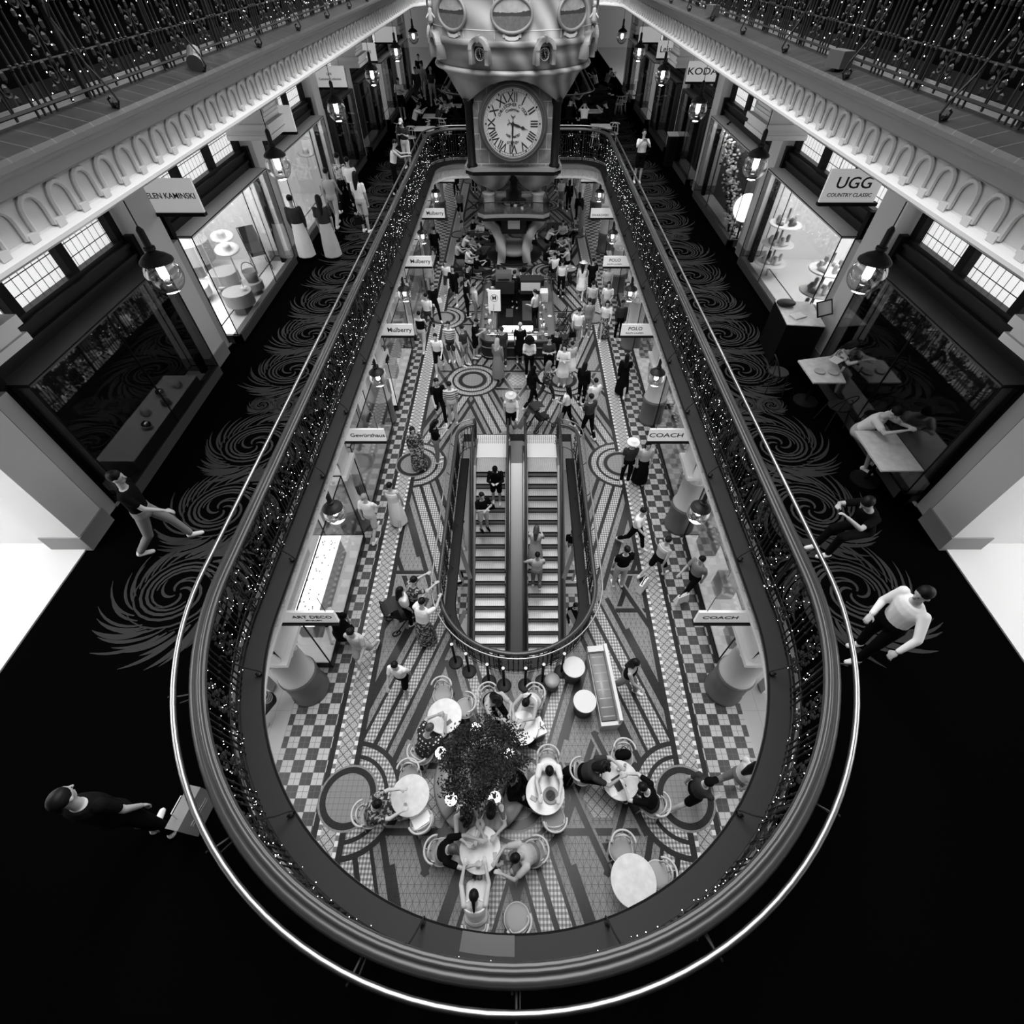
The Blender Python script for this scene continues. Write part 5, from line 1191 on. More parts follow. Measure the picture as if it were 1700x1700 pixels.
PPL = [
(-2.93, 22.45, 0, 175, 'walk', ('tee', 'k'), ('shorts', 'k'), 'hair_long', 'striding left of the kiosk, long dark hair', {'sc': 1.02}),
(-3.36, 23.37, 0, 170, 'walk2', ('tee', 'w'), ('shorts', 'd'), 'hair_short', 'boy just behind the black-clad walker left of kiosk', {'sc': 0.92}),
(-3.7, 20.86, 0, -150, 'walk', ('long', 'k'), ('trousers', 'k'), 'hair_short', 'carrying a white bag by the left tile circle', {}),
(-3.84, 19.82, 0, -10, 'walk2', ('tee', 'w'), ('trousers', 'd'), 'hair_short', 'wearing a backpack near the left lamp', {}),
(-3.93, 18.34, 0, -8, 'walk', ('vest', 'k'), ('trousers', 'l'), 'hair_bun', 'walking away between left sign and kiosk', {'skin': 'skin_light'}),
(-3.08, 16.75, 0, 180, 'walk2', ('tee', 'w'), ('shorts', 'k'), 'hair_short', 'sunglasses on collar, walking toward the camera at left', {'skin': 'skin_light'}),
(-2.67, 17.5, 0, 178, 'stand', ('tee', 's'), ('shorts', 'd'), 'hair_short', 'queueing left of the kiosk', {}),
(-2.1, 17.19, 0, -120, 'stand', ('tee', 'd'), ('shorts', 'g'), 'hair_short', 'with dark backpack, queueing at the kiosk corner', {}),
(-1.7, 17.76, 0, -100, 'phone', ('tee', 'k'), ('shorts', 'k'), 'hair_short', 'looking down at the left front corner of the kiosk', {}),
(-1.86, 20.67, 0, -80, 'stand', ('tee', 'l'), ('trousers', 'g'), 'hair_short', 'at the left side counter of the kiosk', {}),
(-2.27, 21.12, 0, -70, 'stand', ('tee', 'k'), ('trousers', 'k'), 'hair_short', 'second along the left kiosk counter', {}),
(-2.29, 22.45, 0, -80, 'stand', ('tee', 'k'), ('trousers', 'd'), 'hair_short', 'third along the left kiosk counter', {}),
(-0.75, 16.29, 0, -30, 'stand', ('long', 'g'), ('long_skirt', 'g'), 'scarf', 'waiting in front of the kiosk', {'haircol': 'cloth_l'}),
(-0.6, 17.1, 0, 20, 'stand', ('tee', 'd'), ('trousers', 'd'), 'cap', 'at the kiosk front, left of centre', {'haircol': 'cloth_d'}),
(0.1, 17.4, 0, 0, 'stand', ('tee', 'k'), ('skirt', 'k'), 'hair_short', 'fair hair, standing at the kiosk front', {'haircol': 'hair_blond'}),
(0.45, 16.41, 0, 176, 'phone', ('tee', 'w'), ('trousers', 'k'), 'hair_short', 'brimmed hat, pale shoulder bag, facing camera', {'hat': 'cloth_k'}),
(1.18, 16.41, 0, 185, 'fold', ('tee', 'd'), ('trousers', 'k'), 'hair_short', 'arms folded, right front of the kiosk', {}),
(1.48, 16.95, 0, 150, 'stand', ('tee', 'k'), ('trousers', 'k'), 'hair_short', 'behind the arms-folded one near the kiosk', {}),
(1.71, 15.89, 0, 165, 'fold', ('tee', 'w'), ('skirt', 'w'), 'hair_long', 'standing on the right tile circle', {'skin': 'skin_light'}),
(2.04, 16.36, 0, 20, 'stand', ('tee', 'l'), ('skirt', 'w'), 'hair_bun', 'half hidden behind the one in white', {'sc': 0.9}),
(0.53, 14.57, 0, -60, 'walk', ('long', 'k'), ('trousers', 'k'), 'scarf', 'carrying a pale bag before the escalator', {'haircol': 'cloth_k'}),
(1.07, 14.87, 0, -60, 'walk2', ('long', 'F'), ('trousers', 'd'), 'scarf', 'walking beside the black-clad companion', {'haircol': 'cloth_g'}),
(1.69, 13.4, 0, 60, 'carry', ('tee', 'w'), ('trousers', 'k'), 'hair_long', 'pushing the pushchair', {}),
(1.54, 13.36, 0, 70, 'stand', ('vest', 'k'), ('shorts', 'g'), 'hair_bun', 'child next to the pushchair', {'sc': 0.72}),
(2.39, 12.84, 0, 30, 'carry', ('tee', 'd'), ('trousers', 'k'), 'hair_short', 'seen from behind right of the escalator top', {'sc': 1.04}),
(2.35, 14.74, 0, -30, 'stand', ('long', 'k'), ('trousers', 'k'), 'hair_long', 'behind the pushchair group', {}),
(2.63, 13.79, 0, 20, 'stand', ('tee', 'w'), ('trousers', 'l'), 'hair_short', 'beside the long-haired one in black', {}),
(-2.72, 13.79, 0, 195, 'walk', ('tee', 'k'), ('trousers', 'k'), 'hair_short', 'white trainers, left above the escalator', {'sc': 1.05}),
(-2.27, 13.6, 0, 10, 'stand', ('long', 's'), ('trousers', 'l'), 'hair_bun', 'at the left top corner of the well', {}),
(-0.22, 13.06, 0, 185, 'walk2', ('tee', 'w'), ('shorts', 'k'), 'hair_short', 'stepping onto the left escalator', {'hat': 'white', 'skin': 'skin_light'}),
(-3.17, 11.31, 0, 205, 'stand', ('long', 'F'), ('long_skirt', 'F'), 'hair_long', 'left of the escalator well, long hair', {}),
(-2.6, 11.64, 0, -70, 'phone', ('tee', 'k'), ('trousers', 'g'), 'hair_long', 'reading a phone left of the well', {}),
(2.46, 18.62, 0, -15, 'walk', ('tee', 'w'), ('trousers', 'g'), 'hair_bun', 'dark shoulder bag, right of the kiosk', {}),
(2.95, 19.35, 0, -5, 'stand', ('tee', 'g'), ('trousers', 'g'), 'hair_bun', 'right of the kiosk behind the white blouse', {}),
(3.68, 19.29, 0, 170, 'walk2', ('tee', 'w'), ('long_skirt', 'F'), 'hair_long', 'approaching between kiosk and right shops', {}),
(4.28, 19.18, 0, 185, 'stand', ('long', 'd'), ('trousers', 'k'), 'hair_short', 'beside the right-hand sign', {'skin': 'skin_dark'}),
(2.99, 22.87, 0, -10, 'walk', ('vest', 'w'), ('skirt', 'w'), 'hair_long', 'walking away right of the kiosk', {'hat': 'white'}),
(3.5, 23.23, 0, 5, 'walk2', ('tee', 'k'), ('trousers', 'k'), 'hair_short', 'walking beside the white-hatted companion', {}),
(3.24, 20.86, 0, -10, 'stand', ('tee', 'l'), ('trousers', 'd'), 'hair_bun', 'right of the kiosk, in mid walk', {}),
(4.1, 22.45, 0, 175, 'stand', ('tee', 'l'), ('trousers', 'g'), 'cap', 'pale cap, by the right shops', {'haircol': 'cloth_w'}),
(3.92, 20.86, 0, 170, 'carry', ('tee', 'w'), ('trousers', 'l'), 'hair_long', 'black cross strap, by the right shops', {}),
(-4.16, 23.16, 0, 180, 'stand', ('vest', 'l'), ('trousers', 'l'), 'hair_short', 'in the left shop doorway', {}),
(-4.3, 26.97, 0, 0, 'walk', ('long', 'k'), ('trousers', 'k'), 'hair_short', 'tall and dark, walking away at far left', {}),
(3.91, 15.31, 0, -8, 'walk', ('long', 'k'), ('long_skirt', 'k'), 'hair_long', 'walking alone by the right shops', {}),
(-0.28, 23.16, 0, 0, 'carry', ('tee', 'l'), ('trousers', 'k'), 'hair_bun', 'serving inside the kiosk, back to camera', {}),
(-0.14, 21.9, 0, -10, 'stand', ('long', 'k'), ('trousers', 'k'), 'hair_short', 'dark-clad staff in the middle of the kiosk', {}),
(0.75, 20.12, 0, 60, 'carry', ('tee', 'l'), ('trousers', 'k'), 'hair_short', 'staff at the right inner counter of kiosk', {}),
(2.05, 23.02, 0, -5, 'stand', ('vest', 'w'), ('trousers', 'k'), 'hair_bun', 'black strap across the back, right of kiosk', {}),
(-2.92, 27.33, 0, -90, 'sitlean', ('tee', 'w'), ('trousers', 'k'), 'hair_short', 'seated nearest the left tile border', {}),
(-2.57, 25.62, 0, -100, 'sit', ('tee', 'w'), ('trousers', 'k'), 'hair_short', 'seated second on the left benches', {}),
(-2.01, 29.01, 0, 160, 'sit', ('tee', 'w'), ('trousers', 'k'), 'hair_short', 'seated by the clock foot at left', {}),
(-1.63, 29.69, 0, 90, 'sitlean', ('tee', 'w'), ('trousers', 'k'), 'hair_bun', 'seated leaning in at the left rear table', {}),
(-2.55, 29.4, 0, -90, 'sit', ('tee', 'k'), ('trousers', 'd'), 'hair_short', 'seated dark figure at the left rear table', {}),
(-1.72, 26.28, 0, 90, 'sitlean', ('tee', 'd'), ('trousers', 'k'), 'hair_short', 'seated bent over a plate left of the kiosk', {}),
(-2.08, 24.65, 0, -60, 'sit', ('tee', 'k'), ('trousers', 'd'), 'hair_short', 'seated back to the left kiosk corner', {}),
(-1.33, 27.87, 0, 80, 'sit', ('tee', 'k'), ('trousers', 'd'), 'hair_long', 'seated long-haired, left of the dish', {}),
(-2.95, 28.81, 0, -80, 'sitback', ('tee', 'g'), ('trousers', 'k'), 'hair_short', 'seated reclining at far left table', {}),
(-2.29, 26.97, 0, 170, 'sit', ('tee', 'g'), ('trousers', 'k'), 'hair_bun', 'seated facing us at the left middle table', {}),
(-3.14, 26.28, 0, -80, 'sit', ('tee', 'l'), ('trousers', 'k'), 'hair_short', 'seated at the left edge of the café', {}),
(0.86, 29.01, 0, 60, 'sit', ('tee', 'd'), ('trousers', 'k'), 'hair_short', 'seated right beside the clock foot', {}),
(1.55, 28.25, 0, -90, 'sitlean', ('tee', 'w'), ('trousers', 'k'), 'hair_short', 'seated in a white shirt right of the dish', {}),
(1.8, 26.8, 0, -60, 'sit', ('tee', 'k'), ('trousers', 'd'), 'hair_long', 'seated long-haired on the right benches', {}),
(2.46, 29.01, 0, 180, 'sit', ('tee', 'l'), ('trousers', 'k'), 'hair_bun', 'seated facing us at the right rear', {}),
(2.71, 26.8, 0, 90, 'sitlean', ('tee', 'g'), ('trousers', 'k'), 'hair_short', 'seated leaning in at the right café edge', {}),
(2.1, 25.29, 0, 100, 'sit', ('tee', 'k'), ('trousers', 'd'), 'hair_short', 'seated nearest the right kiosk corner', {}),
(2.56, 25.62, 0, 80, 'sit', ('tee', 'l'), ('trousers', 'k'), 'hair_short', 'seated pale-clad at the right café edge', {}),
(0.52, 27.33, 0, -40, 'sitlean', ('tee', 'w'), ('trousers', 'k'), 'hair_short', 'seated bent over the round tray behind kiosk', {}),
(0.9, 27.15, 0, 60, 'sit', ('tee', 'k'), ('trousers', 'd'), 'hair_short', 'seated second behind the kiosk', {}),
(1.38, 25.62, 0, -80, 'sit', ('tee', 'k'), ('trousers', 'd'), 'hair_long', 'seated long-haired at the right front table', {}),
(1.85, 24.65, 0, 20, 'sit', ('tee', 'w'), ('trousers', 'k'), 'hair_bun', 'seated in white at the right front table', {}),
(3.2, 29.4, 0, 150, 'sit', ('tee', 'F'), ('trousers', 'k'), 'hair_short', 'seated patterned, far right table', {}),
(-0.9, 26.28, 0, 150, 'sit', ('tee', 'k'), ('trousers', 'd'), 'hair_short', 'seated in black just behind the kiosk', {}),
(-0.62, 26.97, 0, 170, 'sit', ('tee', 'w'), ('trousers', 'k'), 'hair_short', 'seated in white just behind the kiosk', {}),
(-3.49, 32.81, 0, 185, 'walk', ('tee', 'g'), ('shorts', 'k'), 'hair_short', 'walking with a backpack at far left ground floor', {}),
(-4.07, 36.68, 0, 180, 'stand', ('long', 'k'), ('trousers', 'k'), 'hair_short', 'behind the far left backpack walker', {}),
(2.7, 34.85, 0, 5, 'walk', ('tee', 'w'), ('shorts', 'g'), 'hair_short', 'black waist bag, far right ground floor', {}),
(3.16, 34.35, 0, 0, 'walk2', ('long', 'k'), ('trousers', 'k'), 'hair_long', 'all in black at the far right ground floor', {}),
(3.52, 38.21, 0, 180, 'stand', ('long', 'w'), ('trousers', 'w'), 'hair_short', 'bright in white at the far end, left one', {}),
(3.95, 35.11, 0, 175, 'walk', ('long', 'w'), ('trousers', 'w'), 'hair_short', 'bright in white at the far end, nearer one', {}),
(4.05, 38.21, 0, 180, 'walk', ('tee', 'l'), ('trousers', 'l'), 'hair_bun', 'pale figure at the far end between two in white', {}),
(3.63, 30.72, 0, 10, 'walk', ('long', 'g'), ('long_skirt', 'g'), 'hair_long', 'grey hooded walker right of the clock foot', {'sc': 1.05}),
(3.57, 32.02, 0, 10, 'stand', ('long', 'k'), ('trousers', 'k'), 'hair_long', 'dark long-haired one before the grey walker', {}),
(2.59, 38.07, 0, -30, 'stand', ('tee', 'd'), ('trousers', 'd'), 'hair_short', 'dark figure right behind the bracket stage', {}),
(-2.91, 37.78, 0, 0, 'stand', ('long', 'k'), ('trousers', 'k'), 'hair_short', 'dark figure left behind the bracket stage', {}),
(-4.09, 8.59, 0, -12, 'walk', ('tee', 'w'), ('shorts', 'l'), 'hair_short', 'pale cap of grey hair, left shops', {'haircol': 'hair_grey'}),
(-3.47, 8.99, 0, -8, 'carry', ('vest', 'w'), ('long_skirt', 'w'), 'hair_short', 'taking a photo beside the man in white', {}),
(-4.13, 5.27, 0, 195, 'walk', ('tee', 'k'), ('skirt', 'k'), 'hair_short', 'fair bun, passing the Art Deco sign', {'haircol': 'hair_blond'}),
(-3.56, 4.78, 0, 170, 'walk2', ('tee', 'l'), ('shorts', 'l'), 'hair_short', 'big patterned bag, left of the well', {}),
(-2.54, 4.11, 0, 170, 'walk', ('tee', 'w'), ('shorts', 'k'), 'hair_short', 'small, looking down between border and well', {'sc': 0.9}),
(-2.53, 5.91, 0, -50, 'lean', ('tee', 'F'), ('trousers', 'k'), 'hair_short', 'leaning on the left curve of the well', {}),
(-2.68, 5.79, 0, -60, 'stand', ('tee', 'w'), ('trousers', 'k'), 'hair_long', 'beside the buggy at the well', {'sc': 0.95}),
(-2.19, 5.29, 0, -20, 'lean', ('tee', 'w'), ('long_skirt', 'F'), 'hair_bun', 'in a patterned dress at the well rail', {}),
(3.25, 8.18, 0, -130, 'walk', ('tee', 'w'), ('trousers', 'k'), 'hair_short', 'white trainers, right side of the floor', {}),
(2.67, 6.87, 0, 10, 'stand', ('tee', 'k'), ('trousers', 'l'), 'hair_short', 'black printed tee seen from behind, right of the well', {}),
(3.7, 7.18, 0, -60, 'walk2', ('vest', 'l'), ('shorts', 'k'), 'hair_bun', 'pulling a pale tote near the right shops', {}),
(4.48, 6.65, 0, 120, 'walk', ('tee', 'g'), ('trousers', 'k'), 'hair_short', 'carrying carrier bags by the Coach window', {}),
(3.4, 10.7, 0, 180, 'stand', ('tee', 'd'), ('trousers', 'k'), 'hair_short', 'pale cap, left one of the pair near the right circle', {'hat': 'cloth_w'}),
(3.84, 10.66, 0, 180, 'stand', ('tee', 'l'), ('long_skirt', 'k'), 'hair_long', 'right one of the pair near the right circle', {}),
(2.41, 4.08, 0, -120, 'walk', ('vest', 'k'), ('trousers', 'g'), 'hair_long', 'long dark hair, beside the bench', {}),
(3.36, 1.86, 0, -75, 'walk', ('tee', 'd'), ('shorts', 'k'), 'cap', 'flip-flops, on the lower right circle', {'haircol': 'cloth_k'}),
(4.28, 2.11, 0, -75, 'walk2', ('tee', 'w'), ('trousers', 'g'), 'hair_long', 'beside the man in flip-flops', {}),
(-5.38, 3.68, 0, 150, 'sit', ('tee', 's'), ('shorts', 'd'), 'hair_short', 'partly hidden in the lower left shop doorway', {'haircol': 'hair_grey'}),
(-6.42, 15.56, 4.8, 10, 'stand', ('long', 'd'), ('long_skirt', 'w'), 'hair_bun', 'left of the two at the hat shop', {'shoe': 'cloth_k'}),
(-5.62, 15.56, 4.8, 12, 'stand', ('tee', 'd'), ('long_skirt', 'l'), 'hair_long', 'right of the two at the hat shop', {'shoe': 'cloth_k'}),
(-6.11, 18.17, 4.8, -5, 'walk', ('tee', 'l'), ('trousers', 'l'), 'hair_short', 'middle aged, ahead of the pair on the left gallery', {}),
(-6.06, 19.49, 4.8, -8, 'walk2', ('tee', 'f'), ('trousers', 'k'), 'hair_short', 'tall, patterned shirt, left gallery', {'sc': 1.05}),
(-5.04, 17.67, 4.8, -15, 'stand', ('tee', 'w'), ('shorts', 'l'), 'hair_long', 'shoulder strap, nearest the left rail', {}),
(-5.65, 19.22, 4.8, -10, 'stand', ('tee', 'w'), ('trousers', 'k'), 'hair_short', 'just beyond the shoulder strap one, left gallery', {}),
(-4.62, 21.43, 4.8, -80, 'lean', ('vest', 'w'), ('trousers', 'k'), 'hair_short', 'leaning over the far left gallery rail', {}),
(-4.67, 24.62, 4.8, 170, 'phone', ('tee', 'd'), ('shorts', 'w'), 'cap', 'pale cap, behind the far left rail', {'haircol': 'cloth_w'}),
(-6.23, 33.4, 4.8, 180, 'phone', ('tee', 'w'), ('shorts', 'k'), 'hair_short', 'looking down, far left gallery walkway', {}),
(-5.69, 38.4, 4.8, 175, 'walk', ('tee', 'l'), ('trousers', 'l'), 'hair_short', 'fourth back on the far left gallery', {}),
(-4.96, 36.85, 4.8, 180, 'walk2', ('tee', 'd'), ('shorts', 'l'), 'cap', 'grey cap, beside the clock drum on the left gallery', {'haircol': 'cloth_l'}),
(-5.83, 36.85, 4.8, 180, 'walk', ('long', 'd'), ('long_skirt', 'd'), 'hair_short', 'blurred, dark dress on the far left gallery', {}),
(-6.19, 40.93, 4.8, 180, 'stand', ('tee', 'k'), ('trousers', 'k'), 'hair_short', 'farthest on the left gallery', {}),
(4.8, 22.77, 4.8, 180, 'pose_photo', ('tee', 'w'), ('shorts', 'k'), 'hair_short', 'taking a photo on the right gallery by the rail', {'haircol': 'hair_black'}),
(-8.75, 16.55, 4.83, 200, 'stand', ('tee', 'f'), ('shorts', 'k'), 'hair_short', 'inside the hat shop', {'sc': 1.0}),
(-5.09, 29.89, 4.8, -80, 'sitlean', ('tee', 'w'), ('trousers', 'k'), 'hair_short', 'seated nearest the far left rail', {}),
(-4.76, 32.46, 4.8, 90, 'sitlean', ('tee', 'k'), ('trousers', 'k'), 'hair_short', 'seated at the rear of the left gallery café', {}),
(-3.96, 29.89, 4.8, -60, 'sitlean', ('tee', 'd'), ('trousers', 'k'), 'hair_short', 'seated dark haired, middle of the left gallery café', {}),
(-3.62, 31.56, 4.8, 60, 'sitlean', ('tee', 'g'), ('trousers', 'k'), 'hair_short', 'seated broad shouldered in the left gallery café', {}),
(-2.95, 30.43, 4.8, 80, 'sitlean', ('tee', 'k'), ('trousers', 'k'), 'hair_short', 'seated by the clock column in the left gallery café', {}),
(-3.68, 34.71, 4.8, 120, 'sitlean', ('tee', 'w'), ('trousers', 'k'), 'hair_short', 'seated rearmost in the left gallery café', {}),
(2.5, 30.43, 4.8, -20, 'sitlean', ('tee', 'k'), ('trousers', 'k'), 'hair_short', 'seated left of three behind the far right rail', {}),
(3.24, 29.89, 4.8, 0, 'sitlean', ('tee', 'w'), ('trousers', 'k'), 'hair_short', 'seated middle of three behind the far right rail', {}),
(4.54, 30.16, 4.8, 80, 'sitlean', ('tee', 'k'), ('trousers', 'k'), 'hair_short', 'seated right of three behind the far right rail', {}),
(2.75, 33.07, 4.8, -90, 'sitlean', ('tee', 'g'), ('trousers', 'k'), 'hair_short', 'seated hidden behind the clock column at right', {}),
(4.79, 38.79, 4.8, 60, 'sitlean', ('tee', 'f'), ('trousers', 'k'), 'hair_curly', 'seated left one at the far right gallery tables', {}),
(5.36, 39.21, 4.8, -60, 'sitlean', ('tee', 'g'), ('trousers', 'k'), 'hair_short', 'seated right one at the far right gallery tables', {}),
(6.6, 8.98, 4.8, -150, 'sitlean', ('tee', 'f'), ('shorts', 'l'), 'hair_long', 'seated at the first marble table on the right', {'skin': 'skin_light'}),
(6.29, 6.88, 4.8, -150, 'sitlean', ('tee', 'w'), ('shorts', 'l'), 'hair_short', 'white trainers, seated at the right edge', {'skin': 'skin_light'}),
(5.34, 4.62, 4.8, 100, 'sitlean', ('tee', 'k'), ('trousers', 'k'), 'hair_short', 'holding a phone at the right edge of the gallery', {}),
(4.68, 2.83, 4.8, 100, 'side_rail', ('long', 'w'), ('trousers', 'k'), 'hair_short', 'pale sleeve, hand on the right steel rail', {}),
(-5.59, 4.68, 4.8, -70, 'walk', ('tee', 'k'), ('trousers', 'g'), 'hair_short', 'canvas trainers at the left edge of the gallery', {'shoe': 'cloth_w'}),
(-3.88, 0.79, 4.8, 0, 'stand', ('tee', 'k'), ('trousers', 'k'), 'hair_short', 'carrying a grey carrier bag at the lower left edge', {'shoe': 'cloth_w'}),
(-2.28, 11.65, -4.55, 10, 'walk', ('tee', 'k'), ('shorts', 'l'), 'hair_short', 'seen below through the left gap of the well, farther', {}),
(-2.16, 9.29, -4.55, 10, 'walk2', ('tee', 'k'), ('shorts', 'k'), 'hair_long', 'seen below through the left gap, nearer', {}),
(2.05, 11.02, -4.55, 180, 'walk', ('tee', 'k'), ('shorts', 'g'), 'hair_short', 'seen below through the right gap, farther', {}),
(1.91, 7.97, -4.55, 180, 'walk', ('long', 'k'), ('trousers', 'k'), 'hair_short', 'seen below through the right gap, nearest', {}),
]
for x, y, z, rz, po, tp, bt, hr, wh, kk in PPL: person((x, y, z), rz, po, tp, bt, hr, wh, **kk)
# ================================================================ CAFE ON THE GROUND FLOOR
def make_table(r=.36, top='marble_top'):
    t = thing('cafe_table', 'x', 'table'); m = MB(); m.lathe(0, 0, [(r-.005, .715), (r, .72), (r, .74), (r-.006, .745)], 40); m.build('table_top', [top], t)
    m = MB(); m.lathe(0, 0, [(.2, 0), (.2, .02), (.03, .05), (.028, .69), (.1, .715)], 20); m.build('pedestal', ['charcoal'], t, True); return t
T0 = make_table()
TBL = [(738, 1188, 1.0, 'upper left of the potted tree, phone and cup on it'), (681, 1320, 1.0, 'far left one with a small glass in its middle'), (905, 1316, 1.02, 'right of the round banquette with a round tray on it'), (1030, 1295, .98, 'farthest right of the occupied ones, with a dark folder on it'), (797, 1410, 1.02, 'nearest the camera with five people round it'), (1052, 1462, 1.08, 'bare one cut off by the ledge at lower right'), (866, 1208, .95, 'behind the tree with papers and bags on it')]
TP = []
for i, (u, v, sc, w_) in enumerate(TBL):
    p = at(u, v, .745*sc); lab = f'round marble topped café table, {w_}'; TP.append(Vector((p.x, p.y, .745*sc)))
    if i == 0: T0.location = (p.x, p.y, 0); T0['label'] = lab; T0['group'] = 'round marble café tables'
    else: dup(T0, (p.x, p.y, 0), 0, lab, 'round marble café tables', sc)
c_ = thing('cafe_chair', 'x', 'chair')
m = MB(); m.lathe(0, 0, [(.19, .42), (.21, .44), (.205, .47), (.15, .485), (.02, .488)], 28); m.build('seat', ['upholstery'], c_, True)
m = MB(); m.tube([(.212*math.cos(2*PI*i/28), .212*math.sin(2*PI*i/28), .435) for i in range(28)], .016, 6, closed=True); m.build('seat_ring', ['cane'], c_, True)
m = MB(); m.tube([(.17*math.cos(a), -.09-.15*math.sin(a)*.6, .44+.36*math.sin(a)**.7) for a in [PI*i/14 for i in range(15)]], .017, 6)
m.build('back_hoop', ['cane'], c_, True)
m = MB(); m.tube([(.215*math.cos(a), -.06+.20*math.sin(a), .80+.0*a) for a in [PI+PI*i/14 for i in range(15)]], .02, 6); m.tube([(.17*math.cos(a), -.06+.16*math.sin(a), .66) for a in [PI+PI*i/14 for i in range(15)]], .012, 6)
for x in (-.12, 0, .12): m.tube([(x, -.19, .45), (x*1.1, -.24 if x == 0 else -.21, .79)], .009, 5)
m.build('backrest', ['cane'], c_, True)
for x, y in ((-.15, .15), (.15, .15), (-.15, -.15), (.15, -.15)): m = MB(); m.tube([(x*.9, y*.9, .43), (x*1.25, y*1.25, 0)], [.015, .012], 6); m.build('leg', ['cane'], c_, True)
cused = [False]
def chair(p, rz, w_):
    lab = f'pale cane café chair with grey round seat, {w_}'
    if not cused[0]: c_.location = p; c_.rotation_euler = (0, 0, rad(rz)); c_['label'] = short(lab); c_['group'] = 'cane café chairs'; cused[0] = True; return c_
    return dup(c_, p, rad(rz), lab, 'cane café chairs')
def facing(rz): return Vector((-math.sin(rad(rz)), math.cos(rad(rz)), 0))
HF = {'sit': (.13, 1.21), 'sitlean': (.32, 1.13), 'sitreach': (.26, 1.15), 'sitback': (-.04, 1.22)}
SEAT = [(714, 1210, -38, 'sitlean', ('tee', 'p'), ('long_skirt', 'p'), 'hair_short', 'hair_brown', 'at the upper left table', 'skin'),
 (826, 1166, -145, 'sitlean', ('tee', 'l'), ('trousers', 'k'), 'hair_curly', 'hair_black', 'left of two behind the tree', 'skin'),
 (873, 1168, 150, 'sitlean', ('vest', 'w'), ('skirt', 'w'), 'hair_tail', 'hair_black', 'right of two behind the tree', 'skin'),
 (912, 1280, 178, 'sitreach', ('tee', 'w'), ('trousers', 'l'), 'hair_short', 'hair_black', 'at the table with the round tray', 'skin_light'),
 (775, 1362, -160, 'sitlean', ('vest', 'f'), ('trousers', 'g'), 'hair_curly', 'hair_black', 'on the banquette, left of two', 'skin'),
 (815, 1352, 178, 'sitlean', ('tee', 's'), ('skirt', 'l'), 'hair_long', 'hair_black', 'on the banquette, right of two', 'skin'),
 (752, 1410, -95, 'sitreach', ('tee', 'k'), ('trousers', 'l'), 'hair_short', 'hair_brown', 'left of the nearest table', 'skin'),
 (787, 1488, 2, 'sitreach', ('vest', 'w'), ('skirt', 'w'), 'hair_tail', 'hair_black', 'nearest the camera, back to us', 'skin_light'),
 (856, 1425, 112, 'sitlean', ('tee', 'l'), ('shorts', 'g'), 'hair_short', 'hair_black', 'right of the nearest table', 'skin'),
 (627, 1336, -78, 'sitreach', ('tee', 'F'), ('long_skirt', 'F'), 'hair_short', 'hair_black', 'at the far left table', 'skin_light'),
 (1003, 1275, -98, 'sitlean', ('tee', 'd'), ('trousers', 'k'), 'hair_curly', 'hair_black', 'left side of the far right table', 'skin'),
 (1066, 1308, 62, 'sitlean', ('tee', 'k'), ('trousers', 'd'), 'hair_short', 'hair_black', 'right side of the far right table', 'skin_light')]
for u, v, rz, po, tp, bt, hr, hcol, w_, sk in SEAT:
    f, h = HF[po]; p = at(u, v, h)-facing(rz)*f; p.z = 0
    person(p, rz, po, tp, bt, hr, 'seated '+w_, skin=sk, haircol=hcol)
    if 'banquette' not in w_: chair(p-facing(rz)*.03, rz, 'under the person seated '+w_)
p = at(857, 1297, 1.22)-facing(-115)*.0; p.z = 0
person(p, -115, 'sitback', ('long', 'k'), ('shorts', 'k'), 'hair_short', 'reclining on the banquette under the tree', skin='skin_dark')
for u, v, z, rz, w_ in ((735, 1152, .46, 178, 'empty, behind the upper left table'), (772, 1175, .46, 100, 'empty, right of the upper left table'), (681, 1290, .46, 178, 'empty, behind the far left table'), (700, 1362, .46, 28, 'with an open white box on it, below the far left table'),
                        (919, 1359, .46, 8, 'empty, below the tray table'), (1033, 1256, .46, 175, 'with a backpack, behind the far right table'), (1031, 1410, .46, 178, 'empty, alone above the bare table'), (1092, 1452, .46, 100, 'empty, half hidden right of the bare table'), (858, 1524, .46, 30, 'only its back edge showing above the ledge')):
    p = at(u, v, z); p.z = 0; chair(p, rz, w_)
# small things on the tables
def slab(nm, lab, p, d, rz, m_, group=None):
    m = MB(); m.obox((0, 0, d[2]/2), d); m.obox((0, 0, d[2]+.001), (d[0]*.88, d[1]*.92, .002), 0, 1); o = m.build(nm, [m_, 'screen' if nm == 'phone' else m_]); o.location = p; o.rotation_euler = (0, 0, rz); return tag(o, lab, nm.replace('_', ' '), group)
def on(i, u, v): q = at(u, v, TP[i].z); return Vector((q.x, q.y, TP[i].z+.001))
slab('phone', 'large grey phone case on the upper left table', on(0, 744, 1200), (.08, .16, .012), -.9, 'midgrey')
slab('phone', 'black phone beside the seated one in white at the tray table', on(2, 895, 1311), (.075, .15, .01), .25, 'black')
slab('phone', 'dark phone at the left edge of the tray table', on(2, 886, 1326), (.075, .13, .01), 1.1, 'charcoal')
slab('phone', 'grey phone at the right edge of the nearest table', on(4, 822, 1423), (.07, .14, .01), .1, 'midgrey')
slab('phone', 'upright grey phone at the top of the nearest table', on(4, 792, 1384), (.07, .14, .01), -.2, 'midgrey')
slab('folder', 'dark folder with pens on the far right table', on(3, 1027, 1300), (.2, .24, .012), .5, 'charcoal')
slab('paper_sheet', 'white paper on the far right table', on(3, 1018, 1315), (.12, .14, .003), .3, 'paper')
slab('phone', 'dark phone leaning case on the table behind the tree', on(6, 867, 1206), (.08, .2, .02), -.5, 'charcoal')
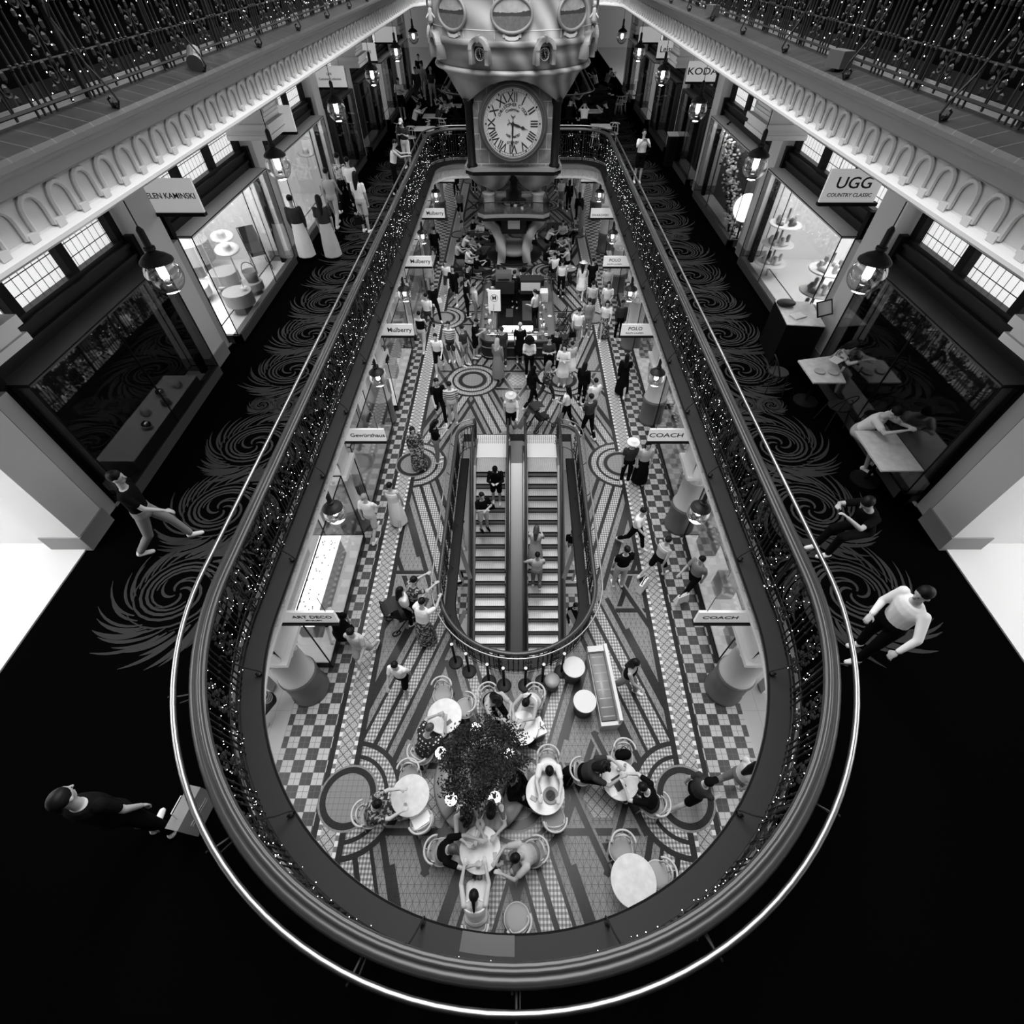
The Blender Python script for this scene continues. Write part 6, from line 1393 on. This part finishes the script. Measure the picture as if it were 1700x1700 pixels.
slab('booklet', 'white menu on the table behind the tree', on(6, 843, 1210), (.1, .18, .004), -.4, 'paper')
def cup(lab, p, c='white', r=.04, h=.07, kind='cup', group=None):
    m = MB(); m.lathe(0, 0, [(r*.7, 0), (r, h), (r*.9, h), (r*.62, .01)], 16); o = m.build(kind, [c], None, True); o.location = p; return tag(o, lab, kind, group)
cup('small glass in the middle of the far left table', on(1, 674, 1337), 'lightgrey', .035, .08, 'glass')
cup('small round glass in the middle of the upper left table', on(0, 737, 1188), 'lightgrey', .035, .08, 'glass')
cup('white cup near the top of the nearest table', on(4, 804, 1391)); cup('white lidded cup held at the left of the nearest table', on(4, 787, 1406)); cup('white cup held at the front of the nearest table', on(4, 794, 1436))
cup('white cup among the papers of the far right table', on(3, 1026, 1277)); cup('small glass at the top of the far right table', on(3, 1037, 1271), 'lightgrey', .03, .08, 'glass'); cup('white cup on the table behind the tree', on(6, 860, 1197))
t = thing('round_tray', 'grey round dish tray with dark food on the right hand table', 'tray', on(2, 914, 1321)); m = MB(); m.lathe(0, 0, [(.12, 0), (.15, .03), (.14, .035), (.10, .012)], 30); m.build('tray_rim', ['midgrey'], t, True); m = MB(); m.lathe(0, 0, [(.09, .012), (.09, .02)], 24); m.obox((.01, .01, .03), (.1, .03, .02), .8); m.build('food', ['charcoal'], t)
bp = thing('backpack', 'big black backpack hanging at the right of the tray table', 'backpack', (*at(941, 1286, .5).xy, 0)); m = MB(); m.caps((0, 0, .2), (.04, .02, .62), .16, .12, 12); m.caps((.1, .12, .2), (.1, .1, .42), .09, .08, 10); m.build('pack_body', ['cloth_k'], bp, True); m = MB(); m.tube([(-.08, -.05, .7), (-.16, -.1, .5), (-.12, -.1, .2)], .014, 5); m.tube([(.06, -.1, .7), (.0, -.17, .45), (.05, -.14, .2)], .014, 5); m.build('strap', ['cloth_d'], bp)
bp = thing('backpack', 'small black backpack on the chair behind the far right table', 'backpack', (*at(1034, 1254, .55).xy, .48)); m = MB(); m.caps((-.06, 0, .1), (.06, 0, .16), .11, .10, 12); m.build('pack_body', ['cloth_k'], bp, True); m = MB(); m.tube([(-.1, .05, .2), (0, .12, .28), (.1, .05, .2)], .012, 5); m.build('strap', ['cloth_d'], bp)
p = at(893, 1208, .5); st_ = thing('round_stool', 'dark round stool carrying a white tote behind the tree', 'stool', (p.x, p.y, 0)); m = MB(); m.lathe(0, 0, [(.17, 0), (.18, .4), (.17, .44), (.1, .46)], 24); m.build('stool_body', ['darkgrey'], st_, True)
tb = thing('tote_bag', 'white printed tote bag lying on the dark stool', 'bag', (p.x, p.y, .47), .4); m = MB(); m.obox((0, 0, .05), (.26, .36, .1), 0); m.obox((.02, .05, .12), (.2, .2, .06), .3); m.build('bag_body', ['paper'], tb); m = MB(); m.tube([(.1, -.1, .12), (.04, -.03, .17), (.1, .1, .13)], .01, 5); m.build('bag_handle', ['black'], tb)
p = at(700, 1362, .5); bx_ = thing('carton', 'open white box lying on the chair below the far left table', 'box', (p.x, p.y, .49), .55); m = MB(); m.obox((0, 0, .02), (.34, .2, .03)); m.obox((0, .11, .1), (.34, .015, .16)); m.obox((0, -.1, .06), (.34, .012, .1)); m.build('carton_tray', ['paper'], bx_)
# white drum tables, stool and bench
for u, v, w_ in ((953, 1107, 'nearer the escalator well'), (971, 1164, 'lower right, in front of the bench')):
    p = at(u, v, .55); t = thing('drum_table', f'round white topped drum table with grey body, {w_}', 'table', (p.x, p.y, 0), 0, 'white drum tables')
    m = MB(); m.lathe(0, 0, [(.20, 0), (.20, .5)], 32); m.build('drum_body', ['darkgrey'], t, True); m = MB(); m.lathe(0, 0, [(.245, .51), (.25, .52), (.25, .55), (.245, .555)], 40); m.build('table_top', ['white'], t, False)
p = at(917, 1128, .42); t = thing('round_stool', 'low round dark leather stool left of the white drum tables', 'stool', (p.x, p.y, 0)); m = MB(); m.lathe(0, 0, [(.155, 0), (.16, .3)], 28); m.build('stool_body', ['darkgrey'], t, True); m = MB(); m.lathe(0, 0, [(.165, .3), (.175, .36), (.165, .41), (.1, .43), (.01, .435)], 28); m.build('cushion', ['seat_leather'], t, True)
t = thing('bench', 'long narrow grey upholstered bench with white curved ends beside the drum tables', 'bench', (1.93, 4.05, 0), rad(5)); m = MB(); m.box(-.2, -.86, 0, .2, .86, .34); m.build('bench_base', ['lightgrey'], t)
m = MB(); m.box(.16, -.86, .3, .23, .86, .62); m.build('bench_back', ['offwhite'], t); m = MB(); m.box(-.21, .74, .34, .2, .88, .5); m.box(-.21, -.88, .34, .2, -.8, .40); m.build('end_panel', ['white'], t)
m = MB(); 
for i in range(8):
    m.caps((-.13, -.7+i*.19, .385), (.1, -.7+i*.19, .385), .06, .06, 8)
m.obox((-.02, -.03, .40), (.32, 1.5, .08)); m.build('cushion', ['seat_leather'], t, True)
# banquette with tree
BX, BY = -.70, 2.13
t = thing('round_banquette', 'round grey leather banquette of wedge cushions round the potted tree', 'seat', (BX, BY, 0))
m = MB(); m.lathe(0, 0, [(.90, 0), (.93, .32), (.93, .36), (.3, .36)], 48); m.build('banquette_base', ['midgrey'], t, False)
def wedge(a0, a1, r0, r1, z0, z1, nm, mt, n=10):
    m = MB(); pr = [(r0, z0), (r1, z0), (r1+.01, (z0+z1)/2), (r1-.04, z1), (r0+.03, z1), (r0, (z0+z1)/2)]; vs = []
    for i in range(n+1):
        a = a0+(a1-a0)*i/n; e = .985 if i in (0, n) else 1; vs += [(r*math.cos(a), r*math.sin(a), z0+(z-z0)*(.75 if i in (0, n) else 1)) for r, z in pr]
    k = 6; m.add(vs, [(i*k+j, i*k+(j+1) % k, (i+1)*k+(j+1) % k, (i+1)*k+j) for i in range(n) for j in range(k)]+[tuple(range(k-1, -1, -1)), tuple(range(n*k, n*k+k))]); m.build(nm, [mt], t, True)
for a0, a1 in ((130, 226), (232, 300), (306, 372), (20, 122)): wedge(rad(a0), rad(a1), .52, .93, .36, .49, 'seat_cushion', 'seat_leather')
for a0, a1 in ((128, 228), (232, 300), (306, 372), (20, 122)): wedge(rad(a0), rad(a1), .40, .50, .36, .82, 'back_cushion', 'seat_leather')
m = MB(); m.lathe(0, 0, [(.40, .3), (.40, .86), (.36, .86), (.34, .8), (.02, .8)], 40); m.build('planter', ['lightgrey'], t, False)
tr = thing('potted_tree', 'bushy small leaved tree growing out of the round banquette', 'tree', (BX+.08, BY+.1, .88)); tr.scale = (1.04,)*3
rl = random.Random(4); BR = []
m = MB(); m.tube([(0, 0, 0), (.02, .0, .35), (-.02, .02, .65)], [.045, .035, .028], 8)
for k in range(26):
    a = k*2.39; e = .15+.8*rl.random(); L = .55+.3*rl.random(); b = Vector((0, 0, .35+.3*rl.random())); d = Vector((math.cos(a)*math.cos(e), math.sin(a)*math.cos(e), math.sin(e)*.8))
    pts = [b, b+d*L*.5+Vector((0, 0, .05)), b+d*L]; m.tube(pts, [.014, .009, .004], 5); BR.append(pts)
m.build('trunk', ['bark'], tr, True)
m = MB()
for k in range(8200):
    br_ = rl.choice(BR); u = .35+.75*rl.random(); q = br_[1]*(1-u)+br_[2]*u if u > .5 else br_[0]*(1-u)+br_[1]*u
    q = q+Vector((rl.gauss(0, .085), rl.gauss(0, .085), rl.gauss(0, .07))); a = rl.random()*6.28; e = rl.uniform(-.5, .6); L = rl.uniform(.035, .065); d = Vector((math.cos(a)*math.cos(e), math.sin(a)*math.cos(e), math.sin(e)))*L; s_ = Vector((-math.sin(a), math.cos(a), rl.uniform(-.4, .4)))*L*.24
    m.add([q, q+d*.45+s_, q+d, q+d*.45-s_], [(0, 1, 2, 3)], rl.random() > .6)
m.build('foliage', ['leaf', 'leaf2'], tr)
LT = [(731, 1248, 'left'), (789, 1207, 'behind left'), (845, 1250, 'behind right'), (748, 1325, 'lower left'), (821, 1323, 'lower right')]
l0 = None
for u, v, w_ in LT:
    p = at(u, v, 1.06); d = Vector((p.x-BX, p.y-BY)); r = min(d.length, 5); lab = f'small glowing mushroom lamp on the planter rim, {w_} of the tree'
    if l0 is None:
        l0 = thing('table_lamp', lab, 'lamp', (p.x, p.y, .49), 0, 'small lamps round the tree')
        m = MB(); m.lathe(0, 0, [(.06, .0), (.06, .02), (.012, .03), (.012, .5)], 14); m.build('lamp_stem', ['steel'], l0, True); m = MB(); m.lathe(0, 0, [(.11, .46), (.11, .50), (.09, .55), (.05, .575), (.04, .575)], 28); m.build('lamp_shade', ['lamp_white'], l0, True); m = MB(); m.lathe(0, 0, [(.035, .575), (.03, .59)], 12); m.build('lamp_finial', ['darkgrey'], l0)
    else: dup(l0, (p.x, p.y, .49), 0, lab)
# buggies, carrier bags, packs
def buggy(loc, rz, lab):
    t = thing('pushchair', lab, 'pushchair', loc, rad(rz)); m = MB()
    for s_ in (-1, 1): m.tube([(s_*.24, .38, .12), (s_*.24, -.1, .62), (s_*.23, -.42, 1.02)], .016, 6); m.tube([(s_*.24, -.35, .12), (s_*.24, .1, .62)], .016, 6)
    m.tube([(-.23, -.42, 1.02), (.23, -.42, 1.02)], .02, 6); m.build('chassis', ['black'], t)
    m = MB(); m.obox((0, .02, .45), (.38, .42, .06)); m.obox((0, -.2, .68), (.38, .06, .46), 0, 0, .35); m.build('seat', ['charcoal'], t)
    m = MB(); m.add([(s_*.2, -.18+.3*math.cos(a), .78+.28*math.sin(a)) for a in [PI*.15+PI*.75*i/6 for i in range(7)] for s_ in (-1, 1)], [(2*i, 2*i+1, 2*i+3, 2*i+2) for i in range(6)]); m.build('hood', ['cloth_d'], t)
    for s_ in (-1, 1):
        for y in (.38, -.35): w2 = MB(); w2.tube([(s_*.24, y+.10*math.cos(2*PI*i/14), .12+.10*math.sin(2*PI*i/14)) for i in range(14)], .02, 6, closed=True); w2.build('wheel', ['rubber'], t)
    return t
buggy(at(898, 709, 0), -60, 'black pushchair at the top of the right escalator'); buggy(at(676, 1032, 0), -60, 'black pushchair with bags at the left curve of the escalator well')
def pack_on(u, v, z, rz, lab, sc=1, c='cloth_k'): backpack(at(u, v, z), rz, lab, c, sc)
put_bag('w', (*at(728, 497, .9).xy, .75), .5, 'white paper bag carried under the arm of the black-jacketed walker'); put_bag('k', (*at(950, 560, .6).xy, .62), .2, 'dark shoulder bag on the white-bloused walker right of the kiosk')
put_bag('w', (*at(1069, 966, .3).xy, .02), .9, 'big pale tote trailing beside the right border', None, 1.5); put_bag('w', (*at(1131, 995, .3).xy, .25), .4, 'pale carrier bag by the right shops', None, 1.3)
put_bag('k', (*at(815, 832, 0).xy, -.35), .2, 'small black bag held on the left escalator', None, .8); put_bag('k', (*at(597, 372, 5.5).xy, 5.5), .4, 'dark shoulder bag beside the pair at the hat shop')
t = thing('carrier_bag', 'large grey paper carrier bag held at the lower left edge of the gallery', 'bag', (*at(318, 1345, 5.2).xy, 4.95), rad(80)); m = MB(); m.box(-.2, -.07, 0, .2, .07, .42); m.build('bag_body', ['midgrey'], t)
m = MB(); m.tube([(-.1, 0, .42), (-.08, 0, .56), (.08, 0, .56), (.1, 0, .42)], .006, 5); m.build('bag_handle', ['offwhite'], t); m = MB()
for dz in (.20, .24): m.tube([(-.13+.26*i/10, -.075, dz+.006*math.sin(i*1.3)) for i in range(11)], .004, 4)
m.build('printed_line', ['lightgrey'], t)
# riders on the escalators
def rider(x, y, rz, *a_, **k): 
    kk = int((YT-y)/RUN); person((x, y, -kk*RISE), rz, *a_, **k)
rider(-.67, 10.42, 180, 'phone', ('long', 'k'), ('shorts', 'k'), 'cap', 'riding down the left escalator, upper one', haircol='cloth_k')
rider(-1.06, 9.66, -150, 'fold', ('tee', 'k'), ('shorts', 'w'), 'hair_short', 'riding down the left escalator, lower one', shoe='cloth_k')
rider(.56, 8.86, -10, 'phone', ('tee', 'l'), ('long_skirt', 'l'), 'hair_long', 'riding up the right escalator, upper one', haircol='hair_brown')
rider(.60, 8.22, 0, 'side_rail', ('tee', 'l'), ('trousers', 'g'), 'hair_bun', 'riding up the right escalator, lower one')
# ================================================================ KIOSK
t = thing('coffee_kiosk', 'rounded dark timber coffee kiosk with lit glass counter in the middle of the hall', 'kiosk', (0, 17.6, 0))
def rrect(hx, y0, y1, r, n=6):
    o = []
    for cx, cy, a0 in ((hx-r, y0+r, -PI/2), (hx-r, y1-r, 0), (-hx+r, y1-r, PI/2), (-hx+r, y0+r, PI)): o += [(cx+r*math.cos(a0+PI/2*i/n), cy+r*math.sin(a0+PI/2*i/n)) for i in range(n+1)]
    return o
def wall_ring(o_, i_, z0, z1, nm, mt, smooth=False):
    m = MB(); k = len(o_); vs = [(x, y, z) for z in (z0, z1) for x, y in o_]+[(x, y, z) for z in (z0, z1) for x, y in i_]; fs = []
    for i in range(k): j = (i+1) % k; fs += [(i, j, k+j, k+i), (2*k+j, 2*k+i, 3*k+i, 3*k+j), (k+i, k+j, 3*k+j, 3*k+i)]
    m.add(vs, fs); return m.build(nm, [mt], t, smooth)
O1, I1 = rrect(1.52, 0, 5.2, .45), rrect(.85, .75, 4.6, .05)
wall_ring(O1, I1, 0, .78, 'counter_body', 'dark_timber'); wall_ring(rrect(1.56, -.04, 5.24, .45), rrect(1.5, .02, 5.1, .42), .55, .6, 'counter_band', 'steel'); wall_ring(rrect(1.54, -.02, 5.22, .45), rrect(1.5, .02, 5.1, .42), .12, .16, 'counter_band', 'steel')
wall_ring(rrect(1.52, 0, 5.2, .45), rrect(.9, .7, 4.7, .1), .78, .84, 'counter_top', 'darkgrey'); wall_ring(rrect(1.53, -.01, 5.21, .45), rrect(1.50, .02, 5.18, .43), .84, 1.12, 'glass_front', 'glass')
m = MB(); m.tube([(x, y, 1.13) for x, y in rrect(1.53, -.01, 5.21, .45)], .014, 5, closed=True); m.tube([(-1.0, 3.8, 1.2), (-1.0, .3, 1.2), (1.0, .3, 1.2), (1.0, 3.8, 1.2)], .02, 6); m.build('steel_rim', ['steel'], t)
m = MB(); m.box(-.62, .74, .84, .62, .9, 1.0); m.build('lit_panel', ['lamp_white'], t); m = MB(); m.box(-.7, .1, .85, .75, .34, .88); m.build('lit_shelf', ['lit_panel'], t)
m = MB(); m.box(-.84, .76, .01, .84, 4.58, .03); m.build('kiosk_floor', ['black'], t)
m = MB(); m.box(-1.0, 3.95, .84, -.15, 4.5, 1.35); m.box(.1, 3.95, .84, 1.05, 4.5, 1.45); m.box(-1.2, 4.75, .84, 1.2, 5.15, 1.1); m.build('back_shelving', ['charcoal'], t)
m = MB(); m.box(.15, 3.93, 1.0, 1.0, 3.95, 1.35); m.build('lit_shelf', ['lightgrey'], t)
m = MB(); m.box(-.5, 1.9, .02, -.2, 2.6, .85); m.box(.2, 1.6, .02, .6, 3.3, .85); m.build('work_bench', ['charcoal'], t)
t2 = thing('kiosk_sign', 'pale upright board with a circled M on the left counter of the kiosk', 'sign', (-.98, 17.6+2.3, .85)); m = MB(); m.box(-.26, 0, .05, .26, .03, .95); m.build('sign_panel', ['sign_face'], t2); m = MB(); m.tube([(.15*math.cos(2*PI*i/28), -.01, .62+.15*math.sin(2*PI*i/28)) for i in range(28)], .008, 5, closed=True); m.build('sign_circle', ['ink'], t2); lettering('M', .24, t2, (0, -.012, .62), (PI/2, 0, 0)); m = MB(); m.box(-.1, .0, 0, .1, .03, .05); m.build('sign_foot', ['black'], t2)
t2 = thing('till', 'white till with paper stack on the right side of the kiosk', 'till', (1.15, 17.6+3.4, .84)); m = MB(); m.obox((0, 0, .2), (.35, .4, .4)); m.build('till_body', ['lightgrey'], t2); m = MB(); m.obox((.0, -.1, .45), (.28, .05, .22), 0, 0, -.4); m.build('till_screen', ['white'], t2)
t2 = thing('coffee_machine', 'boxy steel coffee machine at the rear of the kiosk', 'coffee machine', (-.62, 17.6+4.2, 1.35)); m = MB(); m.obox((0, 0, .2), (.7, .4, .36)); m.build('machine_body', ['brushed'], t2); m = MB(); m.obox((0, -.22, .12), (.5, .08, .06)); m.build('group_head', ['black'], t2)
rk = random.Random(9); CW = ['left', 'right', 'front']
ORDN = ['first', 'second', 'third', 'fourth', 'fifth', 'sixth', 'seventh', 'eighth', 'ninth', 'tenth', 'eleventh', 'twelfth', 'thirteenth', 'fourteenth', 'fifteenth', 'sixteenth', 'seventeenth', 'eighteenth']
for sd in range(3):
    for i in range(18):
        if sd == 0: x, y = -1.2+rk.uniform(-.2, .22), 17.6+.9+i*.21
        elif sd == 1: x, y = 1.2+rk.uniform(-.22, .2), 17.6+.9+i*.21
        else: x, y = -1.15+i*.135, 17.6+.2+rk.random()*.4
        c = rk.choice(['white', 'lightgrey', 'midgrey', 'darkgrey', 'paper', 'steel']); k = rk.random(); m = MB()
        if k < .4: m.lathe(0, 0, [(.03, 0), (.045, .1), (.04, .1), (.028, .01)], 12); nm, what = 'cup', 'cup'
        elif k < .7: m.lathe(0, 0, [(.05, 0), (.09, .02), (.085, .03), (.02, .05)], 16); nm, what = 'cake_plate', 'cake plate'
        else: m.obox((0, 0, .04), (.13, .1, .08), rk.random()); nm, what = 'pastry_box', 'pastry box'
        o = m.build(nm, [c]); o.location = (x, y, .885 if sd == 2 else .842)
        tag(o, f'{dict(white="white", lightgrey="pale", midgrey="grey", darkgrey="dark", paper="bright white", steel="shiny")[c]} {what}, {ORDN[i]} item from {"front" if sd < 2 else "left"} on the {CW[sd]} counter of the coffee kiosk', what, f'wares on the {CW[sd]} kiosk counter')
for i in range(8):
    m = MB(); m.lathe(0, 0, [(.04, 0), (.045, .16), (.02, .22), (.02, .28)], 12); o = m.build('bottle', [rk.choice(['white', 'lightgrey', 'steel'])]); o.location = (-.95+i*.27, 22.55, 1.1); tag(o, f'{ORDN[i]} bottle from the left on the rear shelf of the coffee kiosk', 'bottle', 'bottles at the rear of the kiosk')
area('kiosk_light', (0, 19.6, 3.3), 1.6, 3.0, 60)
# benches, tables and seats round the clock foot
bench0 = None
for i, (u, v, w_) in enumerate([(795, 400, 'farther of two left of the clock foot'), (795, 425, 'nearer of two left of the clock foot'), (925, 385, 'right of the clock foot, farther'), (930, 418, 'right of the clock foot, nearer')]):
    p = at(u, v, .45); lab = f'dark padded bench, {w_}'
    if bench0 is None:
        bench0 = thing('padded_bench', lab, 'bench', (p.x, p.y, 0), 0, 'padded benches'); m = MB(); m.box(-.6, -.22, 0, .6, .22, .38); m.build('bench_base', ['black'], bench0); m = MB(); m.box(-.6, -.22, .38, .6, .22, .47); m.box(-.6, .16, .4, .6, .26, .85); m.build('cushion', ['darkgrey'], bench0)
    else: dup(bench0, (p.x, p.y, 0), 0, lab)
ct = None
CT = [(783, 382, 'left rear'), (783, 432, 'left front'), (800, 355, 'far left'), (912, 368, 'right rear'), (938, 398, 'right middle'), (918, 420, 'right front'), (945, 445, 'right of the kiosk rear'), (868, 425, 'behind the kiosk')]
for u, v, w_ in CT:
    p = at(u, v, .74); lab = f'small dark café table crowded with dishes, {w_} of the clock foot'
    if ct is None:
        ct = thing('small_table', lab, 'table', (p.x, p.y, 0), 0, 'small café tables'); m = MB(); m.lathe(0, 0, [(.36, .71), (.36, .74)], 24); m.build('table_top', ['midgrey'], ct); m = MB(); m.lathe(0, 0, [(.2, 0), (.2, .02), (.03, .05), (.03, .71)], 12); m.build('pedestal', ['black'], ct)
    else: dup(ct, (p.x, p.y, 0), 0, lab)
    for j in range(3): cup(f'{["right","rear left","front left"][j]} white dish on the small café table, {w_} of the clock foot', (p.x+.2*math.cos(j*2.1), p.y+.2*math.sin(j*2.1), .742), 'white', .07, .03, 'dish', f'dishes on the table {w_}')
pc = None
for i, (x, y, rz) in enumerate([(1.9, 19.3, 90), (1.95, 20.4, 80), (2.0, 18.6, 100), (-2.9, 24.5, 0), (-1.5, 24.2, 20), (2.9, 25.0, -80), (1.7, 24.4, 60), (2.3, 23.4, 120)]):
    lab = f'dark folding café chair {["right of the kiosk, second back","right of the kiosk, third back","right of the kiosk, nearest","by the left tables, outer","by the left tables, inner","by the right tables, outer","by the right tables, inner","between kiosk and right tables"][i]}'
    if pc is None:
        pc = thing('folding_chair', lab, 'chair', (x, y, 0), rad(rz), 'dark folding chairs'); m = MB(); m.box(-.2, -.2, .43, .2, .2, .46); m.build('seat', ['charcoal'], pc); m = MB(); m.box(-.2, -.22, .65, .2, -.19, .85); m.build('backrest', ['charcoal'], pc)
        for x2 in (-.19, .19): m = MB(); m.tube([(x2, .22, 0), (x2, -.2, .85)], .014, 5); m.build('leg', ['black'], pc); m = MB(); m.tube([(x2, -.24, 0), (x2, .18, .45)], .014, 5); m.build('leg', ['black'], pc)
    else: dup(pc, (x, y, 0), rad(rz), lab)
# ================================================================ GALLERY CAFE FURNITURE
t = thing('host_stand', 'tall dark box stand with papers and a tilted menu screen on the right gallery', 'stand', (6.35, 10.35, 4.8), rad(-6)); m = MB(); m.box(-.45, -.55, 0, .35, .55, .98); m.build('stand_body', ['black'], t); m = MB(); m.box(-.45, -.55, .98, .35, .55, 1.0); m.build('stand_top', ['marble_top'], t)
m = MB(); m.obox((.3, -.25, 1.25), (.42, .03, .32), .5, 0, -.6); m.build('menu_frame', ['black'], t); m = MB(); m.obox((.29, -.268, 1.26), (.36, .02, .26), .5, 0, -.6); m.build('menu_screen', ['lightgrey'], t)
slab('menu', 'pale menus scattered on the dark host stand', (6.2, 10.2, 5.805), (.3, .22, .02), .4, 'paper')
o = MB(); o.ell((0, 0, .06), (.22, .16, .06), 14); o = o.build('tray', ['charcoal'], None, True); o.location = (6.1, 10.7, 5.8); tag(o, 'dark oval tray on the host stand', 'tray')
q = [at(1325, 598, 5.55), at(1384, 590, 5.55), at(1405, 635, 5.55), at(1351, 635, 5.55)]
t = thing('marble_table', 'rectangular white marble café table with plates on the right gallery', 'table', ((q[0].x+q[2].x)/2, (q[0].y+q[2].y)/2, 4.8)); c = t.location
m = MB(); m.prism([(p.x-c.x, p.y-c.y) for p in (q[3], q[2], q[1], q[0])], .72, .75); m.build('table_top', ['marble_top'], t); m = MB(); m.lathe(0, 0, [(.25, 0), (.25, .03), (.03, .05), (.03, .72)], 14); m.build('pedestal', ['black'], t)
for i, (u, v) in enumerate([(1360, 617), (1383, 619)]): cup(f'plate with food on the marble gallery table, {["left","right"][i]} one', at(u, v, 5.555), 'lightgrey', .11, .02, 'plate')
cup('small sauce bottle on the marble gallery table', at(1396, 618, 5.555), 'lightgrey', .025, .12, 'bottle'); slab('booklet', 'white open menu held over the marble gallery table', at(1388, 598, 5.75), (.24, .2, .01), .6, 'paper')
for i, (x, y, rz, w_) in enumerate([(6.35, 7.75, 10, 'just below the marble table'), (6.9, 7.4, 60, 'at the right edge behind the first marble table'), (5.55, 8.9, -90, 'under the woman in the patterned blouse')]):
    t = thing('metal_chair', f'black metal frame café chair on the right gallery, {w_}', 'chair', (x, y, 4.8), rad(rz)); m = MB(); m.lathe(0, 0, [(.2, .43), (.21, .45), (.2, .47)], 20); m.build('seat', ['charcoal'], t)
    m = MB(); m.tube([(.2*math.cos(a), -.04-.18*abs(math.sin(a)), .46+.38*abs(math.sin(a))) for a in [PI*i/12 for i in range(13)]], .014, 6); m.tube([(.12*math.cos(a), -.16, .46+.25*math.sin(a)) for a in [PI*i/8 for i in range(9)]], .01, 5); m.build('backrest', ['iron'], t)
    for sx in (-1, 1):
        for sy in (-1, 1): m = MB(); m.tube([(sx*.14, sy*.14, .44), (sx*.2, sy*.2, 0)], .012, 5); m.build('leg', ['iron'], t)
t = thing('marble_table', 'second marble café table cut by the right edge of the photo', 'table', (6.35, 6.15, 4.8)); m = MB(); m.box(-.35, -.5, .72, .35, .5, .75); m.build('table_top', ['marble_top'], t); m = MB(); m.lathe(0, 0, [(.25, 0), (.25, .03), (.03, .05), (.03, .72)], 14); m.build('pedestal', ['black'], t)
k0 = None
for i, (u, v, w_) in enumerate([(705, 213, 'left gallery café, nearest the rail'), (718, 192, 'left gallery café, middle'), (752, 175, 'left gallery café, behind the clock'), (982, 184, 'right gallery beyond the clock, bare pale top'), (998, 209, 'right gallery behind the far rail'), (1060, 133, 'right gallery, by the far shops')]):
    p = at(u, v, 5.55); lab = f'square café table on the {w_}'
    if k0 is None:
        k0 = thing('square_table', lab, 'table', (p.x, p.y, 4.8), 0, 'square gallery tables'); m = MB(); m.box(-.45, -.4, .72, .45, .4, .75); m.build('table_top', ['marble_top'], k0); m = MB(); m.lathe(0, 0, [(.25, 0), (.25, .03), (.03, .05), (.03, .72)], 12); m.build('pedestal', ['black'], k0)
    else: dup(k0, (p.x, p.y, 4.8), 0, lab)
t = thing('lectern', 'dark menu lectern with a pale tilted top on the right gallery', 'lectern', (*at(1124, 222, 5.9).xy, 4.8)); m = MB(); m.box(-.3, -.2, 0, .3, .2, 1.05); m.build('lectern_body', ['black'], t); m = MB(); m.obox((0, -.02, 1.09), (.75, .4, .03), 0, 0, .15); m.build('lectern_top', ['offwhite'], t)
for i, (x, y, rz) in enumerate([(-4.9, 27.6, 170), (-5.6, 28.6, 20), (-4.4, 28.9, 90), (-3.6, 29.5, -20), (3.6, 27.9, 10), (4.5, 28.3, 160), (5.6, 34.5, 0), (5.9, 35.2, 90)]):
    chair((x, y, 4.8), rz, f'on the far {"left" if x < 0 else "right"} gallery, {["nearest the rail","against the shops","in mid café","farthest in"][i % 4]}')
